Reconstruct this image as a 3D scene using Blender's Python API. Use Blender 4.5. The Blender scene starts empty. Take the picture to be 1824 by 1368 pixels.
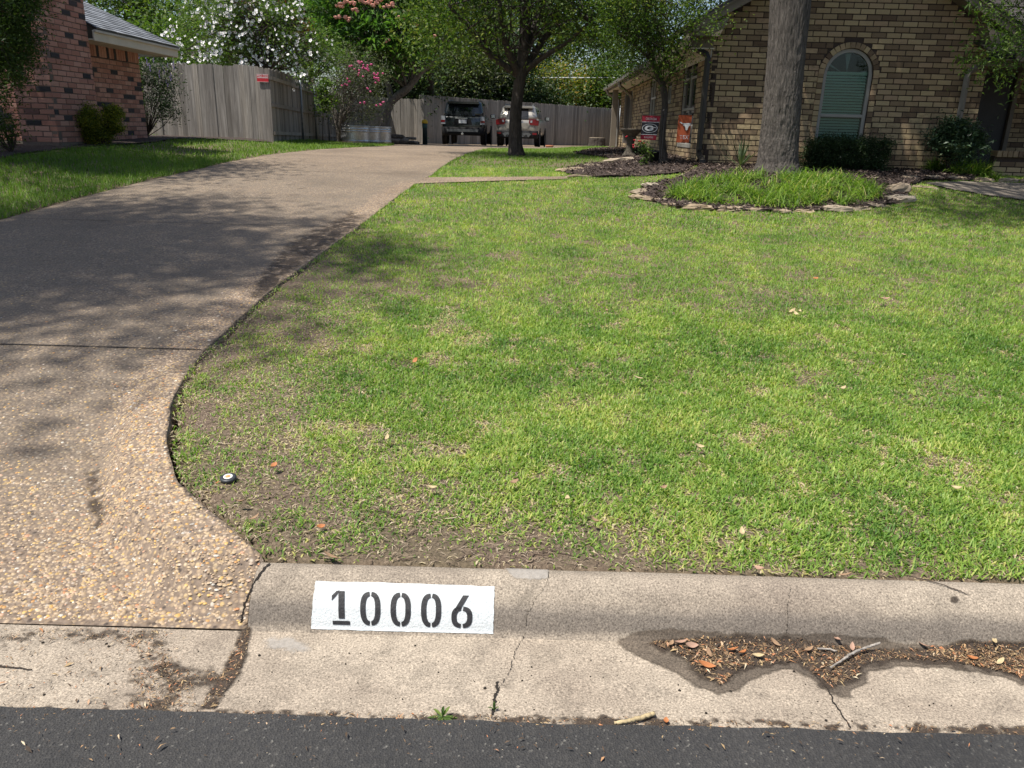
import bpy, math, random
import numpy as np
from mathutils import Vector, Matrix, Euler

SC = bpy.context.scene
COL = SC.collection
rng = np.random.default_rng(7)
random.seed(7)

# ------------------------------------------------------------------ camera
PITCH, ROLL, FPX, EYE = math.radians(18.3), math.radians(1.6), 1371.0, np.array([0., 0., 1.5])
IW, IH = 1824.0, 1368.0
_f = np.array([0, math.cos(PITCH), -math.sin(PITCH)])
_r0 = np.array([1., 0, 0]); _u0 = np.cross(_r0, _f)
_r = math.cos(ROLL) * _r0 + math.sin(ROLL) * _u0
_u = -math.sin(ROLL) * _r0 + math.cos(ROLL) * _u0
cam_d = bpy.data.cameras.new('camera'); cam = bpy.data.objects.new('camera', cam_d); COL.objects.link(cam)
cam_d.sensor_width = 36.0; cam_d.lens = 36.0 * FPX / IW; cam_d.clip_start = 0.05; cam_d.clip_end = 3000
cam.matrix_world = Matrix(((_r[0], _u[0], -_f[0], EYE[0]), (_r[1], _u[1], -_f[1], EYE[1]), (_r[2], _u[2], -_f[2], EYE[2]), (0, 0, 0, 1)))
SC.camera = cam

# ------------------------------------------------------------------ light
SUN_TO = Vector((-0.37, -0.21, 0.925)).normalized()
wd = bpy.data.worlds.new('World'); SC.world = wd; wd.use_nodes = True
nt = wd.node_tree; nt.nodes.clear()
sky = nt.nodes.new('ShaderNodeTexSky'); sky.sky_type = 'NISHITA'; sky.sun_disc = False
sky.sun_elevation = math.asin(SUN_TO.z); sky.sun_rotation = math.atan2(SUN_TO.x, SUN_TO.y)
sky.altitude = 100; sky.air_density = 1.0; sky.dust_density = 2.0; sky.ozone_density = 1.0
bg = nt.nodes.new('ShaderNodeBackground'); bg.inputs[1].default_value = 0.105
wo = nt.nodes.new('ShaderNodeOutputWorld')
nt.links.new(sky.outputs[0], bg.inputs[0]); nt.links.new(bg.outputs[0], wo.inputs[0])
sd = bpy.data.lights.new('sun', 'SUN'); sd.energy = 5.0; sd.angle = math.radians(0.7); sd.color = (1.0, 0.95, 0.87)
so = bpy.data.objects.new('sun', sd); COL.objects.link(so)
so.rotation_euler = SUN_TO.to_track_quat('Z', 'Y').to_euler(); so.location = (-10, -3, 25)
vs = SC.view_settings
vs.view_transform = 'Standard'; vs.look = 'None'; vs.gamma = 1.0; vs.exposure = 0.32
try: vs.use_curve_mapping = False
except Exception: pass
SC.cycles.max_bounces = 8; SC.cycles.diffuse_bounces = 4; SC.cycles.transparent_max_bounces = 8

# ------------------------------------------------------------------ terrain and picking
def ss(t):
    t = np.clip(t, 0, 1); return t * t * (3 - 2 * t)
_py = [-5, 2.2, 4, 6, 9, 11, 13, 15, 18, 22, 36, 41, 900]
_pz = [.0, .138, .22, .37, .61, .76, .88, .94, .97, .95, .80, .70, .70]
def T(x, y):
    x = np.asarray(x, float); y = np.asarray(y, float)
    z = np.interp(y, _py, _pz)
    z = z + .13 * ss((x - .5) / 2.5) * ss((y - 9) / 4) * (1 - ss((y - 30) / 6))
    z = z + .14 * ss((-5.3 - x) / 2) * ss((y - 8) / 4) * (1 - ss((y - 24) / 6))
    z = z + .05 * np.exp(-(((x - 3.9) / 1.5) ** 2 + ((y - 11.4) / 1.1) ** 2))
    return z
def ray(px, py): return _f + _r * ((px - IW / 2) / FPX) - _u * ((py - IH / 2) / FPX)
def at(px, py, y):
    d = ray(px, py); return EYE + d * (y / d[1])
def gnd(px, py, fn=None):
    fn = fn or T; d = ray(px, py); t0, t = 0.3, 0.3
    while t < 200:
        p = EYE + d * t
        if p[2] <= float(fn(p[0], p[1])): break
        t0 = t; t *= 1.01
    for _ in range(25):
        m = .5 * (t0 + t); p = EYE + d * m
        if p[2] <= float(fn(p[0], p[1])): t = m
        else: t0 = m
    return EYE + d * t
def proj(P):
    v = np.atleast_2d(np.asarray(P, float)) - EYE; z = v @ _f
    return IW / 2 + FPX * (v @ _r) / z, IH / 2 - FPX * (v @ _u) / z, z
def vn(x, y, s, seed=0):
    x = np.asarray(x, float) / s; y = np.asarray(y, float) / s
    ix, iy = np.floor(x), np.floor(y); fx, fy = x - ix, y - iy
    fx = fx * fx * (3 - 2 * fx); fy = fy * fy * (3 - 2 * fy)
    def h(a, b):
        v = np.sin(a * 127.1 + b * 311.7 + seed * 74.7) * 43758.5453
        return v - np.floor(v)
    return (h(ix, iy) * (1 - fx) + h(ix + 1, iy) * fx) * (1 - fy) + (h(ix, iy + 1) * (1 - fx) + h(ix + 1, iy + 1) * fx) * fy
def fbm(x, y, s, seed=0):
    return (vn(x, y, s, seed) + .5 * vn(x, y, s / 2, seed + 1) + .25 * vn(x, y, s / 4, seed + 2)) / 1.75
def inpoly(px, py, poly):
    px = np.asarray(px); py = np.asarray(py); c = np.zeros(px.shape, bool); n = len(poly)
    for i in range(n):
        x1, y1 = poly[i]; x2, y2 = poly[(i + 1) % n]
        if y1 == y2: continue
        m = ((y1 > py) != (y2 > py)) & (px < (x2 - x1) * (py - y1) / (y2 - y1) + x1)
        c ^= m
    return c

# ------------------------------------------------------------------ object helpers
def setp(o, label=None, cat=None, group=None, kind=None):
    if label: o['label'] = label
    if cat: o['category'] = cat
    if group: o['group'] = group
    if kind: o['kind'] = kind
    return o
def raw(name, V, Fs, mat=None, parent=None, smooth=False, attr=None, sharp=None):
    """V (n,3); Fs: (m,k) array or list of lists"""
    me = bpy.data.meshes.new(name)
    V = np.asarray(V, np.float32).reshape(-1, 3)
    if isinstance(Fs, np.ndarray):
        m, k = Fs.shape
        me.vertices.add(len(V)); me.vertices.foreach_set('co', V.ravel())
        me.loops.add(m * k); me.loops.foreach_set('vertex_index', Fs.astype(np.int32).ravel())
        me.polygons.add(m); me.polygons.foreach_set('loop_start', np.arange(0, m * k, k, dtype=np.int32))
        me.polygons.foreach_set('loop_total', np.full(m, k, np.int32))
        me.update(calc_edges=True)
    else:
        me.from_pydata(V.tolist(), [], [list(map(int, f)) for f in Fs]); me.update()
    if smooth: me.polygons.foreach_set('use_smooth', np.ones(len(me.polygons), bool))
    if attr is not None:
        a = me.attributes.new('tint', 'FLOAT', 'POINT'); a.data.foreach_set('value', np.asarray(attr, np.float32))
    if mat: me.materials.append(mat)
    me.validate()
    o = bpy.data.objects.new(name, me); COL.objects.link(o)
    if parent: o.parent = parent
    return o
def empty(name, loc=(0, 0, 0), rz=0, label=None, cat=None, group=None):
    o = bpy.data.objects.new(name, None); COL.objects.link(o); o.location = loc; o.rotation_euler = (0, 0, rz)
    o.empty_display_size = .2
    return setp(o, label, cat, group)
class MB:
    """collects shapes into one mesh"""
    def __init__(s): s.V = []; s.F = []; s.A = []; s.n = 0
    def add(s, V, F, a=0.):
        V = np.asarray(V, float); s.V.append(V); s.F += [[i + s.n for i in f] for f in F]; s.n += len(V)
        s.A.append(np.full(len(V), a) if np.isscalar(a) else a); return s
    def box(s, lo, hi, a=0., M=None):
        (x0, y0, z0), (x1, y1, z1) = lo, hi
        V = np.array([(x0, y0, z0), (x1, y0, z0), (x1, y1, z0), (x0, y1, z0), (x0, y0, z1), (x1, y0, z1), (x1, y1, z1), (x0, y1, z1)], float)
        if M is not None: V = np.array([M @ Vector(v) for v in V])
        return s.add(V, [(0, 3, 2, 1), (4, 5, 6, 7), (0, 1, 5, 4), (1, 2, 6, 5), (2, 3, 7, 6), (3, 0, 4, 7)], a)
    def bev(s, lo, hi, b=.01, a=0., M=None):
        """box with chamfered vertical and horizontal edges"""
        lo = np.array(lo, float); hi = np.array(hi, float); b = min(b, *(0.49 * (hi - lo)))
        V = []; 
        idx = {}
        for ax in range(3):
            for sx in (0, 1):
                for sy in (0, 1):
                    for sz in (0, 1):
                        c = [hi[k] - b if (sx, sy, sz)[k] else lo[k] + b for k in range(3)]
                        c[ax] = hi[ax] if (sx, sy, sz)[ax] else lo[ax]
                        idx[(ax, sx, sy, sz)] = len(V); V.append(c)
        F = []
        for ax in range(3):
            o1, o2 = [k for k in range(3) if k != ax]
            for sg in (0, 1):
                q = []
                for (p, r) in ((0, 0), (1, 0), (1, 1), (0, 1)):
                    k = [0, 0, 0]; k[ax] = sg; k[o1] = p; k[o2] = r; q.append(idx[(ax, *k)])
                F.append(q)
            for p in (0, 1):
                for r in (0, 1):
                    k0 = [0, 0, 0]; k0[o1] = p; k0[o2] = r; k1 = list(k0); k1[ax] = 1
                    F.append([idx[(o1, *k0)], idx[(o2, *k0)], idx[(o2, *k1)], idx[(o1, *k1)]])
        for sx in (0, 1):
            for sy in (0, 1):
                for sz in (0, 1): F.append([idx[(0, sx, sy, sz)], idx[(1, sx, sy, sz)], idx[(2, sx, sy, sz)]])
        V = np.array(V)
        if M is not None: V = np.array([M @ Vector(v) for v in V])
        return s.add(V, F, a)
    def tube(s, P, R, n=8, a=0., cap=True):
        V, F = tube(P, R, n, cap); return s.add(V, F, a)
    def prism(s, poly, y0, y1, a=0., M=None):
        """polygon in x,z extruded along y"""
        n = len(poly); V = [(x, y0, z) for x, z in poly] + [(x, y1, z) for x, z in poly]
        F = [list(range(n)), list(range(2 * n - 1, n - 1, -1))] + [[i, n + i, n + (i + 1) % n, (i + 1) % n] for i in range(n)]
        V = np.array(V, float)
        if M is not None: V = np.array([M @ Vector(v) for v in V])
        return s.add(V, F, a)
    def lathe(s, prof, n=20, c=(0, 0, 0), a=0.):
        V = []; F = []
        for r, z in prof:
            for k in range(n):
                t = 2 * math.pi * k / n; V.append((c[0] + r * math.cos(t), c[1] + r * math.sin(t), c[2] + z))
        for i in range(len(prof) - 1):
            for k in range(n): F.append([i * n + k, i * n + (k + 1) % n, (i + 1) * n + (k + 1) % n, (i + 1) * n + k])
        if prof[0][0] > 1e-4: F.append(list(range(n))[::-1])
        if prof[-1][0] > 1e-4: F.append([(len(prof) - 1) * n + k for k in range(n)])
        return s.add(V, F, a)
    def build(s, name, mat=None, parent=None, smooth=False, tint=False):
        V = np.concatenate(s.V)
        o = raw(name, V, s.F, mat, parent, smooth, np.concatenate(s.A) if tint else None)
        return o
def tube(P, R, n=8, cap=True):
    P = np.asarray(P, float); k = len(P); R = np.broadcast_to(np.asarray(R, float), (k,))
    Tn = np.gradient(P, axis=0); Tn /= np.linalg.norm(Tn, axis=1)[:, None] + 1e-9
    ref = np.array([0, 0, 1.]) if abs(Tn[0][2]) < .9 else np.array([1., 0, 0])
    V = []; a = np.cross(Tn[0], ref); a /= np.linalg.norm(a)
    th = np.linspace(0, 2 * math.pi, n, endpoint=False)
    for i in range(k):
        a = a - Tn[i] * (a @ Tn[i]); a /= np.linalg.norm(a) + 1e-9; b = np.cross(Tn[i], a)
        V.append(P[i] + R[i] * (np.cos(th)[:, None] * a + np.sin(th)[:, None] * b))
    V = np.concatenate(V); F = []
    for i in range(k - 1):
        for j in range(n): F.append([i * n + j, i * n + (j + 1) % n, (i + 1) * n + (j + 1) % n, (i + 1) * n + j])
    if cap: F.append(list(range(n))[::-1]); F.append([(k - 1) * n + j for j in range(n)])
    return V, F
def spline(P, m):
    P = np.asarray(P, float); n = len(P); t = np.linspace(0, n - 1, m); out = []
    for q in t:
        i = min(int(q), n - 2); u = q - i
        p0, p1, p2, p3 = P[max(i - 1, 0)], P[i], P[i + 1], P[min(i + 2, n - 1)]
        out.append(.5 * ((2 * p1) + (-p0 + p2) * u + (2 * p0 - 5 * p1 + 4 * p2 - p3) * u * u + (-p0 + 3 * p1 - 3 * p2 + p3) * u ** 3))
    return np.array(out)
def leafmesh(P, L, W, up=.35, droop=0., r=None):
    """rhombic leaf faces at points P; returns V, F, tint"""
    r = r or rng; n = len(P); L = np.broadcast_to(L, (n,)) * r.uniform(.65, 1.25, n); W = np.broadcast_to(W, (n,)) * r.uniform(.7, 1.2, n)
    N = r.normal(size=(n, 3)); N[:, 2] = np.abs(N[:, 2]) * (1 + up) + up; N /= np.linalg.norm(N, axis=1)[:, None]
    A = r.normal(size=(n, 3)); A -= N * (A * N).sum(1)[:, None]; A[:, 2] -= droop; A /= np.linalg.norm(A, axis=1)[:, None]
    B = np.cross(N, A)
    c = .16 * L[:, None] * N
    V = np.stack([P - A * L[:, None] * .5 - c, P + B * W[:, None] * .5, P + A * L[:, None] * .5 - c, P - B * W[:, None] * .5], 1).reshape(-1, 3)
    F = np.arange(4 * n).reshape(-1, 4)
    return V, F, np.repeat(r.random(n), 4)
# ------------------------------------------------------------------ materials
def nodes(name):
    m = bpy.data.materials.new(name); m.use_nodes = True; t = m.node_tree; t.nodes.clear()
    out = t.nodes.new('ShaderNodeOutputMaterial'); b = t.nodes.new('ShaderNodeBsdfPrincipled')
    t.links.new(b.outputs[0], out.inputs[0]); return m, t, b, out
def N(t, kind, **kw):
    n = t.nodes.new(kind)
    for k, v in kw.items():
        if k.startswith('i_'):
            key = k[2:]; key = int(key) if key.isdigit() else key.replace('_', ' ').title() if key not in ('Fac',) else key
            n.inputs[key].default_value = v
        else: setattr(n, k, v)
    return n
def ramp(t, src, stops, interp='LINEAR'):
    r = t.nodes.new('ShaderNodeValToRGB'); e = r.color_ramp.elements; r.color_ramp.interpolation = interp
    while len(e) < len(stops): e.new(.5)
    for q, (p, c) in zip(e, stops):
        q.position = p; q.color = (*c, 1) if len(c) == 3 else c
    t.links.new(src, r.inputs[0]); return r.outputs[0]
def mix(t, fac, a, b, mode='MIX'):
    m = t.nodes.new('ShaderNodeMix'); m.data_type = 'RGBA'; m.blend_type = mode
    for s, v in ((m.inputs[0], fac), (m.inputs[6], a), (m.inputs[7], b)):
        if hasattr(v, 'is_linked'): t.links.new(v, s)
        else: s.default_value = v if not isinstance(v, tuple) else (*v, 1)[:4]
    return m.outputs[2]
def noise(t, vec, scale, detail=4, rough=.6, dist=0):
    n = N(t, 'ShaderNodeTexNoise'); n.inputs['Scale'].default_value = scale; n.inputs['Detail'].default_value = detail
    n.inputs['Roughness'].default_value = rough; n.inputs['Distortion'].default_value = dist
    if vec is not None: t.links.new(vec, n.inputs['Vector'])
    return n.outputs['Fac']
def coord(t, kind='Object', scale=None, off=None):
    c = t.nodes.new('ShaderNodeTexCoord'); v = c.outputs[kind]
    if scale or off is not None:
        m = t.nodes.new('ShaderNodeMapping')
        if scale: m.inputs['Scale'].default_value = scale
        t.links.new(v, m.inputs['Vector']); v = m.outputs[0]
        if off is not None: t.links.new(off, m.inputs['Location'])
    return v
def bump(t, b, h, strength=.3, dist=.01):
    n = N(t, 'ShaderNodeBump'); n.inputs['Strength'].default_value = strength; n.inputs['Distance'].default_value = dist
    t.links.new(h, n.inputs['Height']); t.links.new(n.outputs[0], b.inputs['Normal'])
def tintval(t, obj=True):
    a = N(t, 'ShaderNodeAttribute', attribute_name='tint'); v = a.outputs['Fac']
    if not obj: return v
    o = N(t, 'ShaderNodeObjectInfo')
    s = N(t, 'ShaderNodeMath', operation='ADD'); t.links.new(v, s.inputs[0]); t.links.new(o.outputs['Random'], s.inputs[1])
    f = N(t, 'ShaderNodeMath', operation='FRACT'); t.links.new(s.outputs[0], f.inputs[0]); return f.outputs[0]
def plain(name, col, rough=.6, metal=0., spec=.5, nscale=0, namt=.25, bstr=0., bdist=.005, coat=0.):
    m, t, b, o = nodes(name); b.inputs['Roughness'].default_value = rough; b.inputs['Metallic'].default_value = metal
    b.inputs['Specular IOR Level'].default_value = spec; b.inputs['Coat Weight'].default_value = coat
    if nscale:
        n = noise(t, coord(t), nscale, 5, .65)
        c0 = tuple(x * (1 - namt) for x in col); c1 = tuple(min(1, x * (1 + namt)) for x in col)
        t.links.new(ramp(t, n, [(.3, c0), (.7, c1)]), b.inputs['Base Color'])
        if bstr: bump(t, b, n, bstr, bdist)
    else: b.inputs['Base Color'].default_value = (*col, 1)
    return m
def leafmat(name, stops, transl=.35, rough=.55, spec=.3):
    m, t, b, out = nodes(name); v = tintval(t, False); c = ramp(t, v, stops)
    t.links.new(c, b.inputs['Base Color']); b.inputs['Roughness'].default_value = rough; b.inputs['Specular IOR Level'].default_value = spec
    tr = N(t, 'ShaderNodeBsdfTranslucent'); t.links.new(mix(t, 1.0, c, (1.5, 1.7, .7, 1), 'MULTIPLY'), tr.inputs[0])
    mx = N(t, 'ShaderNodeMixShader'); mx.inputs[0].default_value = transl
    t.links.new(b.outputs[0], mx.inputs[1]); t.links.new(tr.outputs[0], mx.inputs[2]); t.links.new(mx.outputs[0], out.inputs[0])
    return m
MT = {}
# asphalt: dark binder with paler grit
m, t, b, o = nodes('asphalt'); v = coord(t)
vo = N(t, 'ShaderNodeTexVoronoi'); vo.inputs['Scale'].default_value = 170; t.links.new(v, vo.inputs['Vector'])
grit = ramp(t, vo.outputs['Color'], [(.0, (.028, .028, .03)), (.55, (.036, .035, .034)), (.88, (.056, .054, .052)), (.96, (.15, .145, .13)), (1, (.27, .26, .23))])
big = ramp(t, noise(t, v, 2.2, 5), [(.3, (.75, .75, .75)), (.7, (1.2, 1.18, 1.15))])
t.links.new(mix(t, 1.0, grit, big, 'MULTIPLY'), b.inputs['Base Color']); b.inputs['Roughness'].default_value = .85
bump(t, b, vo.outputs['Distance'], .9, .004); MT['asphalt'] = m
# cast concrete of kerb and gutter
def concrete(name, base, dirt, band=False):
    m, t, b, o = nodes(name); v = coord(t)
    fine = noise(t, v, 170, 4, .8); mid = noise(t, v, 9, 6, .62, .4); big = noise(t, v, 1.6, 4, .6)
    c = ramp(t, mid, [(.28, tuple(x * .66 for x in base)), (.5, base), (.72, tuple(x * 1.15 for x in base))])
    c = mix(t, ramp(t, big, [(.45, (0, 0, 0)), (.70, (.7, .7, .7))]), c, dirt)
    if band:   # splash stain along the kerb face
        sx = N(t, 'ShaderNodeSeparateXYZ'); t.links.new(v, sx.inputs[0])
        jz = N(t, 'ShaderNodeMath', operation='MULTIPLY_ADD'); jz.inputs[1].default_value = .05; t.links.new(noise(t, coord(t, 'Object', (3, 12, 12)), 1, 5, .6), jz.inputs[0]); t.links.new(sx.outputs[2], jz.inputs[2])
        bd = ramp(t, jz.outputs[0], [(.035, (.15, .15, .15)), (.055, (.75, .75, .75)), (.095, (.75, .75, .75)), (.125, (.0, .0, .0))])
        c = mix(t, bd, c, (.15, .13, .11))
    sp = ramp(t, fine, [(.36, (.28, .26, .24)), (.45, (.82, .81, .80)), (.54, (1.06, 1.06, 1.06)), (.64, (1.75, 1.72, 1.68))])
    t.links.new(mix(t, .9, c, sp, 'MULTIPLY'), b.inputs['Base Color']); b.inputs['Roughness'].default_value = .9
    bump(t, b, fine, .45, .003); return m
MT['concrete'] = concrete('cast_concrete', (.355, .30, .235), (.225, .18, .14))
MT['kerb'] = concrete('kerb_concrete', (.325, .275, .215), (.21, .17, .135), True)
MT['stepstone'] = concrete('walk_concrete', (.20, .17, .135), (.13, .11, .085))
# exposed aggregate
m, t, b, o = nodes('exposed_aggregate'); v = coord(t)
vo = N(t, 'ShaderNodeTexVoronoi'); vo.inputs['Scale'].default_value = 62; vo.inputs['Randomness'].default_value = 1; t.links.new(v, vo.inputs['Vector'])
sep = N(t, 'ShaderNodeSeparateColor'); t.links.new(vo.outputs['Color'], sep.inputs[0])
st = ramp(t, sep.outputs[0], [(0, (.07, .055, .046)), (.18, (.19, .14, .10)), (.4, (.33, .25, .175)), (.6, (.41, .31, .21)), (.78, (.47, .37, .265)), (.9, (.53, .37, .16)), (1, (.58, .53, .46))])
gap = ramp(t, vo.outputs['Distance'], [(.30, (0, 0, 0)), (.62, (1, 1, 1))])
c = mix(t, gap, st, (.225, .175, .135))
g2 = ramp(t, noise(t, v, .9, 6, .62), [(.3, (.58, .55, .52)), (.5, (.88, .86, .84)), (.75, (1.12, 1.1, 1.05))])
g3 = ramp(t, noise(t, v, 30, 4, .7), [(.3, (.75, .73, .7)), (.6, (1.08, 1.07, 1.05))])
wear = N(t, 'ShaderNodeAttribute', attribute_name='tint'); wn = N(t, 'ShaderNodeMath', operation='MULTIPLY'); t.links.new(wear.outputs['Fac'], wn.inputs[0]); t.links.new(ramp(t, noise(t, v, 5, 6, .7), [(.3, (.35, .35, .35)), (.65, (1, 1, 1))]), wn.inputs[1])
c = mix(t, 1, mix(t, 1, c, g2, 'MULTIPLY'), g3, 'MULTIPLY'); t.links.new(mix(t, wn.outputs[0], c, mix(t, .35, (.14, .117, .088), c)), b.inputs['Base Color']); b.inputs['Roughness'].default_value = .8
iv = N(t, 'ShaderNodeMath', operation='SUBTRACT'); iv.inputs[0].default_value = 1; t.links.new(vo.outputs['Distance'], iv.inputs[1])
bump(t, b, iv.outputs[0], .8, .006); MT['aggregate'] = m
m, t, b, o = nodes('river_pebble'); v = tintval(t, False)
t.links.new(ramp(t, v, [(0, (.08, .06, .05)), (.1, (.24, .17, .115)), (.35, (.40, .29, .18)), (.55, (.47, .345, .21)), (.68, (.37, .30, .24)), (.8, (.58, .385, .12)), (.9, (.42, .18, .075)), (.96, (.62, .57, .48)), (1, (.09, .09, .1))]), b.inputs['Base Color'])
b.inputs['Roughness'].default_value = .6; MT['pebble'] = m
# soil with thatch
m, t, b, o = nodes('lawn_soil'); v = coord(t)
n1 = noise(t, v, 55, 6, .75, 1.2); n2 = noise(t, v, 3.0, 5, .6)
c = ramp(t, n1, [(.25, (.045, .030, .022)), (.42, (.115, .078, .055)), (.56, (.21, .15, .105)), (.70, (.40, .31, .22))])
c = mix(t, ramp(t, n2, [(.35, (0, 0, 0)), (.65, (.22, .22, .22))]), c, (.115, .13, .045))
t.links.new(c, b.inputs['Base Color']); b.inputs['Roughness'].default_value = .95; bump(t, b, n1, 1.0, .012); MT['soil'] = m
MT['grass'] = leafmat('grass_blades', [(0, (.055, .13, .028)), (.25, (.13, .245, .04)), (.55, (.255, .365, .07)), (.74, (.42, .475, .12)), (.82, (.52, .49, .17)), (.88, (.54, .44, .27)), (1, (.66, .56, .40))], .34, .5, .3)
MT['lushgrass'] = leafmat('lush_grass_blades', [(0, (.07, .14, .02)), (.5, (.13, .225, .032)), (.85, (.22, .31, .055)), (1, (.42, .38, .18))], .34)
MT['liriope'] = leafmat('border_grass', [(0, (.035, .08, .012)), (.35, (.09, .17, .024)), (.7, (.19, .30, .045)), (.9, (.30, .38, .075)), (1, (.46, .42, .18))], .36)
MT['oakleaf'] = leafmat('oak_leaf', [(0, (.025, .05, .012)), (.6, (.05, .09, .02)), (1, (.09, .13, .03))], .3)
MT['elmleaf'] = leafmat('elm_leaf', [(0, (.022, .05, .01)), (.5, (.058, .105, .02)), (.85, (.115, .165, .03)), (1, (.2, .23, .05))], .36)
MT['brightleaf'] = leafmat('bright_leaf', [(0, (.035, .075, .015)), (.5, (.075, .135, .025)), (1, (.15, .21, .045))], .35)
MT['darkleaf'] = leafmat('dark_leaf', [(0, (.016, .034, .012)), (.6, (.035, .065, .022)), (.93, (.06, .095, .035)), (1, (.30, .29, .2))], .2)
MT['greyleaf'] = leafmat('grey_leaf', [(0, (.03, .045, .022)), (.5, (.075, .095, .045)), (.85, (.14, .16, .085)), (1, (.26, .26, .16))], .25)
MT['yellowleaf'] = leafmat('yellow_leaf', [(0, (.06, .10, .015)), (.45, (.12, .16, .025)), (.7, (.24, .22, .035)), (.85, (.36, .2, .05)), (1, (.4, .17, .07))], .35)
MT['mimosaleaf'] = leafmat('mimosa_frond', [(0, (.03, .08, .018)), (.6, (.07, .155, .03)), (1, (.13, .24, .045))], .4)
MT['bronze'] = leafmat('bronze_leaf', [(0, (.12, .045, .02)), (1, (.28, .10, .04))], .3)
MT['goldshrub'] = leafmat('gold_shrub_leaf', [(0, (.05, .08, .014)), (.45, (.14, .18, .025)), (.8, (.32, .32, .04)), (1, (.48, .42, .06))], .35)
MT['pitto'] = leafmat('glossy_leaf', [(0, (.028, .06, .03)), (.6, (.06, .11, .055)), (1, (.14, .19, .11))], .15, .32, .6)
MT['yucca'] = leafmat('yucca_leaf', [(0, (.05, .08, .035)), (1, (.14, .19, .09))], .15)
MT['whiteflower'] = plain('white_petal', (.82, .82, .80), .7)
MT['eye'] = plain('flower_eye', (.25, .03, .06), .7)
MT['pinkflower'] = plain('pink_petal', (.62, .10, .26), .7)
MT['salmon'] = plain('salmon_petal', (.75, .36, .28), .8)
MT['redflower'] = plain('red_petal', (.42, .015, .03), .6)
MT['purple'] = plain('purple_flower', (.20, .15, .36), .7)
# bark
def bark(name, c0, c1, sc, zs=.25, st=.9, d=.03):
    m, t, b, o = nodes(name); v = coord(t, 'Object', (sc, sc, sc * zs))
    n = noise(t, v, 1.0, 7, .7, .8); t.links.new(ramp(t, n, [(.32, c0), (.62, c1)]), b.inputs['Base Color'])
    b.inputs['Roughness'].default_value = .95; bump(t, b, n, st, d); return m
MT['oakbark'] = bark('oak_bark', (.018, .014, .012), (.17, .148, .128), 36, .14, 1.0, .05)
MT['midbark'] = bark('elm_bark', (.022, .018, .014), (.085, .070, .058), 24, .25)
MT['palebark'] = bark('mimosa_bark', (.05, .043, .036), (.19, .165, .14), 14, .4)
MT['stem'] = plain('dark_stem', (.055, .04, .03), .9, nscale=20)
# wood fence
m, t, b, o = nodes('weathered_board'); tv = tintval(t)
oi = N(t, 'ShaderNodeObjectInfo'); cb = N(t, 'ShaderNodeCombineXYZ'); mm = N(t, 'ShaderNodeMath', operation='MULTIPLY'); mm.inputs[1].default_value = 37
t.links.new(tv, mm.inputs[0]); t.links.new(mm.outputs[0], cb.inputs[0]); t.links.new(mm.outputs[0], cb.inputs[2])
v = coord(t, 'Object', (26, 26, 1.3), cb.outputs[0]); g = noise(t, v, 1, 7, .7, 1.0)
v2 = coord(t, 'Object', (4, 4, 1.5), cb.outputs[0]); g2 = noise(t, v2, 1, 4, .6)
c = ramp(t, g, [(.28, (.10, .09, .08)), (.5, (.25, .232, .208)), (.7, (.41, .385, .35))])
tone = ramp(t, tv, [(0, (.62, .60, .57)), (.35, (.9, .88, .86)), (.7, (1.05, 1.04, 1.02)), (1, (1.25, 1.2, 1.12))])
c = mix(t, 1, c, tone, 'MULTIPLY'); c = mix(t, ramp(t, g2, [(.5, (0, 0, 0)), (.75, (.6, .6, .6))]), c, (.13, .115, .095))
t.links.new(c, b.inputs['Base Color']); b.inputs['Roughness'].default_value = .9; bump(t, b, g, .5, .006); MT['board'] = m
# brick
def brickmat(name, stops, streak=.5, vs=(14, 14, 30)):
    m, t, b, o = nodes(name); tv = tintval(t); cb = N(t, 'ShaderNodeCombineXYZ'); mm = N(t, 'ShaderNodeMath', operation='MULTIPLY'); mm.inputs[1].default_value = 91
    t.links.new(tv, mm.inputs[0]); t.links.new(mm.outputs[0], cb.inputs[0]); t.links.new(mm.outputs[0], cb.inputs[1]); t.links.new(mm.outputs[0], cb.inputs[2])
    n = noise(t, coord(t, 'Object', vs, cb.outputs[0]), 1, 5, .7, .6)
    c = ramp(t, tv, stops); d = ramp(t, n, [(.28, (.45, .42, .40)), (.5, (.95, .95, .95)), (.72, (1.25, 1.22, 1.18))])
    t.links.new(mix(t, streak, c, d, 'MULTIPLY'), b.inputs['Base Color']); b.inputs['Roughness'].default_value = .92; bump(t, b, n, .6, .004); return m
MT['tanbrick'] = brickmat('tan_brick', [(0, (.13, .085, .052)), (.10, (.18, .125, .075)), (.25, (.27, .195, .115)), (.5, (.37, .28, .16)), (.75, (.45, .35, .20)), (1, (.38, .265, .165))], .85)
MT['redbrick'] = brickmat('red_brick', [(0, (.04, .038, .042)), (.12, (.06, .055, .06)), (.145, (.38, .18, .135)), (.5, (.50, .255, .195)), (.8, (.58, .33, .26)), (1, (.44, .205, .155))], .8, (40, 40, 12))
MT['tanmortar'] = plain('tan_mortar', (.05, .034, .026), .95, nscale=60, bstr=.4)
MT['redmortar'] = plain('grey_mortar', (.17, .13, .11), .95, nscale=60, bstr=.4)
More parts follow.
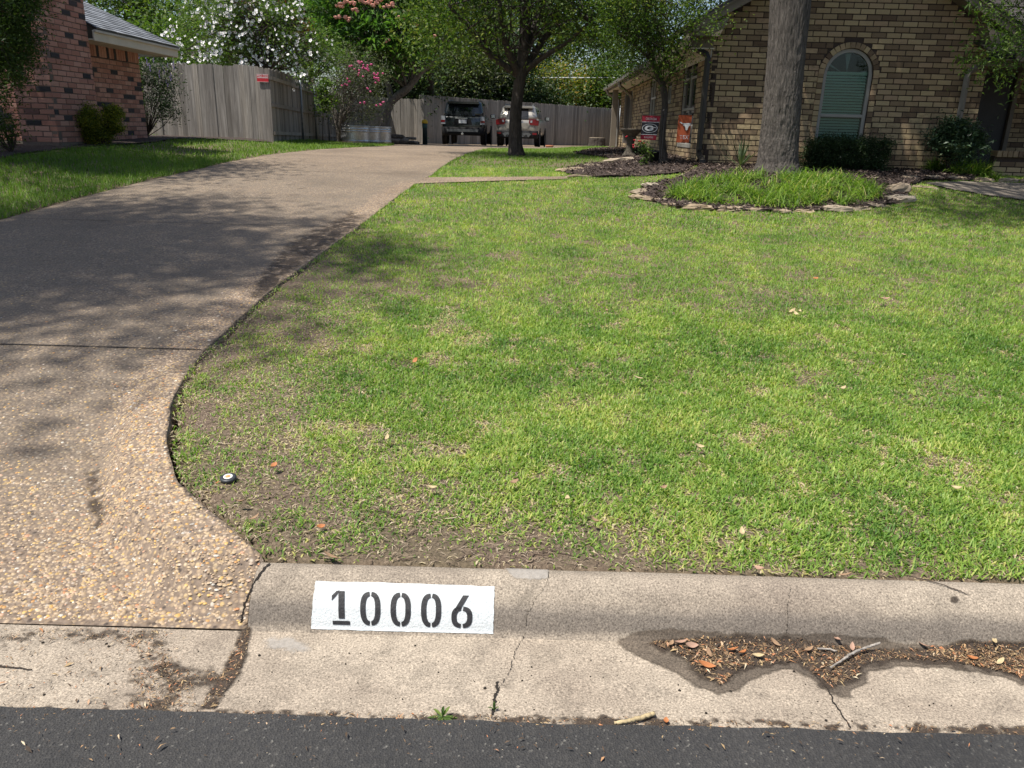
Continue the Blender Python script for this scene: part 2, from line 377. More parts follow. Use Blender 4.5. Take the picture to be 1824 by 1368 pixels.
# shingles
def shingle(name, c0, c1):
    m, t, b, o = nodes(name); tv = tintval(t, False); n = noise(t, coord(t), 90, 3, .7)
    c = mix(t, 1, ramp(t, tv, [(0, c0), (1, c1)]), ramp(t, n, [(.3, (.7, .7, .7)), (.7, (1.25, 1.25, 1.25))]), 'MULTIPLY')
    t.links.new(c, b.inputs['Base Color']); b.inputs['Roughness'].default_value = .95; bump(t, b, n, .5, .004); return m
MT['shinglegrey'] = shingle('grey_shingle', (.13, .14, .155), (.29, .31, .34))
MT['shinglebrown'] = shingle('brown_shingle', (.06, .05, .047), (.12, .105, .098))
MT['cream'] = plain('cream_paint', (.62, .57, .47), .6, nscale=3, namt=.08)
MT['taupe'] = plain('taupe_paint', (.165, .138, .105), .7, nscale=3, namt=.1)
MT['palepaint'] = plain('pale_paint', (.55, .52, .46), .6, nscale=3, namt=.1)
MT['windowframe'] = plain('window_frame', (.30, .285, .255), .5, nscale=4, namt=.06)
MT['darkmetal'] = plain('dark_brown_metal', (.05, .046, .042), .4, .3, nscale=5, namt=.15)
MT['greymetal'] = plain('grey_painted_metal', (.20, .185, .165), .45, .2, nscale=5, namt=.12)
MT['black'] = plain('black_plastic', (.012, .012, .013), .5)
MT['darkwood'] = plain('dark_door_wood', (.02, .017, .015), .5, nscale=6)
MT['blind'] = plain('blind_slat', (.50, .66, .58), .6)
MT['fan'] = plain('fan_shade_cloth', (.30, .32, .32), .8)
MT['dim'] = plain('dim_room', (.008, .009, .011), .9)
m, t, b, o = nodes('window_glass'); tp = N(t, 'ShaderNodeBsdfTransparent'); tp.inputs[0].default_value = (.72, .80, .77, 1)
gl = N(t, 'ShaderNodeBsdfGlossy'); gl.inputs['Roughness'].default_value = .02; lw = N(t, 'ShaderNodeFresnel'); lw.inputs[0].default_value = 1.45
mx = N(t, 'ShaderNodeMixShader'); t.links.new(lw.outputs[0], mx.inputs[0]); t.links.new(tp.outputs[0], mx.inputs[1]); t.links.new(gl.outputs[0], mx.inputs[2]); t.links.new(mx.outputs[0], o.inputs[0]); MT['glass'] = m
MT['darkglass'] = plain('tinted_glass', (.012, .014, .016), .04, 0, .6)
m, t, b, o = nodes('galvanised_steel'); v = coord(t); n = noise(t, v, 12, 3)
t.links.new(ramp(t, n, [(.3, (.36, .37, .38)), (.7, (.55, .56, .57))]), b.inputs['Base Color']); b.inputs['Metallic'].default_value = .85; b.inputs['Roughness'].default_value = .38; MT['galv'] = m
MT['post'] = plain('steel_post', (.20, .22, .24), .45, .6, nscale=9)
MT['whitepaint'] = None
m, t, b, o = nodes('white_kerb_paint'); v = coord(t); n = noise(t, v, 140, 4, .7); n2 = noise(t, v, 14, 5, .6)
c = ramp(t, n, [(.25, (.36, .38, .38)), (.40, (.60, .64, .65)), (.7, (.67, .70, .70))]); c = mix(t, ramp(t, n2, [(.5, (0, 0, 0)), (.8, (.35, .35, .35))]), c, (.50, .56, .60))
chip = ramp(t, noise(t, v, 95, 6, .8), [(.655, (0, 0, 0)), (.685, (1, 1, 1))]); c = mix(t, chip, c, (.34, .31, .26)); c = mix(t, ramp(t, noise(t, v, 22, 6, .7), [(.5, (0, 0, 0)), (.75, (.45, .45, .45))]), c, (.42, .42, .40))
t.links.new(c, b.inputs['Base Color']); b.inputs['Roughness'].default_value = .75; bump(t, b, n, .9, .004); MT['whitepaint'] = m
MT['blackpaint'] = plain('black_stencil_paint', (.016, .016, .018), .6, nscale=160, namt=.6, bstr=.6, bdist=.003)
MT['damp'] = concrete('damp_concrete', (.125, .10, .075), (.08, .064, .05))
m, t, b, o = nodes('dark_mud'); v = coord(t); n = noise(t, v, 70, 6, .75); t.links.new(ramp(t, n, [(.3, (.03, .022, .016)), (.55, (.075, .053, .037)), (.75, (.15, .11, .075))]), b.inputs['Base Color'])
b.inputs['Roughness'].default_value = .75; bump(t, b, n, 1, .01); MT['mud'] = m
m, t, b, o = nodes('leaf_bits'); t.links.new(ramp(t, tintval(t, False), [(0, (.035, .024, .016)), (.35, (.10, .062, .035)), (.6, (.24, .15, .08)), (.78, (.40, .29, .15)), (.9, (.45, .17, .07)), (1, (.58, .50, .34))]), b.inputs['Base Color']); b.inputs['Roughness'].default_value = .8; MT['bits'] = m
MT['crack'] = plain('crack_dirt', (.02, .015, .011), .95)
m, t, b, o = nodes('mulch'); v = coord(t); n = noise(t, v, 45, 5, .75, .8); t.links.new(ramp(t, n, [(.3, (.018, .012, .010)), (.55, (.06, .04, .032)), (.75, (.14, .10, .08))]), b.inputs['Base Color']); b.inputs['Roughness'].default_value = .95; bump(t, b, n, 1, .02); MT['mulch'] = m
m, t, b, o = nodes('mulch_chips'); t.links.new(ramp(t, tintval(t, False), [(0, (.02, .014, .012)), (.6, (.075, .05, .04)), (.9, (.16, .115, .09)), (1, (.30, .24, .19))]), b.inputs['Base Color']); b.inputs['Roughness'].default_value = .9; MT['chips'] = m
m, t, b, o = nodes('limestone'); v = coord(t); n = noise(t, v, 7, 6, .65, .5); t.links.new(mix(t, .5, ramp(t, n, [(.3, (.15, .11, .07)), (.55, (.33, .255, .17)), (.75, (.43, .37, .29))]), ramp(t, tintval(t), [(0, (.20, .175, .15)), (.5, (.36, .27, .17)), (1, (.43, .38, .31))])), b.inputs['Base Color']); b.inputs['Roughness'].default_value = .9; bump(t, b, n, .7, .02); MT['stone'] = m
MT['deadleaf'] = plain('dead_leaf', (.38, .235, .165), .7, nscale=40, namt=.2)
MT['orangeleaf'] = plain('orange_leaf', (.40, .15, .05), .7, nscale=40, namt=.2)
MT['twig'] = plain('pale_twig', (.30, .27, .235), .85, nscale=60, namt=.5, bstr=.5)
MT['straw'] = plain('bleached_twig', (.46, .36, .20), .8, nscale=50, namt=.3)
MT['brownleaf'] = plain('brown_dry_leaf', (.30, .19, .11), .8, nscale=40, namt=.3)

def soft(name, base, tomax=1.0):
    m = base.copy(); m.name = name; t = m.node_tree; out = [n for n in t.nodes if n.type == 'OUTPUT_MATERIAL'][0]; b = [n for n in t.nodes if n.type == 'BSDF_PRINCIPLED'][0]
    a = N(t, 'ShaderNodeAttribute', attribute_name='tint'); n1 = noise(t, coord(t), 55, 6, .75); 
    q = N(t, 'ShaderNodeMath', operation='MULTIPLY_ADD'); q.inputs[1].default_value = 1.5; q.inputs[2].default_value = -.75; t.links.new(n1, q.inputs[0])
    ad = N(t, 'ShaderNodeMath', operation='MULTIPLY_ADD'); ad.inputs[1].default_value = 1.5; t.links.new(a.outputs['Fac'], ad.inputs[0]); t.links.new(q.outputs[0], ad.inputs[2])
    cl = N(t, 'ShaderNodeMapRange'); cl.inputs['From Min'].default_value = .20; cl.inputs['From Max'].default_value = 1.15; cl.inputs['To Max'].default_value = tomax; t.links.new(ad.outputs[0], cl.inputs['Value'])
    tp = N(t, 'ShaderNodeBsdfTransparent'); mx = N(t, 'ShaderNodeMixShader'); t.links.new(cl.outputs[0], mx.inputs[0]); t.links.new(tp.outputs[0], mx.inputs[1]); t.links.new(b.outputs[0], mx.inputs[2]); t.links.new(mx.outputs[0], out.inputs[0]); return m
MT['damp_s'] = soft('damp_stain', MT['damp']); MT['mud_s'] = soft('mud_stain', MT['mud']); MT['grime'] = soft('grime_stain', MT['mud'], .7)

m, t, b, o = nodes('dead_runners'); t.links.new(ramp(t, tintval(t, False), [(0, (.08, .054, .038)), (.4, (.18, .13, .09)), (.75, (.32, .245, .17)), (1, (.50, .41, .30))]), b.inputs['Base Color']); b.inputs['Roughness'].default_value = .9; MT['thatch'] = m

MT['cement'] = soft('cement_smear', plain('pale_cement', (.44, .41, .37), .9, nscale=60, namt=.2), .55)
# ------------------------------------------------------------------ road, gutter, kerb
EDGE_Y = 1.645
xs = np.concatenate([np.linspace(-60, -3, 20), np.arange(-2.9, 3.0, .02), np.linspace(3, 60, 20)])
ey = EDGE_Y + .012 * (fbm(xs, xs * 0, .35, 3) - .5) + .010 * (fbm(xs, xs * 0, .06, 5) - .5)
rows = [-60, -20, -6, -1, .6, 1.2, 1.5]
V = []; 
for yy in rows: V += [(x, yy, .026 + .02 * max(0, min(1, (1.6 - yy) / 4))) for x in xs]
V += [(x, e - .004, .026) for x, e in zip(xs, ey)]; V += [(x, e, .018) for x, e in zip(xs, ey)]; V += [(x, e + .004, -.03) for x, e in zip(xs, ey)]
nx = len(xs); F = [[r * nx + i, r * nx + i + 1, (r + 1) * nx + i + 1, (r + 1) * nx + i] for r in range(len(rows) + 2) for i in range(nx - 1)]
setp(raw('road', V, F, MT['asphalt'], smooth=False), 'dark asphalt street surface along the concrete gutter', kind='structure')
# profile of gutter and kerb: y, z
PROF = np.array([(1.50, .012), (1.62, .0185), (1.80, .008), (1.98, .0), (2.018, .002), (2.030, .014), (2.040, .038), (2.056, .068), (2.080, .098), (2.105, .121), (2.130, .1355), (2.155, .1415), (2.185, .1425), (2.200, .137), (2.208, .10), (2.21, -.05)])
_ps = np.concatenate([[0], np.cumsum(np.linalg.norm(np.diff(PROF, axis=0), axis=1))])
def P2(s): return np.interp(s, _ps, PROF[:, 0]), np.interp(s, _ps, PROF[:, 1])
def prof_z(y): return np.interp(y, PROF[:14, 0], PROF[:14, 1])
S_LIP, S_FOOT, S_TOP, S_BACK = np.interp(1.62, PROF[:, 0], _ps), _ps[4], _ps[11], _ps[13]
def kerbwave(x): return .006 * (fbm(x, x * 0, .5, 11) - .5) * 2
def sweep(name, x0, x1, sl, mat, step=.03, off=0., parent=None, wav=True):
    xx = np.arange(x0, x1 + 1e-6, step) if x1 - x0 < 8 else np.concatenate([np.arange(max(x0, -3), min(x1, 3), .03), np.linspace(3, x1, 30)]) if x1 > 3 else np.linspace(x0, x1, 30)
    y, z = P2(np.array(sl)); k = len(sl)
    V = np.zeros((len(xx), k, 3)); V[:, :, 0] = xx[:, None]; V[:, :, 1] = y[None, :] + kerbwave(xx)[:, None] * (np.array(sl) > S_TOP - .03)[None, :]
    V[:, :, 2] = z[None, :] + off + .0012 * (fbm(np.repeat(xx[:, None], k, 1), np.repeat(y[None, :], len(xx), 0), .25, 17) - .5)
    n = len(xx); idx = np.arange(n * k).reshape(n, k)
    F = np.stack([idx[:-1, :-1], idx[1:, :-1], idx[1:, 1:], idx[:-1, 1:]], -1).reshape(-1, 4)
    return V, F
KX0 = -.80
gs = np.concatenate([np.linspace(0, S_FOOT, 14)]); ks = np.concatenate([np.linspace(S_FOOT, S_TOP, 16), np.linspace(S_TOP, _ps[-1], 8)[1:]])
V, F = sweep('g', -60, 60, gs, None) if False else sweep('g', -3.2, 60, gs, None)
g = setp(raw('gutter', V, F, MT['concrete'], smooth=True), 'pale concrete gutter strip between asphalt and kerb', kind='structure')
V, F = sweep('k', KX0, 60, ks, None)
endcap = [[(i) for i in range(len(ks))][::-1]]
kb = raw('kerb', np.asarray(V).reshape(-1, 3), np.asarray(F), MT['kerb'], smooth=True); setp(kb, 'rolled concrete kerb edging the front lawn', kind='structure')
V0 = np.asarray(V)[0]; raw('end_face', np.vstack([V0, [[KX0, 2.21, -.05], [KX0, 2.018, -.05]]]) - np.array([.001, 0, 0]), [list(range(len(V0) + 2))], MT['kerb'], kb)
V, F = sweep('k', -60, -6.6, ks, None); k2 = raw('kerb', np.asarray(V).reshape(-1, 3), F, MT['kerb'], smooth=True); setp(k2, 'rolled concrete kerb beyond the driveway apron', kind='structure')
V, F = sweep('g', -60, -3.2, gs, None); setp(raw('gutter', np.asarray(V).reshape(-1, 3), F, MT['concrete'], smooth=True), 'concrete gutter strip running across the driveway mouth', kind='structure')

def screen_patch(name, poly, mat, parent=None, off=.003, cell=.005, wob=6, s0=None, s1=None, xr=None, thin=None, soft_px=10):
    """sheet that follows gutter and kerb, cut to an outline"""
    poly = np.array(poly, float); pw = np.array([gnd(a, b, lambda x, y: prof_z(y)) for a, b in poly])
    x0, x1 = pw[:, 0].min() - .03, pw[:, 0].max() + .03
    sy = np.interp([max(1.52, pw[:, 1].min() - .03), min(2.2, pw[:, 1].max() + .03)], PROF[:14, 0], _ps[:14])
    xx = np.arange(x0, x1, cell); sv = np.arange(sy[0], sy[1], cell); X, S = np.meshgrid(xx, sv, indexing='ij'); y, z = P2(S)
    wave = .0012 * (fbm(X, y, .25, 17) - .5)
    px, py, _ = proj(np.stack([X, y, z], -1).reshape(-1, 3)); px = px.reshape(X.shape); py = py.reshape(X.shape)
    px = px + wob * 2 * (fbm(X, y, .03, 31) - .5); py = py + wob * 2 * (fbm(X, y, .03, 47) - .5)
    pl = [tuple(q) for q in poly]; al = np.zeros(X.shape)
    for k in range(14): al += inpoly(px + soft_px * math.cos(k * 2.4) * math.sqrt((k + .5) / 14), py + .6 * soft_px * math.sin(k * 2.4) * math.sqrt((k + .5) / 14), pl)
    al /= 14
    if thin is not None: al *= np.clip(.5 + (thin[1] + thin[2] * (fbm(X, y, thin[0] * 4, 62) - .5) - fbm(X, y, thin[0], 61)) * 3.5, 0, 1)
    ins = al > .03
    cell_in = ins[:-1, :-1] | ins[1:, :-1] | ins[1:, 1:] | ins[:-1, 1:]
    idx = np.arange(X.size).reshape(X.shape); F = np.stack([idx[:-1, :-1], idx[1:, :-1], idx[1:, 1:], idx[:-1, 1:]], -1)[cell_in]
    Vv = np.stack([X, y - off * .7 * (S > S_FOOT), z + off + wave], -1).reshape(-1, 3)
    used = np.unique(F); rm = np.full(len(Vv), -1); rm[used] = np.arange(len(used))
    return raw(name, Vv[used], rm[F], mat, parent, smooth=True, attr=al.ravel()[used])

# painted number
PX0, PX1 = -.603, -.037
sA, sB = np.interp(2.026, PROF[:14, 0], _ps[:14]), np.interp(2.112, PROF[:14, 0], _ps[:14])
def on_panel(u, v, off):
    s = sA + (sB - sA) * np.asarray(v); y, z = P2(s); y2, z2 = P2(s + .002); nl = np.hypot(y2 - y, z2 - z)
    x = PX0 + (PX1 - PX0) * np.asarray(u)
    w = .0012 * (fbm(x, y, .25, 17) - .5)
    return np.stack([x, y - off * (z2 - z) / nl, z + w + off * (y2 - y) / nl], -1)
U, Vv = np.meshgrid(np.linspace(0, 1, 90), np.linspace(0, 1, 30), indexing='ij')
e = .012 * (fbm(U * 3, Vv, .3, 5) - .5)
Up = U + .006 * (fbm(Vv * 2, U * 0, .12, 8) - .5) * (np.abs(U - .5) > .49); Vp = Vv + .04 * (fbm(U * 3, Vv * 0, .35, 9) - .5) * (Vv > .99) + .02 * (fbm(U * 6, Vv * 0, .2, 10) - .5) * (Vv < .01)
idx = np.arange(U.size).reshape(U.shape); F = np.stack([idx[:-1, :-1], idx[1:, :-1], idx[1:, 1:], idx[:-1, 1:]], -1).reshape(-1, 4)
panel = raw('house_number_panel', on_panel(Up, Vp, .0022).reshape(-1, 3), F, MT['whitepaint'], smooth=True)
setp(panel, 'white painted panel with black stencilled number 10006 on the kerb face', 'house number')
def strip_shape(mb, polys):
    """each poly: list of (u,v) quads rows [(u0,v0),(u1,v1)...] as left/right pairs"""
    for L, R in polys:
        n = len(L); m = 6
        A = np.array(L); B = np.array(R)
        lean = lambda u, v: u - .030 * (v - .45) * (1 - u)
        V = np.concatenate([on_panel(lean(A[:, 0], A[:, 1]) * 0 + lean(A[:, 0] + (B[:, 0] - A[:, 0]) * q, A[:, 1] + (B[:, 1] - A[:, 1]) * q), A[:, 1] + (B[:, 1] - A[:, 1]) * q, .0042) for q in np.linspace(0, 1, m)])
        F = [[j * n + i, j * n + i + 1, (j + 1) * n + i + 1, (j + 1) * n + i] for j in range(m - 1) for i in range(n - 1)]
        mb.add(V, F)
AR = 2.6  # panel units: u is 1/AR as tall
def dense(pts, k=6):
    P = np.array(pts, float); out = []
    for a, b2 in zip(P[:-1], P[1:]): out += [tuple(a + (b2 - a) * i / k) for i in range(k)]
    return out + [tuple(P[-1])]
def stadium(uc, hw, vb, vt, th, a0, a1, n=28):
    """half of a stencilled 0 between angles"""
    outp, inp = [], []
    hv = (vt - vb) / 2; vc = (vb + vt) / 2; rv = hw * 3.45   # corner radius in v units
    for k in range(n + 1):
        a = a0 + (a1 - a0) * k / n; c, s = math.cos(a), math.sin(a)
        for dst, w, tvv in ((outp, hw, 0), (inp, hw - th, 1)):
            r = rv - (th * 3.45 if tvv else 0); flat = hv - rv
            # superellipse-like stadium: straight sides and round ends
            e = 2.6; q = (abs(c) ** e + abs(s) ** e) ** (-1 / e)
            hh = hv - (th * 3.0 if tvv else 0)
            dst.append((uc + w * c * q, vc + hh * s * q))
    return outp, inp
vb, vt = .115, .80
cent = [.160, .320, .487, .655, .825]
for k, ch in enumerate('10006'):
    mb = MB(); uc = cent[k]; g = math.radians(90)
    if ch == '0':
        d = .11
        strip_shape(mb, [stadium(uc, .056, vb, vt, .030, -g + d, g - d), stadium(uc, .056, vb, vt, .030, g + d, 3 * g - d)])
    elif ch == '1':
        u0 = uc - .012
        strip_shape(mb, [(dense([(u0 - .004, .24), (u0 - .004, .80)]), dense([(u0 + .03, .24), (u0 + .03, .80)]))])
        strip_shape(mb, [(dense([(u0 - .040, .60), (u0 - .012, .72), (u0 + .0, .80)]), dense([(u0 - .040, .70), (u0 - .015, .80), (u0 + .004, .815)]))])
        strip_shape(mb, [(dense([(uc - .050, .115), (uc + .046, .115)]), dense([(uc - .050, .195), (uc + .046, .195)]))])
    else:
        d = .13
        strip_shape(mb, [stadium(uc, .058, vb, .55, .029, -g + d, g - d), stadium(uc, .058, vb, .55, .029, g + d, 3 * g - d)])
        strip_shape(mb, [(dense([(uc - .052, .40), (uc - .036, .52), (uc + .004, .78)]), dense([(uc - .008, .46), (uc + .002, .56), (uc + .036, .78)]))])
    mb.build({'1': 'digit_one', '0': 'digit_zero', '6': 'digit_six'}[ch], MT['blackpaint'], panel, smooth=True)

# cracks and joints in the concrete
def crack(name, pts, w, parent, seed, on=lambda x, y: prof_z(y)):
    W = np.array([gnd(a, b, on) for a, b in pts]); P = spline(W, 14 * len(W)); r = np.random.default_rng(seed)
    P[:, 0] += .0022 * np.cumsum(r.normal(size=len(P))) * .6; P[:, 0] += .0009 * r.normal(size=len(P))
    w = w * (.5 + r.random(len(P))); w[0] = w[-1] = .0003
    z = np.array([float(on(p[0], p[1])) for p in P]) + .0035
    L = np.stack([P[:, 0] - w, P[:, 1] - .001, z], 1); R = np.stack([P[:, 0] + w, P[:, 1] + .001, z], 1); n = len(P)
    return raw(name, np.vstack([L, R]), [[i, n + i, n + i + 1, i + 1] for i in range(n - 1)], MT['crack'], parent)
crack('crack', [(977, 1018), (970, 1045), (945, 1085), (938, 1118)], .0008, kb, 1)
crack('crack', [(936, 1128), (918, 1160), (908, 1195), (885, 1230)], .0010, g if False else kb, 2)
crack('crack', [(888, 1215), (884, 1240), (878, 1275)], .0036, kb, 22)
crack('crack', [(1408, 1050), (1404, 1090), (1400, 1132)], .0008, kb, 3)
crack('crack', [(1440, 1190), (1475, 1230), (1492, 1258), (1520, 1298)], .0018, kb, 4)
crack('crack', [(482, 1004), (455, 1040), (446, 1075), (443, 1112)], .0035, kb, 5)

# damp patch, mud and litter in the gutter
DAMP = [(1096, 1146), (1130, 1128), (1200, 1122), (1262, 1124), (1300, 1130), (1420, 1131), (1480, 1128), (1570, 1138), (1600, 1149), (1690, 1150), (1702, 1142), (1840, 1143), (1840, 1226), (1790, 1208), (1740, 1197), (1690, 1190), (1600, 1187), (1552, 1194), (1540, 1203), (1542, 1218), (1510, 1232), (1520, 1244), (1490, 1240), (1462, 1222), (1440, 1206), (1420, 1195), (1404, 1190), (1390, 1193), (1340, 1210), (1318, 1226), (1282, 1238), (1238, 1222), (1200, 1195), (1160, 1180)]
MUD = [(1150, 1150), (1180, 1143), (1260, 1136), (1420, 1141), (1500, 1150), (1560, 1160), (1690, 1160), (1710, 1145), (1840, 1146), (1840, 1215), (1780, 1196), (1700, 1184), (1600, 1176), (1530, 1186), (1528, 1210), (1480, 1226), (1455, 1205), (1420, 1180), (1320, 1192), (1285, 1224), (1240, 1200), (1225, 1172), (1185, 1158)]
setp(screen_patch('damp_patch', DAMP, MT['damp_s'], off=.0025, wob=4, soft_px=7), 'dark damp stain spreading in the gutter under wet leaf litter', kind='structure')
setp(screen_patch('gutter_mud', MUD, MT['mud_s'], off=.005, wob=9, soft_px=16), 'dark wet mud lying in the gutter below the kerb', kind='stuff')
JOINT = [(434, 1116), (447, 1118), (440, 1165), (424, 1200), (404, 1230), (384, 1264), (356, 1264), (374, 1234), (398, 1196), (416, 1160)]
DIRT = [(418, 1190), (398, 1216), (345, 1226), (290, 1208), (256, 1182), (236, 1152), (180, 1142), (0, 1140), (0, 1122), (200, 1122), (300, 1126), (292, 1160), (322, 1192), (380, 1198)]
DIRT2 = [(225, 1195), (300, 1180), (345, 1225), (350, 1262), (215, 1266), (240, 1235)]
setp(screen_patch('joint_dirt', JOINT, MT['mud_s'], off=.004, wob=6, soft_px=7, thin=(.03, .72, .5)), 'dark dirt packed in the gutter joint below the kerb end', kind='stuff')
setp(screen_patch('gutter_dirt', DIRT, MT['grime'], off=.0035, wob=14, soft_px=22, thin=(.025, .54, .8)), 'brown dirt caught where the gutter meets the driveway apron', kind='stuff')
setp(screen_patch('gutter_dirt', DIRT2, MT['grime'], off=.003, wob=16, soft_px=34, thin=(.03, .52, .8)), 'brown dirt smear on the gutter before the driveway apron', kind='stuff')
LIPD = [(-10, 1262), (300, 1266), (600, 1270), (760, 1272), (900, 1276), (1100, 1280), (1300, 1284), (1500, 1290), (1840, 1296), (1840, 1318), (1500, 1312), (1100, 1306), (600, 1296), (-10, 1286)]
setp(screen_patch('gutter_edge_grit', LIPD, MT['mud_s'], off=.003, wob=8, soft_px=10, thin=(.03, .50, .7)), 'line of brown grit along the asphalt edge', kind='stuff')
def bits(name, polys, n, size, label, zoff, seed, lay=None, mat='bits', wr=(.12, .4)):
    r = np.random.default_rng(seed); P = []
    for poly, cnt in zip(polys, n):
        pw = np.array([gnd(a, b, lambda x, y: prof_z(y)) for a, b in poly]); lo, hi = pw[:, :2].min(0), pw[:, :2].max(0); got = 0
        while got < cnt:
            q = r.uniform(lo, hi, (4000, 2)); z = prof_z(q[:, 1]); px, py, _ = proj(np.column_stack([q, z])); k = inpoly(px, py, poly)
            k &= r.random(len(q)) < (.15 + 1.2 * fbm(q[:, 0], q[:, 1], .07, seed))
            q = np.column_stack([q, z])[k][:cnt - got]; P.append(q); got += len(q)
    P = np.concatenate(P); P[:, 2] += zoff + r.uniform(0, .006, len(P)); n = len(P)
    L = size * r.gamma(2.2, .5, n); Wd = L * r.uniform(wr[0], wr[1], n) ; V, F, ti = leafmesh(P, L, Wd, 2.2, 0, r)
    return setp(raw(name, V, F, MT[mat], None, False, ti), label, kind='stuff')
bits('leaf_litter', [MUD, [(1180, 1146), (1290, 1138), (1300, 1180), (1230, 1190)], [(1650, 1155), (1840, 1150), (1840, 1210), (1740, 1190)]], [4600, 350, 1100], .0095, 'brown leaf and straw litter matted in the gutter', .007, 5, wr=(.08, .35))
bits('leaf_litter', [DIRT, DIRT2, LIPD, JOINT, [(0, 1130), (330, 1130), (350, 1262), (0, 1262)]], [1100, 900, 2200, 600, 700], .007, 'fine straw and grit caught along gutter joints', .004, 6, wr=(.08, .3))
# small dark tar and grit specks on the pan
r = np.random.default_rng(9); mb = MB()
for k in range(120):
    x, y = r.uniform(-1.4, 1.5), r.uniform(1.66, 1.99); rad = .0016 + .0035 * r.random() ** 4; z = float(prof_z(y)) + .001
    mb.lathe([(rad, 0), (rad * .8, rad * .5), (0.0, rad * .7)], 6, (x, y, z))
setp(mb.build('grit_speck', MT['crack'], None, True), 'scattered dark grit specks on the pale gutter', kind='stuff')
bits('road_grit', [[(0, 1300), (1824, 1322), (1824, 1366), (0, 1366)]], [260], .008, 'pale straw and grit specks on dark asphalt', .022, 12, wr=(.1, .35))

# ------------------------------------------------------------------ driveway
XRy = [2.02, 2.2, 2.32, 2.46, 2.69, 3.02, 3.43, 3.96, 4.3, 5.8, 8.0, 11.0, 12.1, 20, 25.5, 27.5, 29.5, 42]
XRx = [-.803, -.79, -.91, -1.05, -1.28, -1.46, -1.62, -1.77, -1.80, -1.79, -1.62, -1.42, -1.30, -1.1, -.95, -.2, 2.6, 3.2]
XLy = [2.02, 2.3, 3.0, 4.3, 7.8, 9.8, 11.8, 15.7, 21, 26, 30, 42]
XLx = [-6.6, -6.4, -5.7, -5.25, -5.17, -5.05, -4.80, -4.65, -4.25, -4.1, -4.6, -5.2]
XR = lambda y: np.interp(y, XRy, XRx)
XL = lambda y: np.interp(y, XLy, XLx)
EDG = np.column_stack([XRx[1:12], XRy[1:12]])
def edist(x, y):
    d = np.full(np.shape(x), 9.)
    for a, b2 in zip(EDG[:-1], EDG[1:]):
        v = b2 - a; tt = np.clip(((x - a[0]) * v[0] + (y - a[1]) * v[1]) / (v @ v), 0, 1)
        d = np.minimum(d, np.hypot(x - a[0] - v[0] * tt, y - a[1] - v[1] * tt))
    return d
def drive_z(x, y):
    x = np.asarray(x, float); y = np.asarray(y, float)
    base = np.where(y > 4.3, T(x, y) - .012, np.interp(y, [2.0, 2.03, 2.5, 3.2, 4.3], [.003, .006, .028, .080, .2245]))
    e = edist(x, y); top = np.where(y < 2.2, prof_z(np.clip(y, 2.0, 2.2)), np.interp(y, _py, _pz) + .012 - .02 * np.clip(e / .2, 0, 1))
    w = (1 - ss((e - .13) / .17)) * 1.0 * ss((y - 2.02) / .24) * (1 - ss((y - 3.4) / .9))
    w = np.maximum(w, (1 - ss((e - .0) / .10)) * (y < 2.25) * ss((y - 2.02) / .1))
    z = base + (np.maximum(top, base) - base) * w
    return z + .006 * (fbm(x, y, .8, 21) - .5)
ry = np.concatenate([np.arange(2.02, 4.4, .028), np.arange(4.4, 13, .1), np.arange(13, 42.1, .5)])
cu = np.concatenate([[0, 0], np.linspace(0, .55, 14)[1:], np.linspace(.55, 1, 70)[1:], [1]])
Y, Uc = np.meshgrid(ry, cu, indexing='ij'); jag = .012 * (fbm(Y, Y * 0, .12, 77) - .5) + .012 * (fbm(Y, Y * 0, .4, 78) - .5)
X = XL(Y) + (XR(Y) + jag * (Y > 2.3) - XL(Y)) * Uc; Z = drive_z(X, Y); Z[:, 0] -= .12; Z[:, -1] -= .12
idx = np.arange(X.size).reshape(X.shape); F = np.stack([idx[:-1, :-1], idx[:-1, 1:], idx[1:, 1:], idx[1:, :-1]], -1).reshape(-1, 4)
def drive_wear(x, y): return np.clip(1.0 * ss((edist(x, y) - .20 - .10 * (fbm(x, y, .3, 66) - .5)) / .16) * ss((y - 2.35 - .5 * (fbm(x, y, .5, 67) - .5)) / .7), 0, 1) * (1 - .55 * ss((y - 11) / 3))
drive = setp(raw('driveway', np.stack([X, Y, Z], -1).reshape(-1, 3), F, MT['aggregate'], smooth=True, attr=drive_wear(X, Y).ravel()), 'exposed aggregate driveway curving up beside the lawn', kind='structure')
# control joints
for y0 in (4.31, 7.9, 12.1, 16.5):
    xx = np.linspace(float(XL(y0)) + .02, float(XR(y0)) - .02, 60); yy = y0 + .004 * (fbm(xx, xx * 0, .2, 3) - .5); w = .0045 * (.5 + fbm(xx, xx * 0, .1, 5))
    zz = drive_z(xx, yy) + .004; n = len(xx)
    raw('joint', np.vstack([np.column_stack([xx, yy - w, zz]), np.column_stack([xx, yy + w, zz])]), [[i, i + 1, n + i + 1, n + i] for i in range(n - 1)], MT['crack'], drive)
# loose and proud pebbles near the street
r = np.random.default_rng(4)
q = np.column_stack([r.uniform(-4.0, -.75, 120000), r.uniform(2.04, 6.0, 120000)])
dens = np.interp(q[:, 1], [2, 3, 4, 5, 6], [1, .8, .4, .16, .04]) * np.where(q[:, 0] < -2.9, .35, 1)
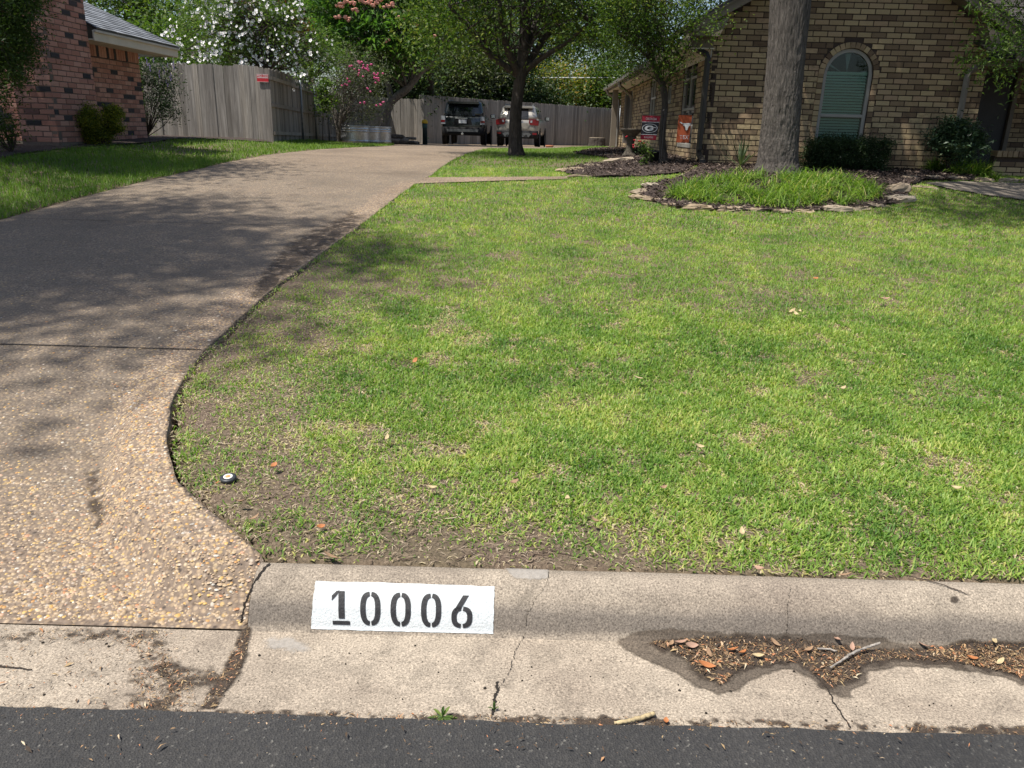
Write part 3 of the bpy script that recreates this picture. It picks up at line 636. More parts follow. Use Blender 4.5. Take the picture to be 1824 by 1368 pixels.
# pebbles in worn clusters
k = (q[:, 0] < XR(q[:, 1]) - .012) & (q[:, 0] > XL(q[:, 1])) & (r.random(len(q)) < dens * (.25 + .9 * fbm(q[:, 0], q[:, 1], .22, 8)) * (1 - .85 * drive_wear(q[:, 0], q[:, 1])))
q = q[k]; n = len(q); z = drive_z(q[:, 0], q[:, 1]); ra = .0040 + .0050 * r.random(n) ** 1.5 + .003 * (r.random(n) < .06)
th = np.linspace(0, 2 * np.pi, 6, endpoint=False); el = r.uniform(.55, 1, n); ro = r.uniform(0, np.pi, n)
def ring(f, h):
    a = np.cos(th)[None, :] * ra[:, None] * f; b2 = np.sin(th)[None, :] * (ra * el)[:, None] * f
    return np.stack([q[:, :1] + a * np.cos(ro)[:, None] - b2 * np.sin(ro)[:, None], q[:, 1:2] + a * np.sin(ro)[:, None] + b2 * np.cos(ro)[:, None], np.repeat((z + ra * h)[:, None], 6, 1)], -1)
V = np.concatenate([ring(1, -.08), ring(.70, .24)], 1)
base = (np.arange(n) * 12)[:, None]
Fq = np.concatenate([np.stack([base[:, 0] + i, base[:, 0] + (i + 1) % 6, base[:, 0] + 6 + (i + 1) % 6, base[:, 0] + 6 + i], -1) for i in range(6)] + [np.stack([base[:, 0] + 6 + a_, base[:, 0] + 6 + b_, base[:, 0] + 6 + c_, base[:, 0] + 6 + d_], -1) for a_, b_, c_, d_ in ((0, 1, 2, 3), (0, 3, 4, 5))])
o = raw('pebbles', V.reshape(-1, 3), Fq, MT['pebble'], drive, True, np.repeat(r.random(n), 12)); o['kind'] = 'stuff'
# dark dirt streak along the foot of the flared edge
def drive_sheet(name, poly, mat, off, thin, label, wob=6, cell=.012):
    pw = np.array([gnd(a, b, drive_z) for a, b in poly]); lo, hi = pw[:, :2].min(0) - .05, pw[:, :2].max(0) + .05
    X, Y = np.meshgrid(np.arange(lo[0], hi[0], cell), np.arange(lo[1], hi[1], cell), indexing='ij'); Z = drive_z(X, Y) + off
    px, py, _ = proj(np.stack([X, Y, Z], -1).reshape(-1, 3)); px = px.reshape(X.shape) + wob * 2 * (fbm(X, Y, .05, 3) - .5); py = py.reshape(X.shape) + wob * 2 * (fbm(X, Y, .05, 4) - .5)
    al = np.zeros(X.shape)
    for k in range(14): al += inpoly(px + 14 * math.cos(k * 2.4) * math.sqrt((k + .5) / 14), py + 10 * math.sin(k * 2.4) * math.sqrt((k + .5) / 14), poly)
    al = al / 14 * np.clip(.5 + (thin + .1 - fbm(X, Y, .05, 6)) * 3, 0, 1); ins = (al > .03) & (X < XR(Y) - .01)
    idx = np.arange(X.size).reshape(X.shape); F = np.stack([idx[:-1, :-1], idx[1:, :-1], idx[1:, 1:], idx[:-1, 1:]], -1)[ins[:-1, :-1] & ins[1:, 1:] & ins[1:, :-1] & ins[:-1, 1:]]
    used = np.unique(F); rm = np.full(X.size, -1); rm[used] = np.arange(len(used))
    return setp(raw(name, np.stack([X, Y, Z], -1).reshape(-1, 3)[used], rm[F], mat, None, True, al.ravel()[used]), label, kind='stuff')
drive_sheet('driveway_dirt', [(152, 800), (172, 815), (184, 880), (187, 940), (170, 945), (158, 900), (158, 860)], MT['grime'], .003, .40, 'dark dirt streak in the hollow of the driveway apron', cell=.008)
drive_sheet('driveway_dirt', [(520, 430), (640, 375), (625, 415), (540, 465), (480, 520), (440, 540), (470, 490)], MT['grime'], .003, .50, 'dark soil spilled from the lawn onto the driveway edge', 4)


setp(screen_patch('cement_smear', [(898, 1011), (976, 1014), (976, 1031), (918, 1031)], MT['cement'], kb, off=.002, wob=3, soft_px=4), None, kind='stuff')
setp(screen_patch('cement_smear', [(485, 1135), (520, 1140), (560, 1158), (510, 1160), (470, 1150)], MT['cement'], kb, off=.002, wob=6, soft_px=10), None, kind='stuff')
setp(screen_patch('dark_spot', [(1693, 1064), (1703, 1062), (1708, 1068), (1702, 1075), (1693, 1073)], MT['grime'], kb, off=.002, wob=1, soft_px=3), None, kind='stuff')
# ------------------------------------------------------------------ ground sheet
def in_drive(x, y, grow=0.):
    return (x < XR(y) + grow) & (x > XL(y) - grow) & (y < 42) & (y > 2.0)
# planting beds and walks traced on the ground
def gpoly(pts): return [tuple(gnd(a, b)[:2]) for a, b in pts]
BED1 = gpoly([(1133, 342), (1150, 330), (1200, 318), (1225, 308)]) + [(2.9, 12.9), (3.0, 13.9), (8.2, 13.9)] + gpoly([(1730, 322), (1650, 322), (1618, 332), (1618, 350), (1600, 362), (1545, 371), (1450, 377), (1300, 376), (1200, 370), (1150, 358)])
BED2 = gpoly([(998, 302), (1040, 293), (1090, 290), (1100, 284), (1040, 276)]) + [(1.3, 19.5), (2.2, 23), (3.35, 23), (3.0, 13.4)] + gpoly([(1225, 308), (1150, 314), (1060, 316), (1010, 310)])
WALK1 = gpoly([(735, 328), (760, 316), (900, 315), (1010, 314), (1012, 319), (900, 322)])
WALK2 = gpoly([(1640, 326), (1700, 324), (1850, 328), (1860, 362), (1760, 350), (1690, 338)])
BED3 = [(-12.5, 9.0), (-7.6, 9.6), (-7.2, 12.9), (-6.9, 15.2), (-7.3, 17.4), (-6.2, 20.2), (-6.3, 20.9), (-9.2, 20.9), (-12, 14)]
def in_bed(x, y):
    return inpoly(x, y, BED1) | inpoly(x, y, BED2) | inpoly(x, y, BED3)
gx = np.concatenate([[-900, -300, -100, -50], np.arange(-30, -12, 2.), np.arange(-12, -3, .25), np.arange(-3, 3.2, .04), np.arange(3.2, 9.5, .15), np.arange(9.5, 30, 2), [40, 80, 250, 900]])
gy = np.concatenate([np.arange(2.2, 5, .04), np.arange(5, 13.6, .1), np.arange(13.6, 30, .3), np.arange(30, 60, 1.5), [70, 100, 200, 500, 1200]])
X, Y = np.meshgrid(gx, gy, indexing='ij')
Z = T(X, Y) + .035 * (fbm(X, Y, .35, 2) - .5) * ss((Y - 2.2) / .3) * (Y < 14) * (np.abs(X) < 9) - .012
Z -= np.where(in_drive(X, Y, .02), .30, 0.); near = np.where(in_drive(X, Y, .02), 0, 1) * np.where(in_drive(X, Y, .09), 1, 0); Z -= near * .02
Z -= np.where((Y < 2.24) & (X > -.9), .025, 0)
idx = np.arange(X.size).reshape(X.shape); F = np.stack([idx[:-1, :-1], idx[1:, :-1], idx[1:, 1:], idx[:-1, 1:]], -1).reshape(-1, 4)
setp(raw('ground', np.stack([X, Y, Z], -1).reshape(-1, 3), F, MT['soil'], smooth=True), 'lawn soil and thatch rising from the kerb to the houses', kind='structure')
def sheet(name, poly, mat, off, label, cell=.08, kind='structure', bumpy=.0):
    P = np.array(poly); lo, hi = P.min(0), P.max(0); X, Y = np.meshgrid(np.arange(lo[0] - cell, hi[0] + cell, cell), np.arange(lo[1] - cell, hi[1] + cell, cell), indexing='ij')
    jx = X + .12 * (fbm(X, Y, .3, 5) - .5) * (bumpy > 0); jy = Y + .12 * (fbm(X, Y, .3, 6) - .5) * (bumpy > 0)
    Z = T(X, Y) + off + bumpy * (fbm(X, Y, .2, 9) - .5); ins = inpoly(jx, jy, poly)
    idx = np.arange(X.size).reshape(X.shape); F = np.stack([idx[:-1, :-1], idx[1:, :-1], idx[1:, 1:], idx[:-1, 1:]], -1)[ins[:-1, :-1] & ins[1:, 1:] & ins[1:, :-1] & ins[:-1, 1:]]
    used = np.unique(F); rm = np.full(X.size, -1); rm[used] = np.arange(len(used))
    return setp(raw(name, np.stack([X, Y, Z], -1).reshape(-1, 3)[used], rm[F], mat, None, True), label, kind=kind)
sheet('mulch_bed', BED1, MT['mulch'], .02, 'dark mulch bed around the big oak before the tan brick house', .05, bumpy=.03)
sheet('mulch_bed', BED2, MT['mulch'], .018, 'dark mulch bed beside the house under the slim tree', .06, bumpy=.03)
sheet('planting_bed', BED3, MT['mulch'], .015, 'dark planting bed along the red brick house', .1, bumpy=.03)
sheet('path', WALK1, MT['aggregate'], .004, 'narrow aggregate path branching off the driveway across the lawn', .03)
sheet('path', WALK2, MT['stepstone'], .014, 'grey walkway leading to the shaded porch', .05)
def chips(name, poly, n, label, seed):
    r = np.random.default_rng(seed); P = np.array(poly); lo, hi = P.min(0), P.max(0); q = r.uniform(lo, hi, (n * 4, 2)); q = q[inpoly(q[:, 0], q[:, 1], poly)][:n]
    Pz = np.column_stack([q, T(q[:, 0], q[:, 1]) + .03 + .015 * r.random(len(q))]); V, F, ti = leafmesh(Pz, .06, .022, 1.5, 0, r)
    setp(raw(name, V, F, MT['chips'], None, False, ti), label, kind='stuff')
chips('mulch_chips', BED1, 9000, 'loose bark chips over the oak bed', 1)
chips('mulch_chips', BED2, 5000, 'loose bark chips over the bed beside the house', 2)

# ------------------------------------------------------------------ grass
def blades(q, L, W, lean, tint, seg, r, flat=None):
    """q (n,2) -> mesh arrays"""
    n = len(q); z = T(q[:, 0], q[:, 1]) - .014 + .03 * (fbm(q[:, 0], q[:, 1], .35, 2) - .5)
    az = r.uniform(0, 2 * np.pi, n); d = np.column_stack([np.cos(az), np.sin(az)]); s = np.column_stack([-d[:, 1], d[:, 0]])
    base = np.column_stack([q, z])
    def pt(t, w):
        ln = lean * (.55 + .45 * t)
        c = base + np.column_stack([d * (np.sin(ln) * L * t)[:, None], np.cos(ln) * L * t])
        o = np.column_stack([s * (W * w)[:, None] * .5, np.zeros(n)]); return c - o, c + o, c
    if seg == 1:
        a, b2, _ = pt(0., 1.); c = pt(1., 0)[2]; V = np.stack([a, b2, c], 1); k = 3; F = np.arange(3 * n).reshape(-1, 3)
    else:
        a, b2, _ = pt(0., .8); m1, m2, _ = pt(.55, 1.); c = pt(1., 0)[2]
        V = np.stack([a, b2, m1, m2, c], 1); k = 5; i = np.arange(n)[:, None] * 5
        F = np.concatenate([i + [[0, 1, 3]], i + [[0, 3, 2]], i + [[2, 3, 4]]])
    return V.reshape(-1, 3), F, np.repeat(tint, k)
def bare(x, y):
    """1 = dense lawn, 0 = bare soil: worn toward the driveway flare and kerb"""
    dk = y - 2.2; de = np.maximum(x - XR(y), 0)
    c = .22 + .78 * ss((de - .05) / 1.5 + np.where(y > 5.5, .5 * ss((y - 5.5) / 2), 0))
    c = c * (.30 + .70 * ss((dk - .03) / .85 + .55 * ss((x - .25) / .6)))
    f = fbm(x, y, .30, 13) * .5 + fbm(x, y, .09, 14) * .5
    c = np.clip(c + (f - .5) * 1.9 * (1.05 - c), 0, 1)
    pat = (ss((fbm(x, y, .42, 15) - .66) / .08) * .45 + ss((fbm(x, y, .13, 16) - .66) / .08) * .5) * np.where(y > 5, .6, 1)
    return np.clip(c * (1 - np.clip(pat, 0, .85)), 0, 1)
def straw(x, y):
    return np.clip(.9 * ss((fbm(x, y, .22, 41) - .66) / .08) + .8 * ss((fbm(x, y, .08, 42) - .67) / .07), 0, 1)
def grow(name, x0, x1, y0, y1, n, L, W, seg, label, mat, seed, mask=None, lean=(.5, 1.35), use_bare=True, dry=.1):
    r = np.random.default_rng(seed); q = np.column_stack([r.uniform(x0, x1, n), r.uniform(y0, y1, n) + r.normal(0, .22, n) * (y1 < 14)]); q = q[q[:, 1] > 2.215 + .02 * fbm(q[:, 0], q[:, 0] * 0, .15, 3)]; n = len(q)
    k = ~in_drive(q[:, 0], q[:, 1], .015) & ~in_bed(q[:, 0], q[:, 1]) & ~inpoly(q[:, 0], q[:, 1], WALK1) & ~inpoly(q[:, 0], q[:, 1], WALK2)
    k &= ~((q[:, 0] > 3.0) & (q[:, 1] > 13.5)) & (q[:, 1] < 29.0)
    px, py, dz = proj(np.column_stack([q, T(q[:, 0], q[:, 1])])); k &= (px > -60) & (px < 1890) & (dz > 0)
    if mask is not None: k &= mask(q)
    q = q[k]
    if use_bare:
        b_ = bare(q[:, 0], q[:, 1]); keep = r.random(len(q)) < np.clip(b_ * 1.1 + .10, 0, 1) * (1 - .45 * straw(q[:, 0], q[:, 1])); q = q[keep]; b_ = b_[keep]
    else: b_ = np.full(len(q), .9)
    m = len(q); f = .55 * fbm(q[:, 0], q[:, 1], .5, 23) + .45 * fbm(q[:, 0], q[:, 1], .12, 25)
    ti = np.clip(.42 + (f - .5) * .9 + r.normal(0, .15, m), 0, .80)
    pdry = dry * .7 + .22 * (1 - b_) + .07 * ss((fbm(q[:, 0], q[:, 1], .35, 29) - .52) / .2) + .55 * straw(q[:, 0], q[:, 1])
    dead = r.random(m) < pdry; ti[dead] = r.uniform(.8, 1, dead.sum())
    Lb = L * r.uniform(.5, 1.25, m) * (.7 + .45 * b_); le = r.uniform(lean[0], lean[1], m); le[dead] = r.uniform(1.25, 1.52, dead.sum())
    V, F, tt = blades(q, Lb, W * r.uniform(.7, 1.3, m), le, ti, seg, r)
    return setp(raw(name, V, F, MT[mat], None, False, tt), label, kind='stuff')
grow('grass', -2.2, 3.3, 2.21, 3.6, 175000, .031, .0052, 2, 'short patchy lawn grass right behind the kerb', 'grass', 1)
grow('grass', -2.2, 4.3, 3.6, 5.2, 185000, .032, .0054, 2, 'short sunlit lawn grass with bare brown spots', 'grass', 2)
grow('grass', -2.2, 6.5, 5.2, 8.2, 210000, .035, .0080, 1, 'short sunlit lawn grass halfway to the oak', 'grass', 3, dry=.07)
grow('grass', -2.0, 9.5, 8.2, 13.4, 210000, .042, .0115, 1, 'short lawn grass near the oak bed', 'grass', 4, dry=.07, use_bare=False)
grow('grass', -2.0, 4.5, 13.4, 29.0, 70000, .05, .016, 1, 'short lawn grass under the forked tree beside the driveway', 'lushgrass', 5, use_bare=False, dry=.03)
grow('grass', -13, -4.0, 7.0, 13.5, 120000, .075, .0100, 1, 'lush green lawn grass left of the driveway', 'lushgrass', 6, use_bare=False, dry=.02, lean=(.2, 1.0))
grow('grass', -13, -4.0, 13.5, 29, 70000, .075, .016, 1, 'lush green lawn strip before the left fence', 'lushgrass', 7, use_bare=False, dry=.04, lean=(.2, 1.0))
# thatch: dead runners lying on the bare soil near the street
r = np.random.default_rng(31); q = np.column_stack([r.uniform(-1.8, 4.5, 190000), r.uniform(2.22, 7.5, 190000)])
k = ~in_drive(q[:, 0], q[:, 1], .01) & (r.random(len(q)) < (1.0 - .85 * bare(q[:, 0], q[:, 1])) * .55 * np.where(q[:, 1] > 5, .5, 1)); q = q[k]
P = np.column_stack([q, T(q[:, 0], q[:, 1]) - .006 + .03 * (fbm(q[:, 0], q[:, 1], .35, 2) - .5) + .006 * r.random(len(q))])
V, F, ti = leafmesh(P, .042 * r.uniform(.3, 1.4, len(P)), .0026, 4.0, 0, r)
setp(raw('thatch', V, F, MT['thatch'], None, False, ti), 'straw coloured dead runners and roots on the bare soil behind the kerb', kind='stuff')

# tall border grass round the oak
def tallgrass(name, cpts, n, L, W, mat, label, seed, arch=1.0, kind='stuff', par=None):
    r = np.random.default_rng(seed); q = cpts(r, n); m = len(q); z = T(q[:, 0], q[:, 1]) + .01
    az = r.uniform(0, 2 * np.pi, m); d = np.column_stack([np.cos(az), np.sin(az)]); s = np.column_stack([-d[:, 1], d[:, 0]]); Lb = L * r.uniform(.5, 1.15, m); ln = r.uniform(.15, .6, m) * arch
    V = []
    for t, w in ((0, .7), (.4, 1.), (.75, .8), (1, .05)):
        a = ln * (1 + 1.6 * t); c = np.column_stack([q + d * (np.sin(a) * Lb * t)[:, None], z + np.cos(a) * Lb * t]); o = np.column_stack([s * (W * w / 2), np.zeros(m)]); V += [c - o, c + o]
    V = np.stack(V, 1); i = np.arange(m)[:, None] * 8
    F = np.concatenate([i + [[2 * j, 2 * j + 1, 2 * j + 3, 2 * j + 2]] for j in range(3)])
    ti = np.clip(r.normal(.5, .2, m) + .5 * (fbm(q[:, 0], q[:, 1], .25, 8) - .5), 0, .97); Lb *= .45 + 1.1 * fbm(q[:, 0], q[:, 1], .3, 9); ti[r.random(m) < .04] = 1
    o = raw(name, V.reshape(-1, 3), F, MT[mat], par, True, np.repeat(ti, 8)); setp(o, label, kind=kind); return o
LIR = gpoly([(1195, 356), (1192, 346), (1225, 332), (1290, 320), (1350, 316), (1440, 317), (1500, 322), (1560, 338), (1566, 356), (1500, 369), (1400, 373), (1280, 367)])
def lirpts(r, n):
    P = np.array(LIR); q = r.uniform(P.min(0), P.max(0), (n * 3, 2)); k = inpoly(q[:, 0], q[:, 1], LIR) & (fbm(q[:, 0], q[:, 1], .3, 3) > .40); return q[k][:n]
tallgrass('border_grass', lirpts, 9500, .24, .0095, 'liriope', 'bright green tall border grass ringing the oak trunk', 3, 1.7)

# surface roots and twigs in the bare strip
r = np.random.default_rng(33); mb = MB()
for k in range(46):
    px, py = (r.uniform(470, 1080), r.uniform(870, 1000)) if k < 34 else (r.uniform(340, 900), r.uniform(720, 900)); q = gnd(px, py); a = r.normal(.5, .7); L_ = r.uniform(.04, .13); P = []
    for t_ in np.linspace(-.5, .5, 7):
        x, y = q[0] + L_ * t_ * math.cos(a) + .006 * r.normal(), max(2.24, q[1] + L_ * t_ * math.sin(a) + .006 * r.normal()); P.append((x, y, float(T(x, y)) - .008 + .03 * (float(fbm(x, y, .35, 2)) - .5) + .006 * r.random()))
    mb.tube(spline(P, 14), np.linspace(.0024, .0010, 14) * r.uniform(.6, 1.3), 5, r.random())
setp(mb.build('surface_roots', MT['thatch'], None, True, True), 'dry roots and twigs lying on the bare soil behind the kerb', kind='stuff')
# ------------------------------------------------------------------ brick walls
def frame(o, u, n):
    """matrix: local x along u, local -y along outward normal n"""
    u = Vector(u).normalized(); n = Vector(n).normalized(); return Matrix(((u.x, -n.x, 0, o[0]), (u.y, -n.y, 0, o[1]), (0, 0, 1, o[2]), (0, 0, 0, 1)))
class Wall:
    def __init__(s, M, w, z0, ztop, holes=(), course=.085, length=.234, joint=.0155, seed=0, off=0.):
        s.M, s.w, s.z0, s.ztop, s.holes, s.c, s.l, s.j, s.r = M, w, z0, ztop, holes, course, length, joint, np.random.default_rng(seed); s.off = off
    def bricks(s):
        out = []; row = 0; z = s.z0
        while z < s.ztop(s.w / 2) + 3:
            u = -s.l * (.5 if (row % 2) else 1.0) + s.off + .02 * s.r.normal() * 0
            while u < s.w:
                a, b2 = max(u, 0), min(u + s.l - s.j, s.w); u += s.l
                if b2 - a < .03: continue
                zt = z + s.c - s.j
                if zt > min(s.ztop(a), s.ztop(b2)) - .002: continue
                segs = [(a, b2)]
                for (h0, h1, zb, ztp) in s.holes:
                    # widest opening over this course
                    ns = []
                    for (p, q) in segs:
                        lo, hi = h0, h1
                        if callable(ztp):
                            us = np.linspace(h0, h1, 61); ok = [x for x in us if ztp(x) > z - .004]
                            if not ok: ns.append((p, q)); continue
                            lo, hi = min(ok), max(ok)
                        elif z > ztp - .01: ns.append((p, q)); continue
                        if zt < zb + .005 or q <= lo or p >= hi: ns.append((p, q)); continue
                        if lo - s.j - p > .03: ns.append((p, lo - s.j))
                        if q - hi - s.j > .03: ns.append((hi + s.j, q))
                    segs = ns
                out += [(p, q, z, zt) for p, q in segs]
            z += s.c; row += 1
        return out
    def backing(s, name, mat, parent, thick=.10, rec=.009):
        us = {0., s.w}
        for (h0, h1, zb, ztp) in s.holes:
            us |= set(np.linspace(h0, h1, 25 if callable(ztp) else 2))
        us |= set(np.linspace(0, s.w, 9)); us = sorted(us); mb = MB()
        for a, b2 in zip(us[:-1], us[1:]):
            m = .5 * (a + b2); hs = [h for h in s.holes if h[0] < m < h[1]]
            zt = lambda x: s.ztop(x)
            iv = [(lambda x: s.z0 - .25, zt)]
            for h in hs:
                top = h[3] if callable(h[3]) else (lambda x, k=h[3]: k)
                bot = lambda x, k=h[2]: k
                iv = [(lambda x: s.z0 - .25, bot), (top, zt)] if len(iv) == 1 else iv
            for lo, hi in iv:
                V = [(a, rec, lo(a)), (b2, rec, lo(b2)), (b2, rec, hi(b2)), (a, rec, hi(a)), (a, thick, lo(a)), (b2, thick, lo(b2)), (b2, thick, hi(b2)), (a, thick, hi(a))]
                mb.add([s.M @ Vector(v) for v in V], [(0, 1, 2, 3), (5, 4, 7, 6), (4, 5, 1, 0), (3, 2, 6, 7), (1, 5, 6, 2), (4, 0, 3, 7)])
        return mb.build(name, mat, parent)
BRICKMESH = {}
def brick_mesh(kind, mat):
    if kind not in BRICKMESH:
        mb = MB(); mb.bev((-.5, -.5, -.5), (.5, .5, .5), .03); o = mb.build('brick', mat); o.data.attributes.new('tint', 'FLOAT', 'POINT'); BRICKMESH[kind] = o.data; bpy.data.objects.remove(o)
    return BRICKMESH[kind]
def lay(parent, wm, mat, kind, limit, score, depth=.09):
    """walls' bricks: the best scoring become single objects, the rest one joined part"""
    allb = []; r = np.random.default_rng(77)
    for w in wm:
        for b_ in w.bricks(): allb.append((w, b_))
    PM = parent.matrix_world.copy() if False else Matrix.LocRotScale(parent.location, parent.rotation_euler, None)
    sc = [score(*np.array(PM @ (w.M @ Vector(((b_[0] + b_[1]) / 2, 0, (b_[2] + b_[3]) / 2))))) for w, b_ in allb]
    order = np.argsort(-np.array(sc)); single = set(order[:limit]); me = brick_mesh(kind, mat); mb = MB()
    for i, (w, (a, b2, z0, z1)) in enumerate(allb):
        jy = r.normal(0, .0018)
        if i in single and sc[i] > 0:
            o = bpy.data.objects.new('brick', me); COL.objects.link(o); o.parent = parent
            o.matrix_local = w.M @ Matrix.Translation(((a + b2) / 2, depth / 2 + jy, (z0 + z1) / 2)) @ Matrix.Rotation(r.normal(0, .006), 4, 'Y') @ Matrix.Diagonal((b2 - a, depth, z1 - z0, 1))
        else: mb.box((a, jy, z0), (b2, depth * .6, z1), r.random(), w.M)
    if mb.V: o = mb.build('brickwork', mat, parent, tint=True); o['kind'] = 'stuff'
def text_obj(s, size, mat, parent, M, name='lettering', sx=1.0, ext=.0006):
    cu = bpy.data.curves.new(name, 'FONT'); cu.body = s; cu.size = size; cu.align_x = 'CENTER'; cu.align_y = 'CENTER'; cu.extrude = ext; cu.space_character = 1.05
    tmp = bpy.data.objects.new('tmp', cu); COL.objects.link(tmp); dg = bpy.context.evaluated_depsgraph_get()
    me = bpy.data.meshes.new_from_object(tmp.evaluated_get(dg)); bpy.data.objects.remove(tmp); bpy.data.curves.remove(cu)
    me.materials.clear(); me.materials.append(mat); o = bpy.data.objects.new(name, me); COL.objects.link(o); o.parent = parent
    o.matrix_local = M @ Matrix.Rotation(math.pi / 2, 4, 'X') @ Matrix.Diagonal((sx, 1, 1, 1)); return o
def shingled(name, corners, mat, parent, expo=.14, seed=0, thick=.012):
    """corners: eave-left, eave-right, ridge-right, ridge-left; lapped courses of tabs"""
    A, B, C, D = [np.array(c, float) for c in corners]; H = max(np.linalg.norm(D - A), np.linalg.norm(C - B)); nc = max(2, int(H / expo)); r = np.random.default_rng(seed); mb = MB()
    nrm = np.cross(B - A, D - A); nrm /= np.linalg.norm(nrm); nrm *= np.sign(nrm[2])
    for i in range(nc):
        t0, t1 = i / nc, min(1, (i + 1.25) / nc); L0, R0 = A + (D - A) * t0, B + (C - B) * t0; L1, R1 = A + (D - A) * t1, B + (C - B) * t1
        w = np.linalg.norm(R0 - L0); nt = max(1, int(w / .3)); cuts = np.clip(np.linspace(0, 1, nt + 1) + (i % 2) * .5 / nt, 0, 1); cuts[0] = 0; cuts[-1] = 1
        for a, b2 in zip(cuts[:-1], cuts[1:]):
            if b2 - a < .002: continue
            e = nrm * (thick + .004 * r.random()); p = [L0 + (R0 - L0) * a, L0 + (R0 - L0) * b2, L1 + (R1 - L1) * b2, L1 + (R1 - L1) * a]
            V = [p[0] + e, p[1] + e, p[2] + nrm * .001, p[3] + nrm * .001, p[0] - nrm * .004, p[1] - nrm * .004]
            mb.add(V, [(0, 1, 2, 3), (4, 5, 1, 0), (0, 3, 4), (1, 5, 2)], r.random())
    o = mb.build(name, mat, parent, tint=True); o['kind'] = 'stuff'; return o
def slab(mb, pts, th):
    """polygon with thickness downward"""
    n = len(pts); V = [tuple(p) for p in pts] + [(p[0], p[1], p[2] - th) for p in pts]
    mb.add(V, [list(range(n)), list(range(2 * n - 1, n - 1, -1))] + [[i, n + i, n + (i + 1) % n, (i + 1) % n] for i in range(n)])

# ------------------------------------------------------------------ tan brick house
HX, HY, HA = 3.11, 13.6, math.radians(-1.4)
house = empty('brick_house', (HX, HY, 0), HA, 'tan brick house with arched window and front gable behind the big oak', 'house')
HM = Matrix.LocRotScale(Vector((HX, HY, 0)), Euler((0, 0, HA)), None); HI = HM.inverted()
def hit(px, py, lp, ln):
    """ray with a plane given in house coordinates"""
    o = HI @ Vector(EYE); d = HI.to_3x3() @ Vector(ray(px, py)); lp, ln = Vector(lp), Vector(ln)
    return o + d * ((lp - o).dot(ln) / d.dot(ln))
fr = lambda px, py: hit(px, py, (0, 0, 0), (0, 1, 0))
sd_ = lambda px, py: hit(px, py, (0, 0, 0), (1, 0, 0))
GZ = 1.03; EAVE = 3.36; SL = .56
wl, wr = fr(1456, 215).x, fr(1542, 215).x; WC = (wl + wr) / 2; WR = (wr - wl) / 2; wb = 1.34; wtop = fr(1513, 86).z; wspr = wtop - WR
GC = WC - .08; FWID = 2 * GC + .12
gab = lambda u: EAVE + SL * (GC - abs(u - GC))
RIN = .10
arch = lambda x: wspr + math.sqrt(max(0, WR ** 2 - (x - WC) ** 2))
archo = lambda x: wspr + math.sqrt(max(0, (WR + RIN) ** 2 - (x - WC) ** 2)) if abs(x - WC) < WR + RIN else -9
FW = Wall(frame((0, 0, 0), (1, 0, 0), (0, -1, 0)), FWID, GZ - .10, gab, [(WC - WR - RIN, WC + WR + RIN, wb, archo)], seed=1, off=.06)
FWb = Wall(FW.M, FWID, GZ - .10, gab, [(WC - WR, WC + WR, wb, arch)])
# bricks beside the jambs below the spring line
LEN = 14.6
def shole(pl, pr, pt, pb):
    a, b2 = sd_(pl, (pt + pb) / 2), sd_(pr, (pt + pb) / 2); u0, u1 = sorted((a.y, b2.y)); return (LEN - u1, LEN - u0, sd_(pl, pb).z, sd_((pl + pr) / 2, pt).z)
h1 = shole(1214, 1237, 108, 257); h2 = shole(1158, 1167.5, 140, 210); h3 = shole(1189, 1195.5, 153, 181); h4 = shole(1112, 1124, 166, 252)
side_top = lambda u: 2.84
SW = Wall(frame((0, LEN, 0), (0, -1, 0), (-1, 0, 0)), LEN, GZ - .10, side_top, [h1, h2, h3, h4], seed=2)
FWb.backing('front_wall', MT['tanmortar'], house); SW.backing('side_wall', MT['tanmortar'], house)
# low porch wall and porch recess on the right
PWX = FWID + .02
PW = Wall(frame((PWX + .10, -.55, 0), (1, 0, 0), (0, -1, 0)), 3.2, GZ - .14, lambda u: 1.30, seed=3)
PW.backing('porch_wall', MT['tanmortar'], house, .12)
PB = Wall(frame((FWID - .02, 1.7, 0), (1, 0, 0), (0, -1, 0)), 3.4, GZ - .1, lambda u: 2.8, [(.75, 1.5, 1.12, 2.72)], seed=4)
PB.backing('porch_back_wall', MT['tanmortar'], house)
PR = Wall(frame((FWID + .001, 0.10, 0), (0, 1, 0), (1, 0, 0)), 1.6, GZ - .1, lambda u: 2.8, seed=5)
PR.backing('porch_side_wall', MT['tanmortar'], house)
occl = [(1352, -200, 1450, 310), (1432, 246, 1582, 305), (1640, 205, 1770, 310), (1300, 255, 1352, 300)]
def hs(x, y, z):
    px, py, d = proj((x, y, z)); px, py = float(px[0]), float(py[0])
    if px < 1240 or px > 1835 or py < -10 or any(a < px < c and b_ < py < e for a, b_, c, e in occl): return -1
    return 1000 - float(d[0]) * 40 - abs(px - 1450) * .02
lay(house, [FW, SW, PW, PB, PR], MT['tanbrick'], 'tan', 278, hs)
me = brick_mesh('tan', MT['tanbrick'])
# arch and jamb bricks stand round the window
na = 17
for k in range(na):
    a = math.pi * (k + .5) / na; rr = WR + RIN / 2 - .002
    o = bpy.data.objects.new('arch_brick', me); COL.objects.link(o); o.parent = house
    o.matrix_local = Matrix.Translation((WC + rr * math.cos(a), .030, wspr + rr * math.sin(a))) @ Matrix.Rotation(-a + math.pi / 2, 4, 'Y') @ Matrix.Diagonal((math.pi * rr / na - .008, .085, RIN - .012, 1))
z = wb
while z < wspr - .04:
    for s in (-1, 1):
        o = bpy.data.objects.new('jamb_brick', me); COL.objects.link(o); o.parent = house
        o.matrix_local = Matrix.Translation((WC + s * (WR + RIN / 2), .034, z + .037)) @ Matrix.Diagonal((RIN - .012, .085, .074, 1))
    z += .085
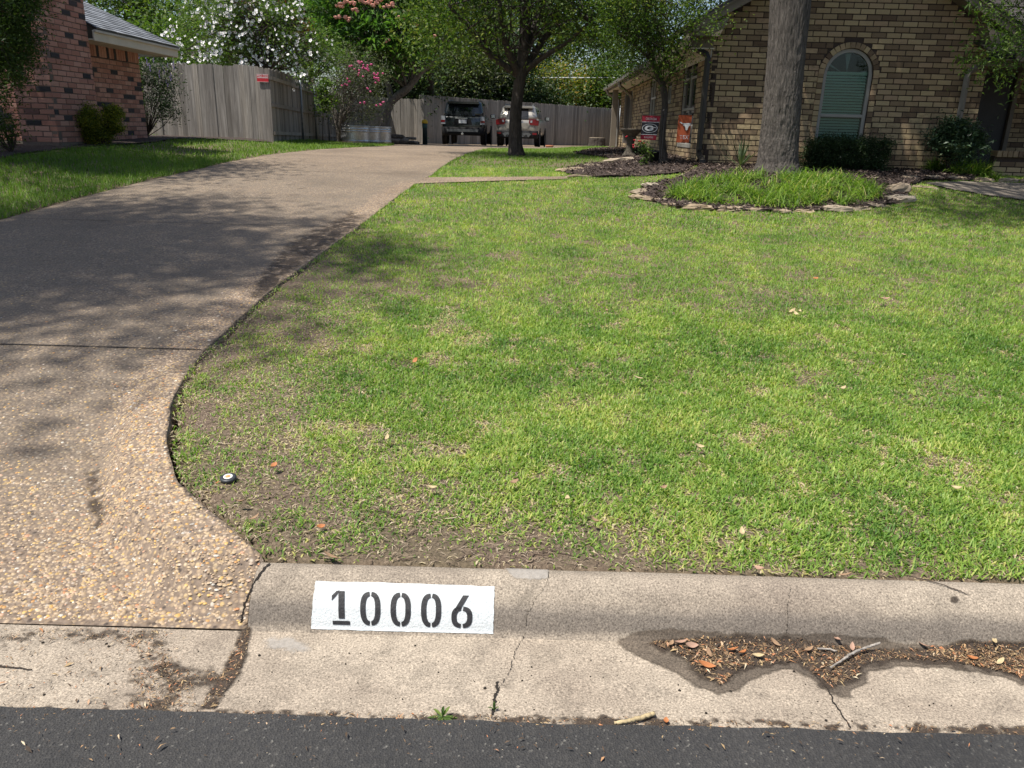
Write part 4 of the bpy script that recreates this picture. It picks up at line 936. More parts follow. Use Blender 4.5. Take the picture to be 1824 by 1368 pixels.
# soldier course of the porch wall
for k in range(34):
    o = bpy.data.objects.new('cap_brick', me); COL.objects.link(o); o.parent = house
    o.matrix_local = Matrix.Translation((PWX + .14 + k * .085, -.50, 1.335)) @ Matrix.Diagonal((.074, .20, .095, 1))
# arched window
win = MB(); n = 28
def archring(mb, r0, r1, y0, y1, zb):
    o = [(WC + r1 * math.cos(a), wspr + r1 * math.sin(a)) for a in np.linspace(0, math.pi, n)]; i_ = [(WC + r0 * math.cos(a), wspr + r0 * math.sin(a)) for a in np.linspace(0, math.pi, n)]
    o = [(WC + r1, zb)] + o + [(WC - r1, zb)]; i_ = [(WC + r0, zb)] + i_ + [(WC - r0, zb)]
    m_ = len(o); V = [(x, y0, z) for x, z in o] + [(x, y0, z) for x, z in i_] + [(x, y1, z) for x, z in o] + [(x, y1, z) for x, z in i_]
    F = []
    for k in range(m_ - 1): F += [[k, k + 1, m_ + k + 1, m_ + k], [2 * m_ + k, 3 * m_ + k, 3 * m_ + k + 1, 2 * m_ + k + 1], [m_ + k, m_ + k + 1, 3 * m_ + k + 1, 3 * m_ + k], [k, 2 * m_ + k, 2 * m_ + k + 1, k + 1]]
    mb.add(V, F)
archring(win, WR - .055, WR - .002, .035, .10, wb)
zrail = fr(1495, 206).z
win.bev((WC - WR + .05, .030, zrail - .025), (WC + WR - .05, .095, zrail + .025), .006)
win.bev((WC - WR - .02, .012, wb - .045), (WC + WR + .02, .10, wb + .012), .006)
aw = win.build('arched_window', MT['windowframe'], house)
mb = MB(); poly = [(WC + (WR - .05) * math.cos(a), wspr + (WR - .05) * math.sin(a)) for a in np.linspace(0, math.pi, 24)] + [(WC - WR + .05, wb), (WC + WR - .05, wb)]
mb.prism(poly, .060, .064); mb.build('pane', MT['glass'], aw)
mb = MB(); ztb = fr(1510, 131).z
for k, z in enumerate(np.arange(wb + .02, ztb, .044)):
    M = Matrix.Translation((WC, .098, z)) @ Matrix.Rotation(math.radians(58), 4, 'X'); mb.box((-(WR - .065), -.020, -.0012), (WR - .065, .020, .0012), 0, M)
mb.box((WC - WR + .06, .085, ztb - .005), (WC + WR - .06, .115, ztb + .03)); mb.build('blind', MT['blind'], aw)
mb = MB()
for a0, a1 in ((1.47, 1.75), (.10, .24), (2.62, 2.72)):
    mb.add([(WC + .05 * math.cos((a0 + a1) / 2), .10, wspr + .02), (WC + (WR - .06) * math.cos(a0), .10, wspr + (WR - .06) * math.sin(a0)), (WC + (WR - .06) * math.cos(a1), .10, wspr + (WR - .06) * math.sin(a1))], [(0, 1, 2)])
mb.build('fan_shade', MT['fan'], aw)
mb = MB(); mb.box((WC - WR, .30, wb - .05), (WC + WR, .32, wtop + .05)); mb.build('room_backdrop', MT['dim'], aw)
# side windows
def side_window(h, rails, mat='windowframe', name='side_window', glass='darkglass'):
    u0, u1, zb, zt = h; M = SW.M; mb = MB(); f = .045
    mb.bev((u0, .02, zb), (u0 + f, .10, zt), .004, 0, M); mb.bev((u1 - f, .02, zb), (u1, .10, zt), .004, 0, M); mb.bev((u0 + f, .02, zt - f), (u1 - f, .10, zt), .004, 0, M); mb.bev((u0 - .03, -.012, zb - .05), (u1 + .03, .10, zb + .02), .004, 0, M)
    for zr in rails: mb.bev((u0 + f, .024, zr - .022), (u1 - f, .09, zr + .022), .004, 0, M)
    mb.bev(((u0 + u1) / 2 - .02, .026, zb), ((u0 + u1) / 2 + .02, .09, zt - f), .004, 0, M)
    w = mb.build(name, MT[mat], house); mb = MB(); mb.box((u0 + f, .055, zb), (u1 - f, .06, zt - f), 0, M); mb.build('pane', MT[glass], w)
    return w
side_window(h1, [h1[2] + .42 * (h1[3] - h1[2]), h1[2] + .78 * (h1[3] - h1[2])]); side_window(h2, [h2[2] + .5 * (h2[3] - h2[2])], 'palepaint'); side_window(h3, [])
mb = MB(); mb.box((h4[0], .05, GZ - .05), (h4[1], .09, h4[3]), 0, SW.M); dd = mb.build('door', MT['darkwood'], house)
mb = MB(); mb.bev((h4[0] - .05, -.01, GZ - .05), (h4[0] + .03, .08, h4[3] + .04), .005, 0, SW.M); mb.bev((h4[1] - .03, -.01, GZ - .05), (h4[1] + .05, .08, h4[3] + .04), .005, 0, SW.M); mb.build('door_frame', MT['greymetal'], dd)
# porch door
mb = MB(); mb.box((FWID + .73, 1.76, 1.10), (FWID + 1.48, 1.80, 2.72)); pdr = mb.build('door', MT['darkwood'], house)
mb = MB(); mb.lathe([(.0, 0), (.03, .01), (.03, .03), (0, .04)], 10, (FWID + .83, 1.735, 1.85)); mb.build('handle', MT['greymetal'], pdr)
mb = MB(); mb.bev((FWID + .66, 1.69, 1.10), (FWID + .74, 1.79, 2.78), .006); mb.bev((FWID + 1.47, 1.69, 1.10), (FWID + 1.55, 1.79, 2.78), .006); mb.build('door_frame', MT['taupe'], pdr)
# gable rake: soffit, fascia, return box
OV = .30; SO = .40
for s in (-1, 1):
    xe = GC + s * (GC + SO + (0 if s < 0 else .10)); zt = lambda x: EAVE + SL * (GC - abs(x - GC)) + .06
    mb = MB(); pts = [(GC, zt(GC)), (xe, zt(xe)), (xe, zt(xe) - .17), (GC, zt(GC) - .19)]
    mb.prism(pts if s > 0 else pts[::-1], -OV - .03, -OV); mb.build('rake_fascia', MT['taupe'], house)
    mb = MB(); mb.prism([(GC, zt(GC) - .02), (xe, zt(xe) - .02), (xe, zt(xe) - .05), (GC, zt(GC) - .05)][::s], -OV - .055, -OV - .03); mb.build('rake_trim', MT['taupe'], house)
    mb = MB(); pts = [(GC, zt(GC) - .16), (xe, zt(xe) - .16), (xe, zt(xe) - .14), (GC, zt(GC) - .14)]; mb.prism(pts[::-1] if s > 0 else pts, -OV + .001, .06); mb.build('soffit', MT['taupe'], house)
    # boxed return at the eave
    x0, x1 = sorted((xe, GC + s * (GC - .10))); zr = zt(xe) - .16
    mb = MB(); pts = [(xe, zr + .02), (xe, zr - .05), (GC + s * (GC - .02), zr - .05), (GC + s * (GC - .16), zr + .24)]; mb.prism(pts[::-1] if s > 0 else pts, -OV + .003, -.005); mb.build('eave_return', MT['taupe'], house)
# boxed eave end closing the corner between gable and side eave
mb = MB(); mb.bev((-.41, -.03, 2.845), (-.002, .55, 3.20), .006); mb.build('eave_box', MT['taupe'], house)
# roof of the gable
zt = lambda x: EAVE + SL * (GC - abs(x - GC)) + .07
for s in (-1, 1):
    xe = GC + s * (GC + SO + .05); slabm = MB(); slab(slabm, [(GC, -OV - .06, zt(GC)), (xe, -OV - .06, zt(xe)), (xe, 5.5, zt(xe)), (GC, 5.5, zt(GC))][::s], .03)
    rf = slabm.build('roof', MT['darkmetal'], house)
    c = [(xe, -OV - .07, zt(xe) + .005), (xe, 5.5, zt(xe) + .005), (GC, 5.5, zt(GC) + .005), (GC, -OV - .07, zt(GC) + .005)]
    shingled('shingles', c if s > 0 else [c[1], c[0], c[3], c[2]], MT['shinglebrown'], rf, seed=3 + s)
# main roof: hip plane facing the street and the side eave
ex, ez, ey0, ey1 = -.46, 2.98, 3.0, LEN + .5
hipn = 3.2
mb = MB(); slab(mb, [(ex, ey0, ez), (GC + 6, ey0, ez), (GC + 6, ey0 + hipn * 1.6, ez + hipn), (ex + hipn * 1.6, ey0 + hipn * 1.6, ez + hipn)], .03); rm = mb.build('roof', MT['darkmetal'], house)
shingled('shingles', [(ex, ey0, ez + .004), (GC + 6, ey0, ez + .004), (GC + 6, ey0 + hipn * 1.6, ez + hipn), (ex + hipn * 1.6, ey0 + hipn * 1.6, ez + hipn)], MT['shinglebrown'], rm, seed=8)
mb = MB(); slab(mb, [(ex, ey1, ez), (ex, ey0, ez), (ex + hipn * 1.6, ey0 + hipn * 1.6, ez + hipn), (ex + hipn * 1.6, ey1, ez + hipn)], .03); rm2 = mb.build('roof', MT['darkmetal'], house)
shingled('shingles', [(ex, ey1, ez + .004), (ex, ey0, ez + .004), (ex + hipn * 1.6, ey0 + hipn * 1.6, ez + hipn), (ex + hipn * 1.6, ey1, ez + hipn)], MT['shinglebrown'], rm2, seed=9)
# side eave: fascia, soffit, frieze, gutter
mb = MB(); mb.bev((ex - .02, -.30, ez - .17), (ex + .02, ey1, ez - .01), .004); mb.build('eave_fascia', MT['taupe'], house)
mb = MB(); mb.box((ex + .02, -.02, ez - .16), (.02, ey1, ez - .14)); mb.build('soffit', MT['cream'], house)
mb = MB(); mb.bev((-.025, .02, 2.70), (-.004, 5.6, 2.835), .003); mb.build('frieze_board', MT['palepaint'], house)
mb = MB(); mb.bev((ex - .12, 5.2, ez - .12), (ex - .021, ey1, ez - .02), .01); mb.build('gutter_trough', MT['greymetal'], house)
# downspouts
def spout(name, pts, w, mat):
    mb = MB(); mb.tube(pts, w, 4); return mb.build(name, MT[mat], house)
sp = spout('downspout', [(-.42, .12, 2.92), (-.34, .06, 2.86), (-.10, -.03, 2.74), (-.075, -.045, 2.68), (-.075, -.045, 1.26), (-.075, -.045, 1.20), (-.06, -.30, 1.10), (-.06, -.36, 1.075)], [.05] * 8, 'darkmetal')
mb = MB(); mb.bev((-.105, -.39, 1.045), (-.015, -.355, 1.11), .004); mb.build('outlet', MT['black'], sp)
q0, q1, q2, q3 = fr(1762, 104), fr(1735, 112), fr(1722, 128), fr(1700, 280)
spout('downspout', [(FWID + .35, -.12, 2.70), (q1.x + .14, -.06, q1.z), (q2.x + .02, -.05, q2.z), (q2.x, -.05, q2.z - .08), (q2.x, -.05, 1.15)], [.05] * 5, 'greymetal')
d1 = sd_(1124, 200).y
spout('downspout', [(ex - .07, d1 - 1.2, ez - .1), (ex - .05, d1 - 1.2, ez - .22), (-.12, d1 - .6, ez - .42), (-.06, d1 - .5, ez - .55), (-.06, d1 - .5, GZ - .02)], [.05] * 5, 'greymetal')
d2 = LEN - .15
spout('downspout', [(ex - .07, d2, ez - .1), (ex, d2, ez - .25), (-.08, d2, ez - .42), (-.06, d2, GZ), (-.25, d2 - .1, GZ - .02)], [.05] * 5, 'greymetal')
for yy in (sd_(1110, 200).y,):
    mb = MB(); mb.bev((-.38, yy - .09, GZ - .05), (-.20, yy + .09, ez - .15), .01); mb.build('post', MT['taupe'], house)
# porch roof and ceiling
mb = MB(); slab(mb, [(FWID - .3, -.55, 2.86), (FWID + 4.2, -.55, 2.86), (FWID + 4.2, 4.2, 4.4), (FWID - .3, 4.2, 4.4)], .03); pr = mb.build('roof', MT['darkmetal'], house)
shingled('shingles', [(FWID + .36, -.58, 2.865), (FWID + 4.2, -.58, 2.865), (FWID + 4.2, 4.2, 4.405), (FWID - .3, 4.2, 4.405)], MT['shinglebrown'], pr, seed=15)
mb = MB(); mb.box((FWID - .0, -.5, 2.72), (FWID + 4.2, 1.8, 2.74)); mb.build('porch_ceiling', MT['taupe'], house)
mb = MB(); mb.bev((FWID + .1, -.60, 2.70), (FWID + 4.2, -.57, 2.87), .004); mb.build('eave_fascia', MT['taupe'], house)
mb = MB(); mb.bev((FWID + .95, -.50, 1.38), (FWID + 1.09, -.36, 2.72), .01); mb.build('porch_post', MT['darkwood'], house)
mb = MB(); mb.box((.14, 4.0, 0.8), (FWID + 3.4, LEN - .1, 2.9)); mb.box((0.14, .35, .8), (FWID - .02, 4.1, 2.9)); cb_ = mb.build('house_core', MT['dim'], house)
# eave spotlight
mb = MB(); mb.lathe([(.0, 0), (.035, .012), (.05, .07), (.045, .075), (.0, .06)], 14, (-.05, -.20, 2.98)); mb.build('spotlight', plain('lamp_glass', (.75, .76, .76), .25), house)
# ------------------------------------------------------------------ red brick house on the left
lh = empty('brick_house', (-7.55, 13.2, 0), math.radians(-1.0), 'red brick house with dark flashed bricks and broad chimney left of the driveway', 'house')
LG = 1.0
ch_z = lambda u: 6.2
W1 = Wall(frame((0, 1.32, 0), (0, -1, 0), (1, 0, 0)) @ Matrix.Identity(4), 1.32, LG + .10, ch_z, seed=11, course=.087, length=.25)
W1.M = frame((0, 0, 0), (0, 1, 0), (1, 0, 0))
W2 = Wall(frame((-.62, 0, 0), (1, 0, 0), (0, -1, 0)), .62, LG + .10, ch_z, seed=12, course=.087, length=.25)
W3 = Wall(frame((-.45, 1.32, 0), (0, 1, 0), (1, 0, 0)), 2.68, LG + .10, lambda u: 2.58, seed=13, course=.087, length=.25)
W4 = Wall(frame((-5.0, .42, 0), (1, 0, 0), (0, -1, 0)), 4.4, LG + .10, lambda u: 2.9, seed=14, course=.087, length=.25)
for w, nme in ((W1, 'chimney_side'), (W2, 'chimney_front'), (W3, 'side_wall'), (W4, 'front_wall')): w.backing(nme, MT['redmortar'], lh)
def ls(x, y, z):
    px, py, d = proj((x, y, z)); px, py = float(px[0]), float(py[0])
    if px < -15 or py < -12 or (135 < px < 220 and py > 185): return -1
    return 1000 - float(d[0]) * 20
lay(lh, [W1, W2, W3, W4], MT['redbrick'], 'red', 295, ls)
# soldier course under the eave
me = brick_mesh('red', MT['redbrick'])
for k in range(29):
    o = bpy.data.objects.new('soldier_brick', me); COL.objects.link(o); o.parent = lh
    o.matrix_local = Matrix.Translation((-.482, 1.39 + k * .091, 2.69)) @ Matrix.Rotation(0, 4, 'X') @ Matrix.Diagonal((.09, .078, .20, 1))
mb = MB(); mb.box((-.62, .02, LG - .3), (.025, 1.34, LG + .095)); mb.box((-.60, 1.34, LG - .3), (-.43, 4.03, LG + .09)); mb.box((-5, .40, LG - .3), (-.62, .6, LG + .09)); mb.build('plinth', MT['stepstone'], lh)
mb = MB(); mb.box((-4.9, .6, LG), (-.60, 3.9, 2.8)); mb.build('house_core', MT['dim'], lh)
ez, exo, ye = 2.94, .12, 4.62
mb = MB(); mb.bev((exo - .03, 1.30, ez - .17), (exo, ye, ez), .005); mb.bev((-5.5, ye - .03, ez - .17), (exo - .03, ye, ez), .005); mb.build('eave_fascia', MT['cream'], lh)
mb = MB(); mb.box((-.46, 1.33, ez - .155), (exo - .03, ye - .03, ez - .135)); mb.build('soffit', MT['cream'], lh)
mb = MB(); mb.bev((exo - .01, 1.30, ez - .03), (exo + .035, ye + .03, ez + .01), .004); mb.build('drip_edge', MT['palepaint'], lh)
mb = MB(); slab(mb, [(exo + .03, 1.335, ez + .03), (exo + .03, ye, ez + .03), (-2.6, ye - 2.7, ez + 1.5), (-2.6, 1.335, ez + 1.5)], .03); rf = mb.build('roof', MT['darkmetal'], lh)
shingled('shingles', [(exo + .05, 1.335, ez + .035), (exo + .05, ye, ez + .035), (-2.6, ye - 2.7, ez + 1.51), (-2.6, 1.335, ez + 1.51)], MT['shinglegrey'], rf, seed=21)
mb = MB(); slab(mb, [(exo + .03, ye + .02, ez + .03), (-5.5, ye + .02, ez + .03), (-2.8, ye - 2.7, ez + 1.5), (-2.6, ye - 2.7, ez + 1.5)], .03); mb.build('roof', MT['shinglegrey'], lh)

# ------------------------------------------------------------------ fences
BM = {}
def board_mesh(kind, w, h, th=.02, ear=.03):
    if kind not in BM:
        mb = MB(); mb.prism([(-w / 2, 0), (w / 2, 0), (w / 2, h - ear), (w / 2 - ear, h), (-w / 2 + ear, h), (-w / 2, h - ear)], -th / 2, th / 2)
        o = mb.build('board', MT['board']); o.data.attributes.new('tint', 'FLOAT', 'POINT'); BM[kind] = o.data; bpy.data.objects.remove(o)
    return BM[kind]
def fence(label, A, B, h0, h1, bw=.142, gap=.004, group=None, rails=None, seed=1, side=-1, posts=None, zf=None):
    A = np.array(A, float); B = np.array(B, float); L = np.linalg.norm(B - A); d = (B - A) / L; ang = math.atan2(d[1], d[0]); r = np.random.default_rng(seed)
    root = empty('wooden_fence', (A[0], A[1], float(T(*A))), 0, label, 'fence'); n = max(1, round(L / (bw + gap))); gap = L / n - bw; me = board_mesh('b%.3f' % bw, bw, 1.0, .02, .02)
    base = Vector(root.location)
    for k in range(n):
        p = A + d * (k + .5) * (bw + gap); h = (h0 + (h1 - h0) * k / n) * (1 + r.normal(0, .006)); z = float(T(*p)) - .02 if zf is None else zf(p)
        o = bpy.data.objects.new('board', me); COL.objects.link(o); o.parent = root
        nrm = np.array([d[1], -d[0]]); off = r.normal(0, .004)
        o.matrix_local = Matrix.Translation(Vector((p[0] + nrm[0] * off, p[1] + nrm[1] * off, z)) - base) @ Matrix.Rotation(ang, 4, 'Z') @ Matrix.Rotation(r.normal(0, .0035), 4, 'Y') @ Matrix.Diagonal((1.035 + abs(r.normal(0, .01)), 1, h, 1))
    nrm = np.array([d[1], -d[0]]) * side
    for f in (rails or (.12, .5, .86)):
        mb = MB(); M = Matrix.Translation(Vector((A[0], A[1], 0)) - base) @ Matrix.Rotation(ang, 4, 'Z')
        zA = float(T(*A)) + h0 * f; zB = float(T(*B)) + h1 * f; s = side
        y0, y1 = sorted((-s * .012, -s * .052))
        V = [(0, y0, zA - .045), (L, y0, zB - .045), (L, y1, zB - .045), (0, y1, zA - .045), (0, y0, zA + .045), (L, y0, zB + .045), (L, y1, zB + .045), (0, y1, zA + .045)]
        mb.add([M @ Vector(v) for v in V], [(0, 3, 2, 1), (4, 5, 6, 7), (0, 1, 5, 4), (1, 2, 6, 5), (2, 3, 7, 6), (3, 0, 4, 7)], r.random()); mb.build('rail', MT['board'], root, tint=True)
    for q in (posts or np.arange(.3, L, 2.4)):
        p = A + d * q + nrm * .085; mb = MB(); z = float(T(*p)) - .05; hh = h0 + (h1 - h0) * q / L
        mb.tube([(p[0], p[1], z), (p[0], p[1], z + hh * .98)], .03, 10); mb.lathe([(.034, 0), (.034, .03), (.0, .05)], 10, (p[0], p[1], z + hh * .98))
        o = mb.build('post', MT['post'], root, True); o.location = -base
    return root
fA, fB = at(300, 250, 20.9)[:2], at(486, 255, 20.9)[:2]
hF = at(484, 122, 20.9)[2] - float(T(*fB)) + .02
fence('sunlit weathered plank fence between the red brick house and the side gate panel', (-9.6, 20.9), (fB[0] + .03, 20.9), hF, hF, .125, .005, seed=3, side=-1, posts=[.4, 2.6])
fC = (-7.3, 33.5)
fence('shaded side fence showing rails and steel posts behind the crape myrtle', (fB[0] + .02, fB[1] + .0), fC, 1.80, 1.80, .142, .003, seed=4, side=1, posts=[3.6, 5.9, 8.6, 10.8])
g0, g1 = at(690, 250, 36.0)[:2], at(756, 255, 36.0)[:2]
fence('short dim fence panel behind the firewood', fC, g0, 1.85, 1.9, seed=6, side=-1)
fence('short dim grey fence panel beside the yellow topped marker post', g0, g1, 1.88, 1.88, seed=5, side=-1)
b0, b1 = at(748, 255, 41.)[:2], at(1094, 257, 50.)[:2]
fence('tall grey plank fence behind the two parked cars', b0, b1, at(752, 168, 41.)[2] - float(T(*b0)), at(1092, 193, 50.)[2] - float(T(*b1)), .145, .004, seed=7, side=-1)
c1 = at(1106, 257, 33.5)[:2]
fence('pale fence panel closing the gap beside the house corner', b1, c1, at(1092, 193, 50.)[2] - float(T(*b1)), 1.75, .145, .004, seed=8, side=1)
# small red notice on the sunlit fence
sp = at(468, 139, 20.86); sg = empty('fence_sign', tuple(sp), 0, 'small red and white notice reading MID-TEX fixed near the top of the sunlit fence', 'sign')
SR, SWH = plain('sign_red', (.50, .02, .03), .5), plain('sign_white', (.75, .72, .70), .5)
mb = MB(); mb.bev((-.145, -.012, -.092), (.145, 0, .092), .004); mb.build('panel', SR, sg)
mb = MB(); mb.box((-.135, -.0135, .008), (.135, -.0125, .018)); mb.box((-.135, -.0135, -.004), (.135, -.0125, 0)); mb.box((-.145, -.0135, -.094), (.145, -.0125, -.088)); mb.box((-.145, -.0135, .086), (.145, -.0125, .092)); mb.build('stripe', SWH, sg)
text_obj('MID-TEX', .082, SWH, sg, Matrix.Translation((0, -.0132, .05)), sx=.85)
# ------------------------------------------------------------------ trees
def clumps(c, rad, n, r, shell=.55, flat=1.0):
    """clump centres through an ellipsoid, denser toward its outside"""
    d = r.normal(size=(n, 3)); d /= np.linalg.norm(d, axis=1)[:, None]; q = (shell + (1 - shell) * r.random(n)) * r.random(n) ** .25
    return np.array(c) + d * q[:, None] * np.array(rad)
def foliage(C, per, spread, L, W, r, up=.3, droop=0., flat=.75):
    n = len(C) * per; P = np.repeat(C, per, 0) + r.normal(size=(n, 3)) * np.repeat(spread * r.uniform(.6, 1.35, len(C)), per)[:, None] * np.array([1, 1, flat])
    return leafmesh(P, L, W, up, droop, r)
def branches(mb, S, C, r, r0=.03, r1=.006, sag=.1, frac=1.0):
    for c in C:
        if r.random() > frac: continue
        s = S[r.integers(len(S))]; m = (s + c) / 2 + r.normal(size=3) * .12 * np.linalg.norm(c - s) * .5; m[2] += sag * np.linalg.norm(c - s)
        mb.tube(spline([s, m, c], 7), np.linspace(r0, r1, 7), 5)
def rough_trunk(P, R, n, rings, amp, sc, seed, flare=.0):
    """bark ridged trunk"""
    P = spline(P, rings); R = np.interp(np.linspace(0, 1, rings), np.linspace(0, 1, len(R)), R); V, F = tube(P, R, n, True)
    V = V.reshape(rings, n, 3); th = np.arange(n) / n; zz = np.linspace(0, np.linalg.norm(np.diff(P, axis=0), axis=1).sum(), rings)
    TH, ZZ = np.meshgrid(th, zz); u = TH * 2 * np.pi * R.mean() / sc; w = np.minimum(TH, 1 - TH)
    a = fbm(u + .8 * vn(ZZ * 3, u * 0, .3, seed), ZZ / (sc * 8), 1, seed); b2 = fbm(np.cos(TH * 2 * np.pi) * 3 + seed, np.sin(TH * 2 * np.pi) * 3 + ZZ * 1.2, 1, seed)
    dsp = amp * (1 - 2 * np.abs(a - .5) * 2.2) + amp * 1.2 * (b2 - .5)
    V = V + (V - P[:, None, :]) / R[:, None, None] * dsp[:, :, None]
    return V.reshape(-1, 3), F
def make_tree(name, label, trunk, R, mat, leafm, C, per, spread, L, W, seed, up=.3, droop=0, flat=.75, starts=None, sides=14, br=(.03, .006), limbs=(), frac=1., group=None, extra=None, rough=None, cat='tree'):
    r = np.random.default_rng(seed); root = empty(name, tuple(trunk[0]), 0, label, cat, group); b = np.array(trunk[0])
    mb = MB()
    if rough: V, F = rough_trunk(trunk, R, *rough, seed); mb.add(V, F)
    else: mb.tube(spline(trunk, 6 * len(trunk)), np.interp(np.linspace(0, 1, 6 * len(trunk)), np.linspace(0, 1, len(R)), R), sides)
    S = [np.array(p) for p in trunk[len(trunk) // 2:]]
    tk = mb.build('trunk', MT[mat], root, True); tk.location = -b
    lb = MB()
    for lp, lr in limbs:
        lb.tube(spline(lp, 5 * len(lp)), np.interp(np.linspace(0, 1, 5 * len(lp)), np.linspace(0, 1, len(lr)), lr), 9); S += [np.array(p) for p in lp[1:]]
    branches(lb, S, C, r, br[0], br[1], frac=frac)
    if lb.V: q = lb.build('limbs', MT[mat], root, True); q.location = -b; q['kind'] = 'stuff'
    V, F, ti = foliage(C, per, spread, L, W, r, up, droop, flat)
    # clump to clump tone differences belong to the leaves' age
    tone = np.repeat(np.repeat(r.normal(0, .12, len(C)), per), 4)
    cr = raw('crown', V - b, F, MT[leafm], root, False, np.clip(ti * .8 + .1 + tone, 0, 1)); cr['kind'] = 'stuff'
    return root, C, r
def clip_view(C, lim):
    """drop clumps that a nearer house or wall would hold back"""
    return np.array([c for c in C if lim(c)])
A3 = lambda px, py, y: at(px, py, y)
# big oak before the house
ob = gnd(1386, 304); oy = 12.2
ob = at(1384, 304, oy); ob[2] = float(T(ob[0], ob[1])) - .03
tr = [ob, at(1388, 250, oy), at(1396, 150, oy), at(1408, 0, oy), at(1415, -180, oy), at(1415, -345, oy)]
r = np.random.default_rng(2)
oc = np.vstack([clumps((3.6, 13.6, 8.4), (3.6, 2.6, 2.0), 150, r, .4), clumps((3.5, 8.0, 8.4), (2.5, 1.35, 1.3), 75, r, .3), clumps((7.2, 11.4, 8.8), (2.6, 3.4, 2.0), 70, r, .4)])
oc = clip_view(oc, lambda c: c[2] > 5.6)
limbs = [([at(1414, -330, oy), np.array([3.0, 12.8, 6.9]), np.array([3.2, 13.5, 8.4])], [.17, .12, .05]), ([at(1415, -330, oy), np.array([5.4, 11.6, 7.0]), np.array([7.6, 12.4, 8.0])], [.2, .14, .05]), ([at(1415, -330, oy), np.array([4.4, 13.8, 7.0]), np.array([5.6, 16.0, 8.5])], [.18, .13, .05])]
make_tree('oak_tree', 'tall oak with furrowed grey trunk rising from the border grass bed', tr, [.36, .295, .275, .265, .26, .26, .275, .295, .30, .29, .28], 'oakbark', 'oakleaf', oc, 55, .40, .14, .065, 3, limbs=limbs, rough=(130, 300, .012, .026), br=(.05, .012), frac=.5)
# forked tree beside the driveway
my = 17.6
mb0 = at(920, 277, my); mb0[2] = float(T(mb0[0], mb0[1])) - .02
tr = [mb0, at(918, 255, my), at(919, 200, my), at(925, 150, my), at(930, 120, my)]
limbs = [([at(929, 128, my), at(933, 70, my), at(936, 20, my), at(930, -60, my)], [.13, .105, .095, .05]),
         ([at(926, 135, my), at(905, 90, my - .3), at(893, 40, my - .6), at(888, -40, my - .8)], [.09, .075, .06, .03]),
         ([at(921, 130, my), at(890, 112, my - .2), at(862, 85, my - .4), at(835, 50, my - .7), at(800, 10, my - 1)], [.085, .075, .06, .045, .03]),
         ([at(922, 135, my), at(885, 105, my + .5), at(850, 70, my + .8), at(820, 20, my + 1.2)], [.07, .06, .045, .03]),
         ([at(934, 130, my), at(955, 90, my + .2), at(985, 50, my + .4), at(1010, 20, my + .6)], [.09, .075, .055, .035]),
         ([at(936, 125, my), at(970, 100, my - .3), at(1010, 75, my - .6), at(1050, 40, my - .9)], [.065, .055, .04, .025]),
         ([at(931, 120, my), at(942, 70, my + .2), at(960, 20, my + .5), at(970, -60, my + .6)], [.08, .07, .055, .03])]
r = np.random.default_rng(5)
mc = clumps((.05, 17.3, 5.5), (3.5, 3.1, 2.5), 230, r, .5)
def midlim(c):
    px, py, _ = proj(c); px, py = float(px[0]), float(py[0])
    low = 128 - 34 * abs(px - 925) / 200 if px < 1000 else 105
    return py < low - 10 and not (885 < px < 975 and py > 50)
mc = clip_view(mc, midlim)
ml = np.array([at(a, b2, my + dy) for a, b2, dy in ((790, 60, -.6), (815, 85, .3), (770, 90, -.2), (850, 40, .6), (1035, 70, .4), (1065, 95, .2), (1005, 30, .3), (1085, 60, -.3), (745, 40, .2), (1100, 110, .6), (760, 115, .3), (840, 115, .8))])
ml2 = np.array([at(a, b2, my + dy) for a, b2, dy in zip(np.concatenate([r.uniform(735, 880, 60), r.uniform(975, 1120, 50)]), np.concatenate([r.uniform(-30, 105, 60), r.uniform(-30, 80, 50)]), r.uniform(-1.8, 1.8, 110))])
make_tree('forked_tree', 'dark trunked shade tree forking low beside the parked silver car', tr, [.20, .145, .122, .115, .13], 'midbark', 'elmleaf', np.vstack([mc, ml, ml2]), 72, .33, .10, .048, 6, limbs=limbs, rough=(64, 110, .007, .025), br=(.018, .005), frac=.22)
# slim tree against the house side
sy = 13.75
s0 = at(1183, 292, sy); s0[2] = float(T(s0[0], s0[1])) - .02
tr = [s0, at(1181, 270, sy), at(1179, 240, sy), at(1184, 190, sy), at(1181, 155, sy), at(1168, 125, sy), at(1160, 95, sy - .1), at(1150, 60, sy - .2), at(1146, 20, sy - .3)]
r = np.random.default_rng(8)
slc = np.array([at(a, b2, sy + dy) for a, b2, dy in zip(r.uniform(1068, 1246, 60), r.uniform(-70, 128, 60), r.uniform(-.9, .35, 60))])
def slim_lim(c):
    px, py, _ = proj(c); px, py = float(px[0]), float(py[0])
    return not (px > 1215 and py > 60) and not (px < 1110 and py > 118) and (c[0] < 2.62 or c[1] < 13.0)
slc = clip_view(slc, slim_lim); slc = np.vstack([slc, [at(1252, 40, 12.9), at(1268, 45, 12.9), at(1195, 120, 13.2), at(1205, 95, 13.1)]])
limbs = [([at(1170, 128, sy), at(1190, 95, sy - .2), at(1205, 60, sy - .3)], [.03, .022, .012]), ([at(1165, 112, sy), at(1130, 80, sy - .2), at(1100, 60, sy - .3)], [.03, .02, .01]), ([at(1184, 150, sy), at(1196, 130, sy - .2), at(1215, 105, sy - .35)], [.025, .018, .008])]
make_tree('slim_tree', 'slim crooked tree with small glossy leaves against the house side wall', tr, [.082, .062, .055, .050, .048, .042, .036, .028, .018], 'midbark', 'elmleaf', slc, 210, .17, .052, .026, 9, limbs=limbs, rough=(28, 90, .005, .02), br=(.012, .004))
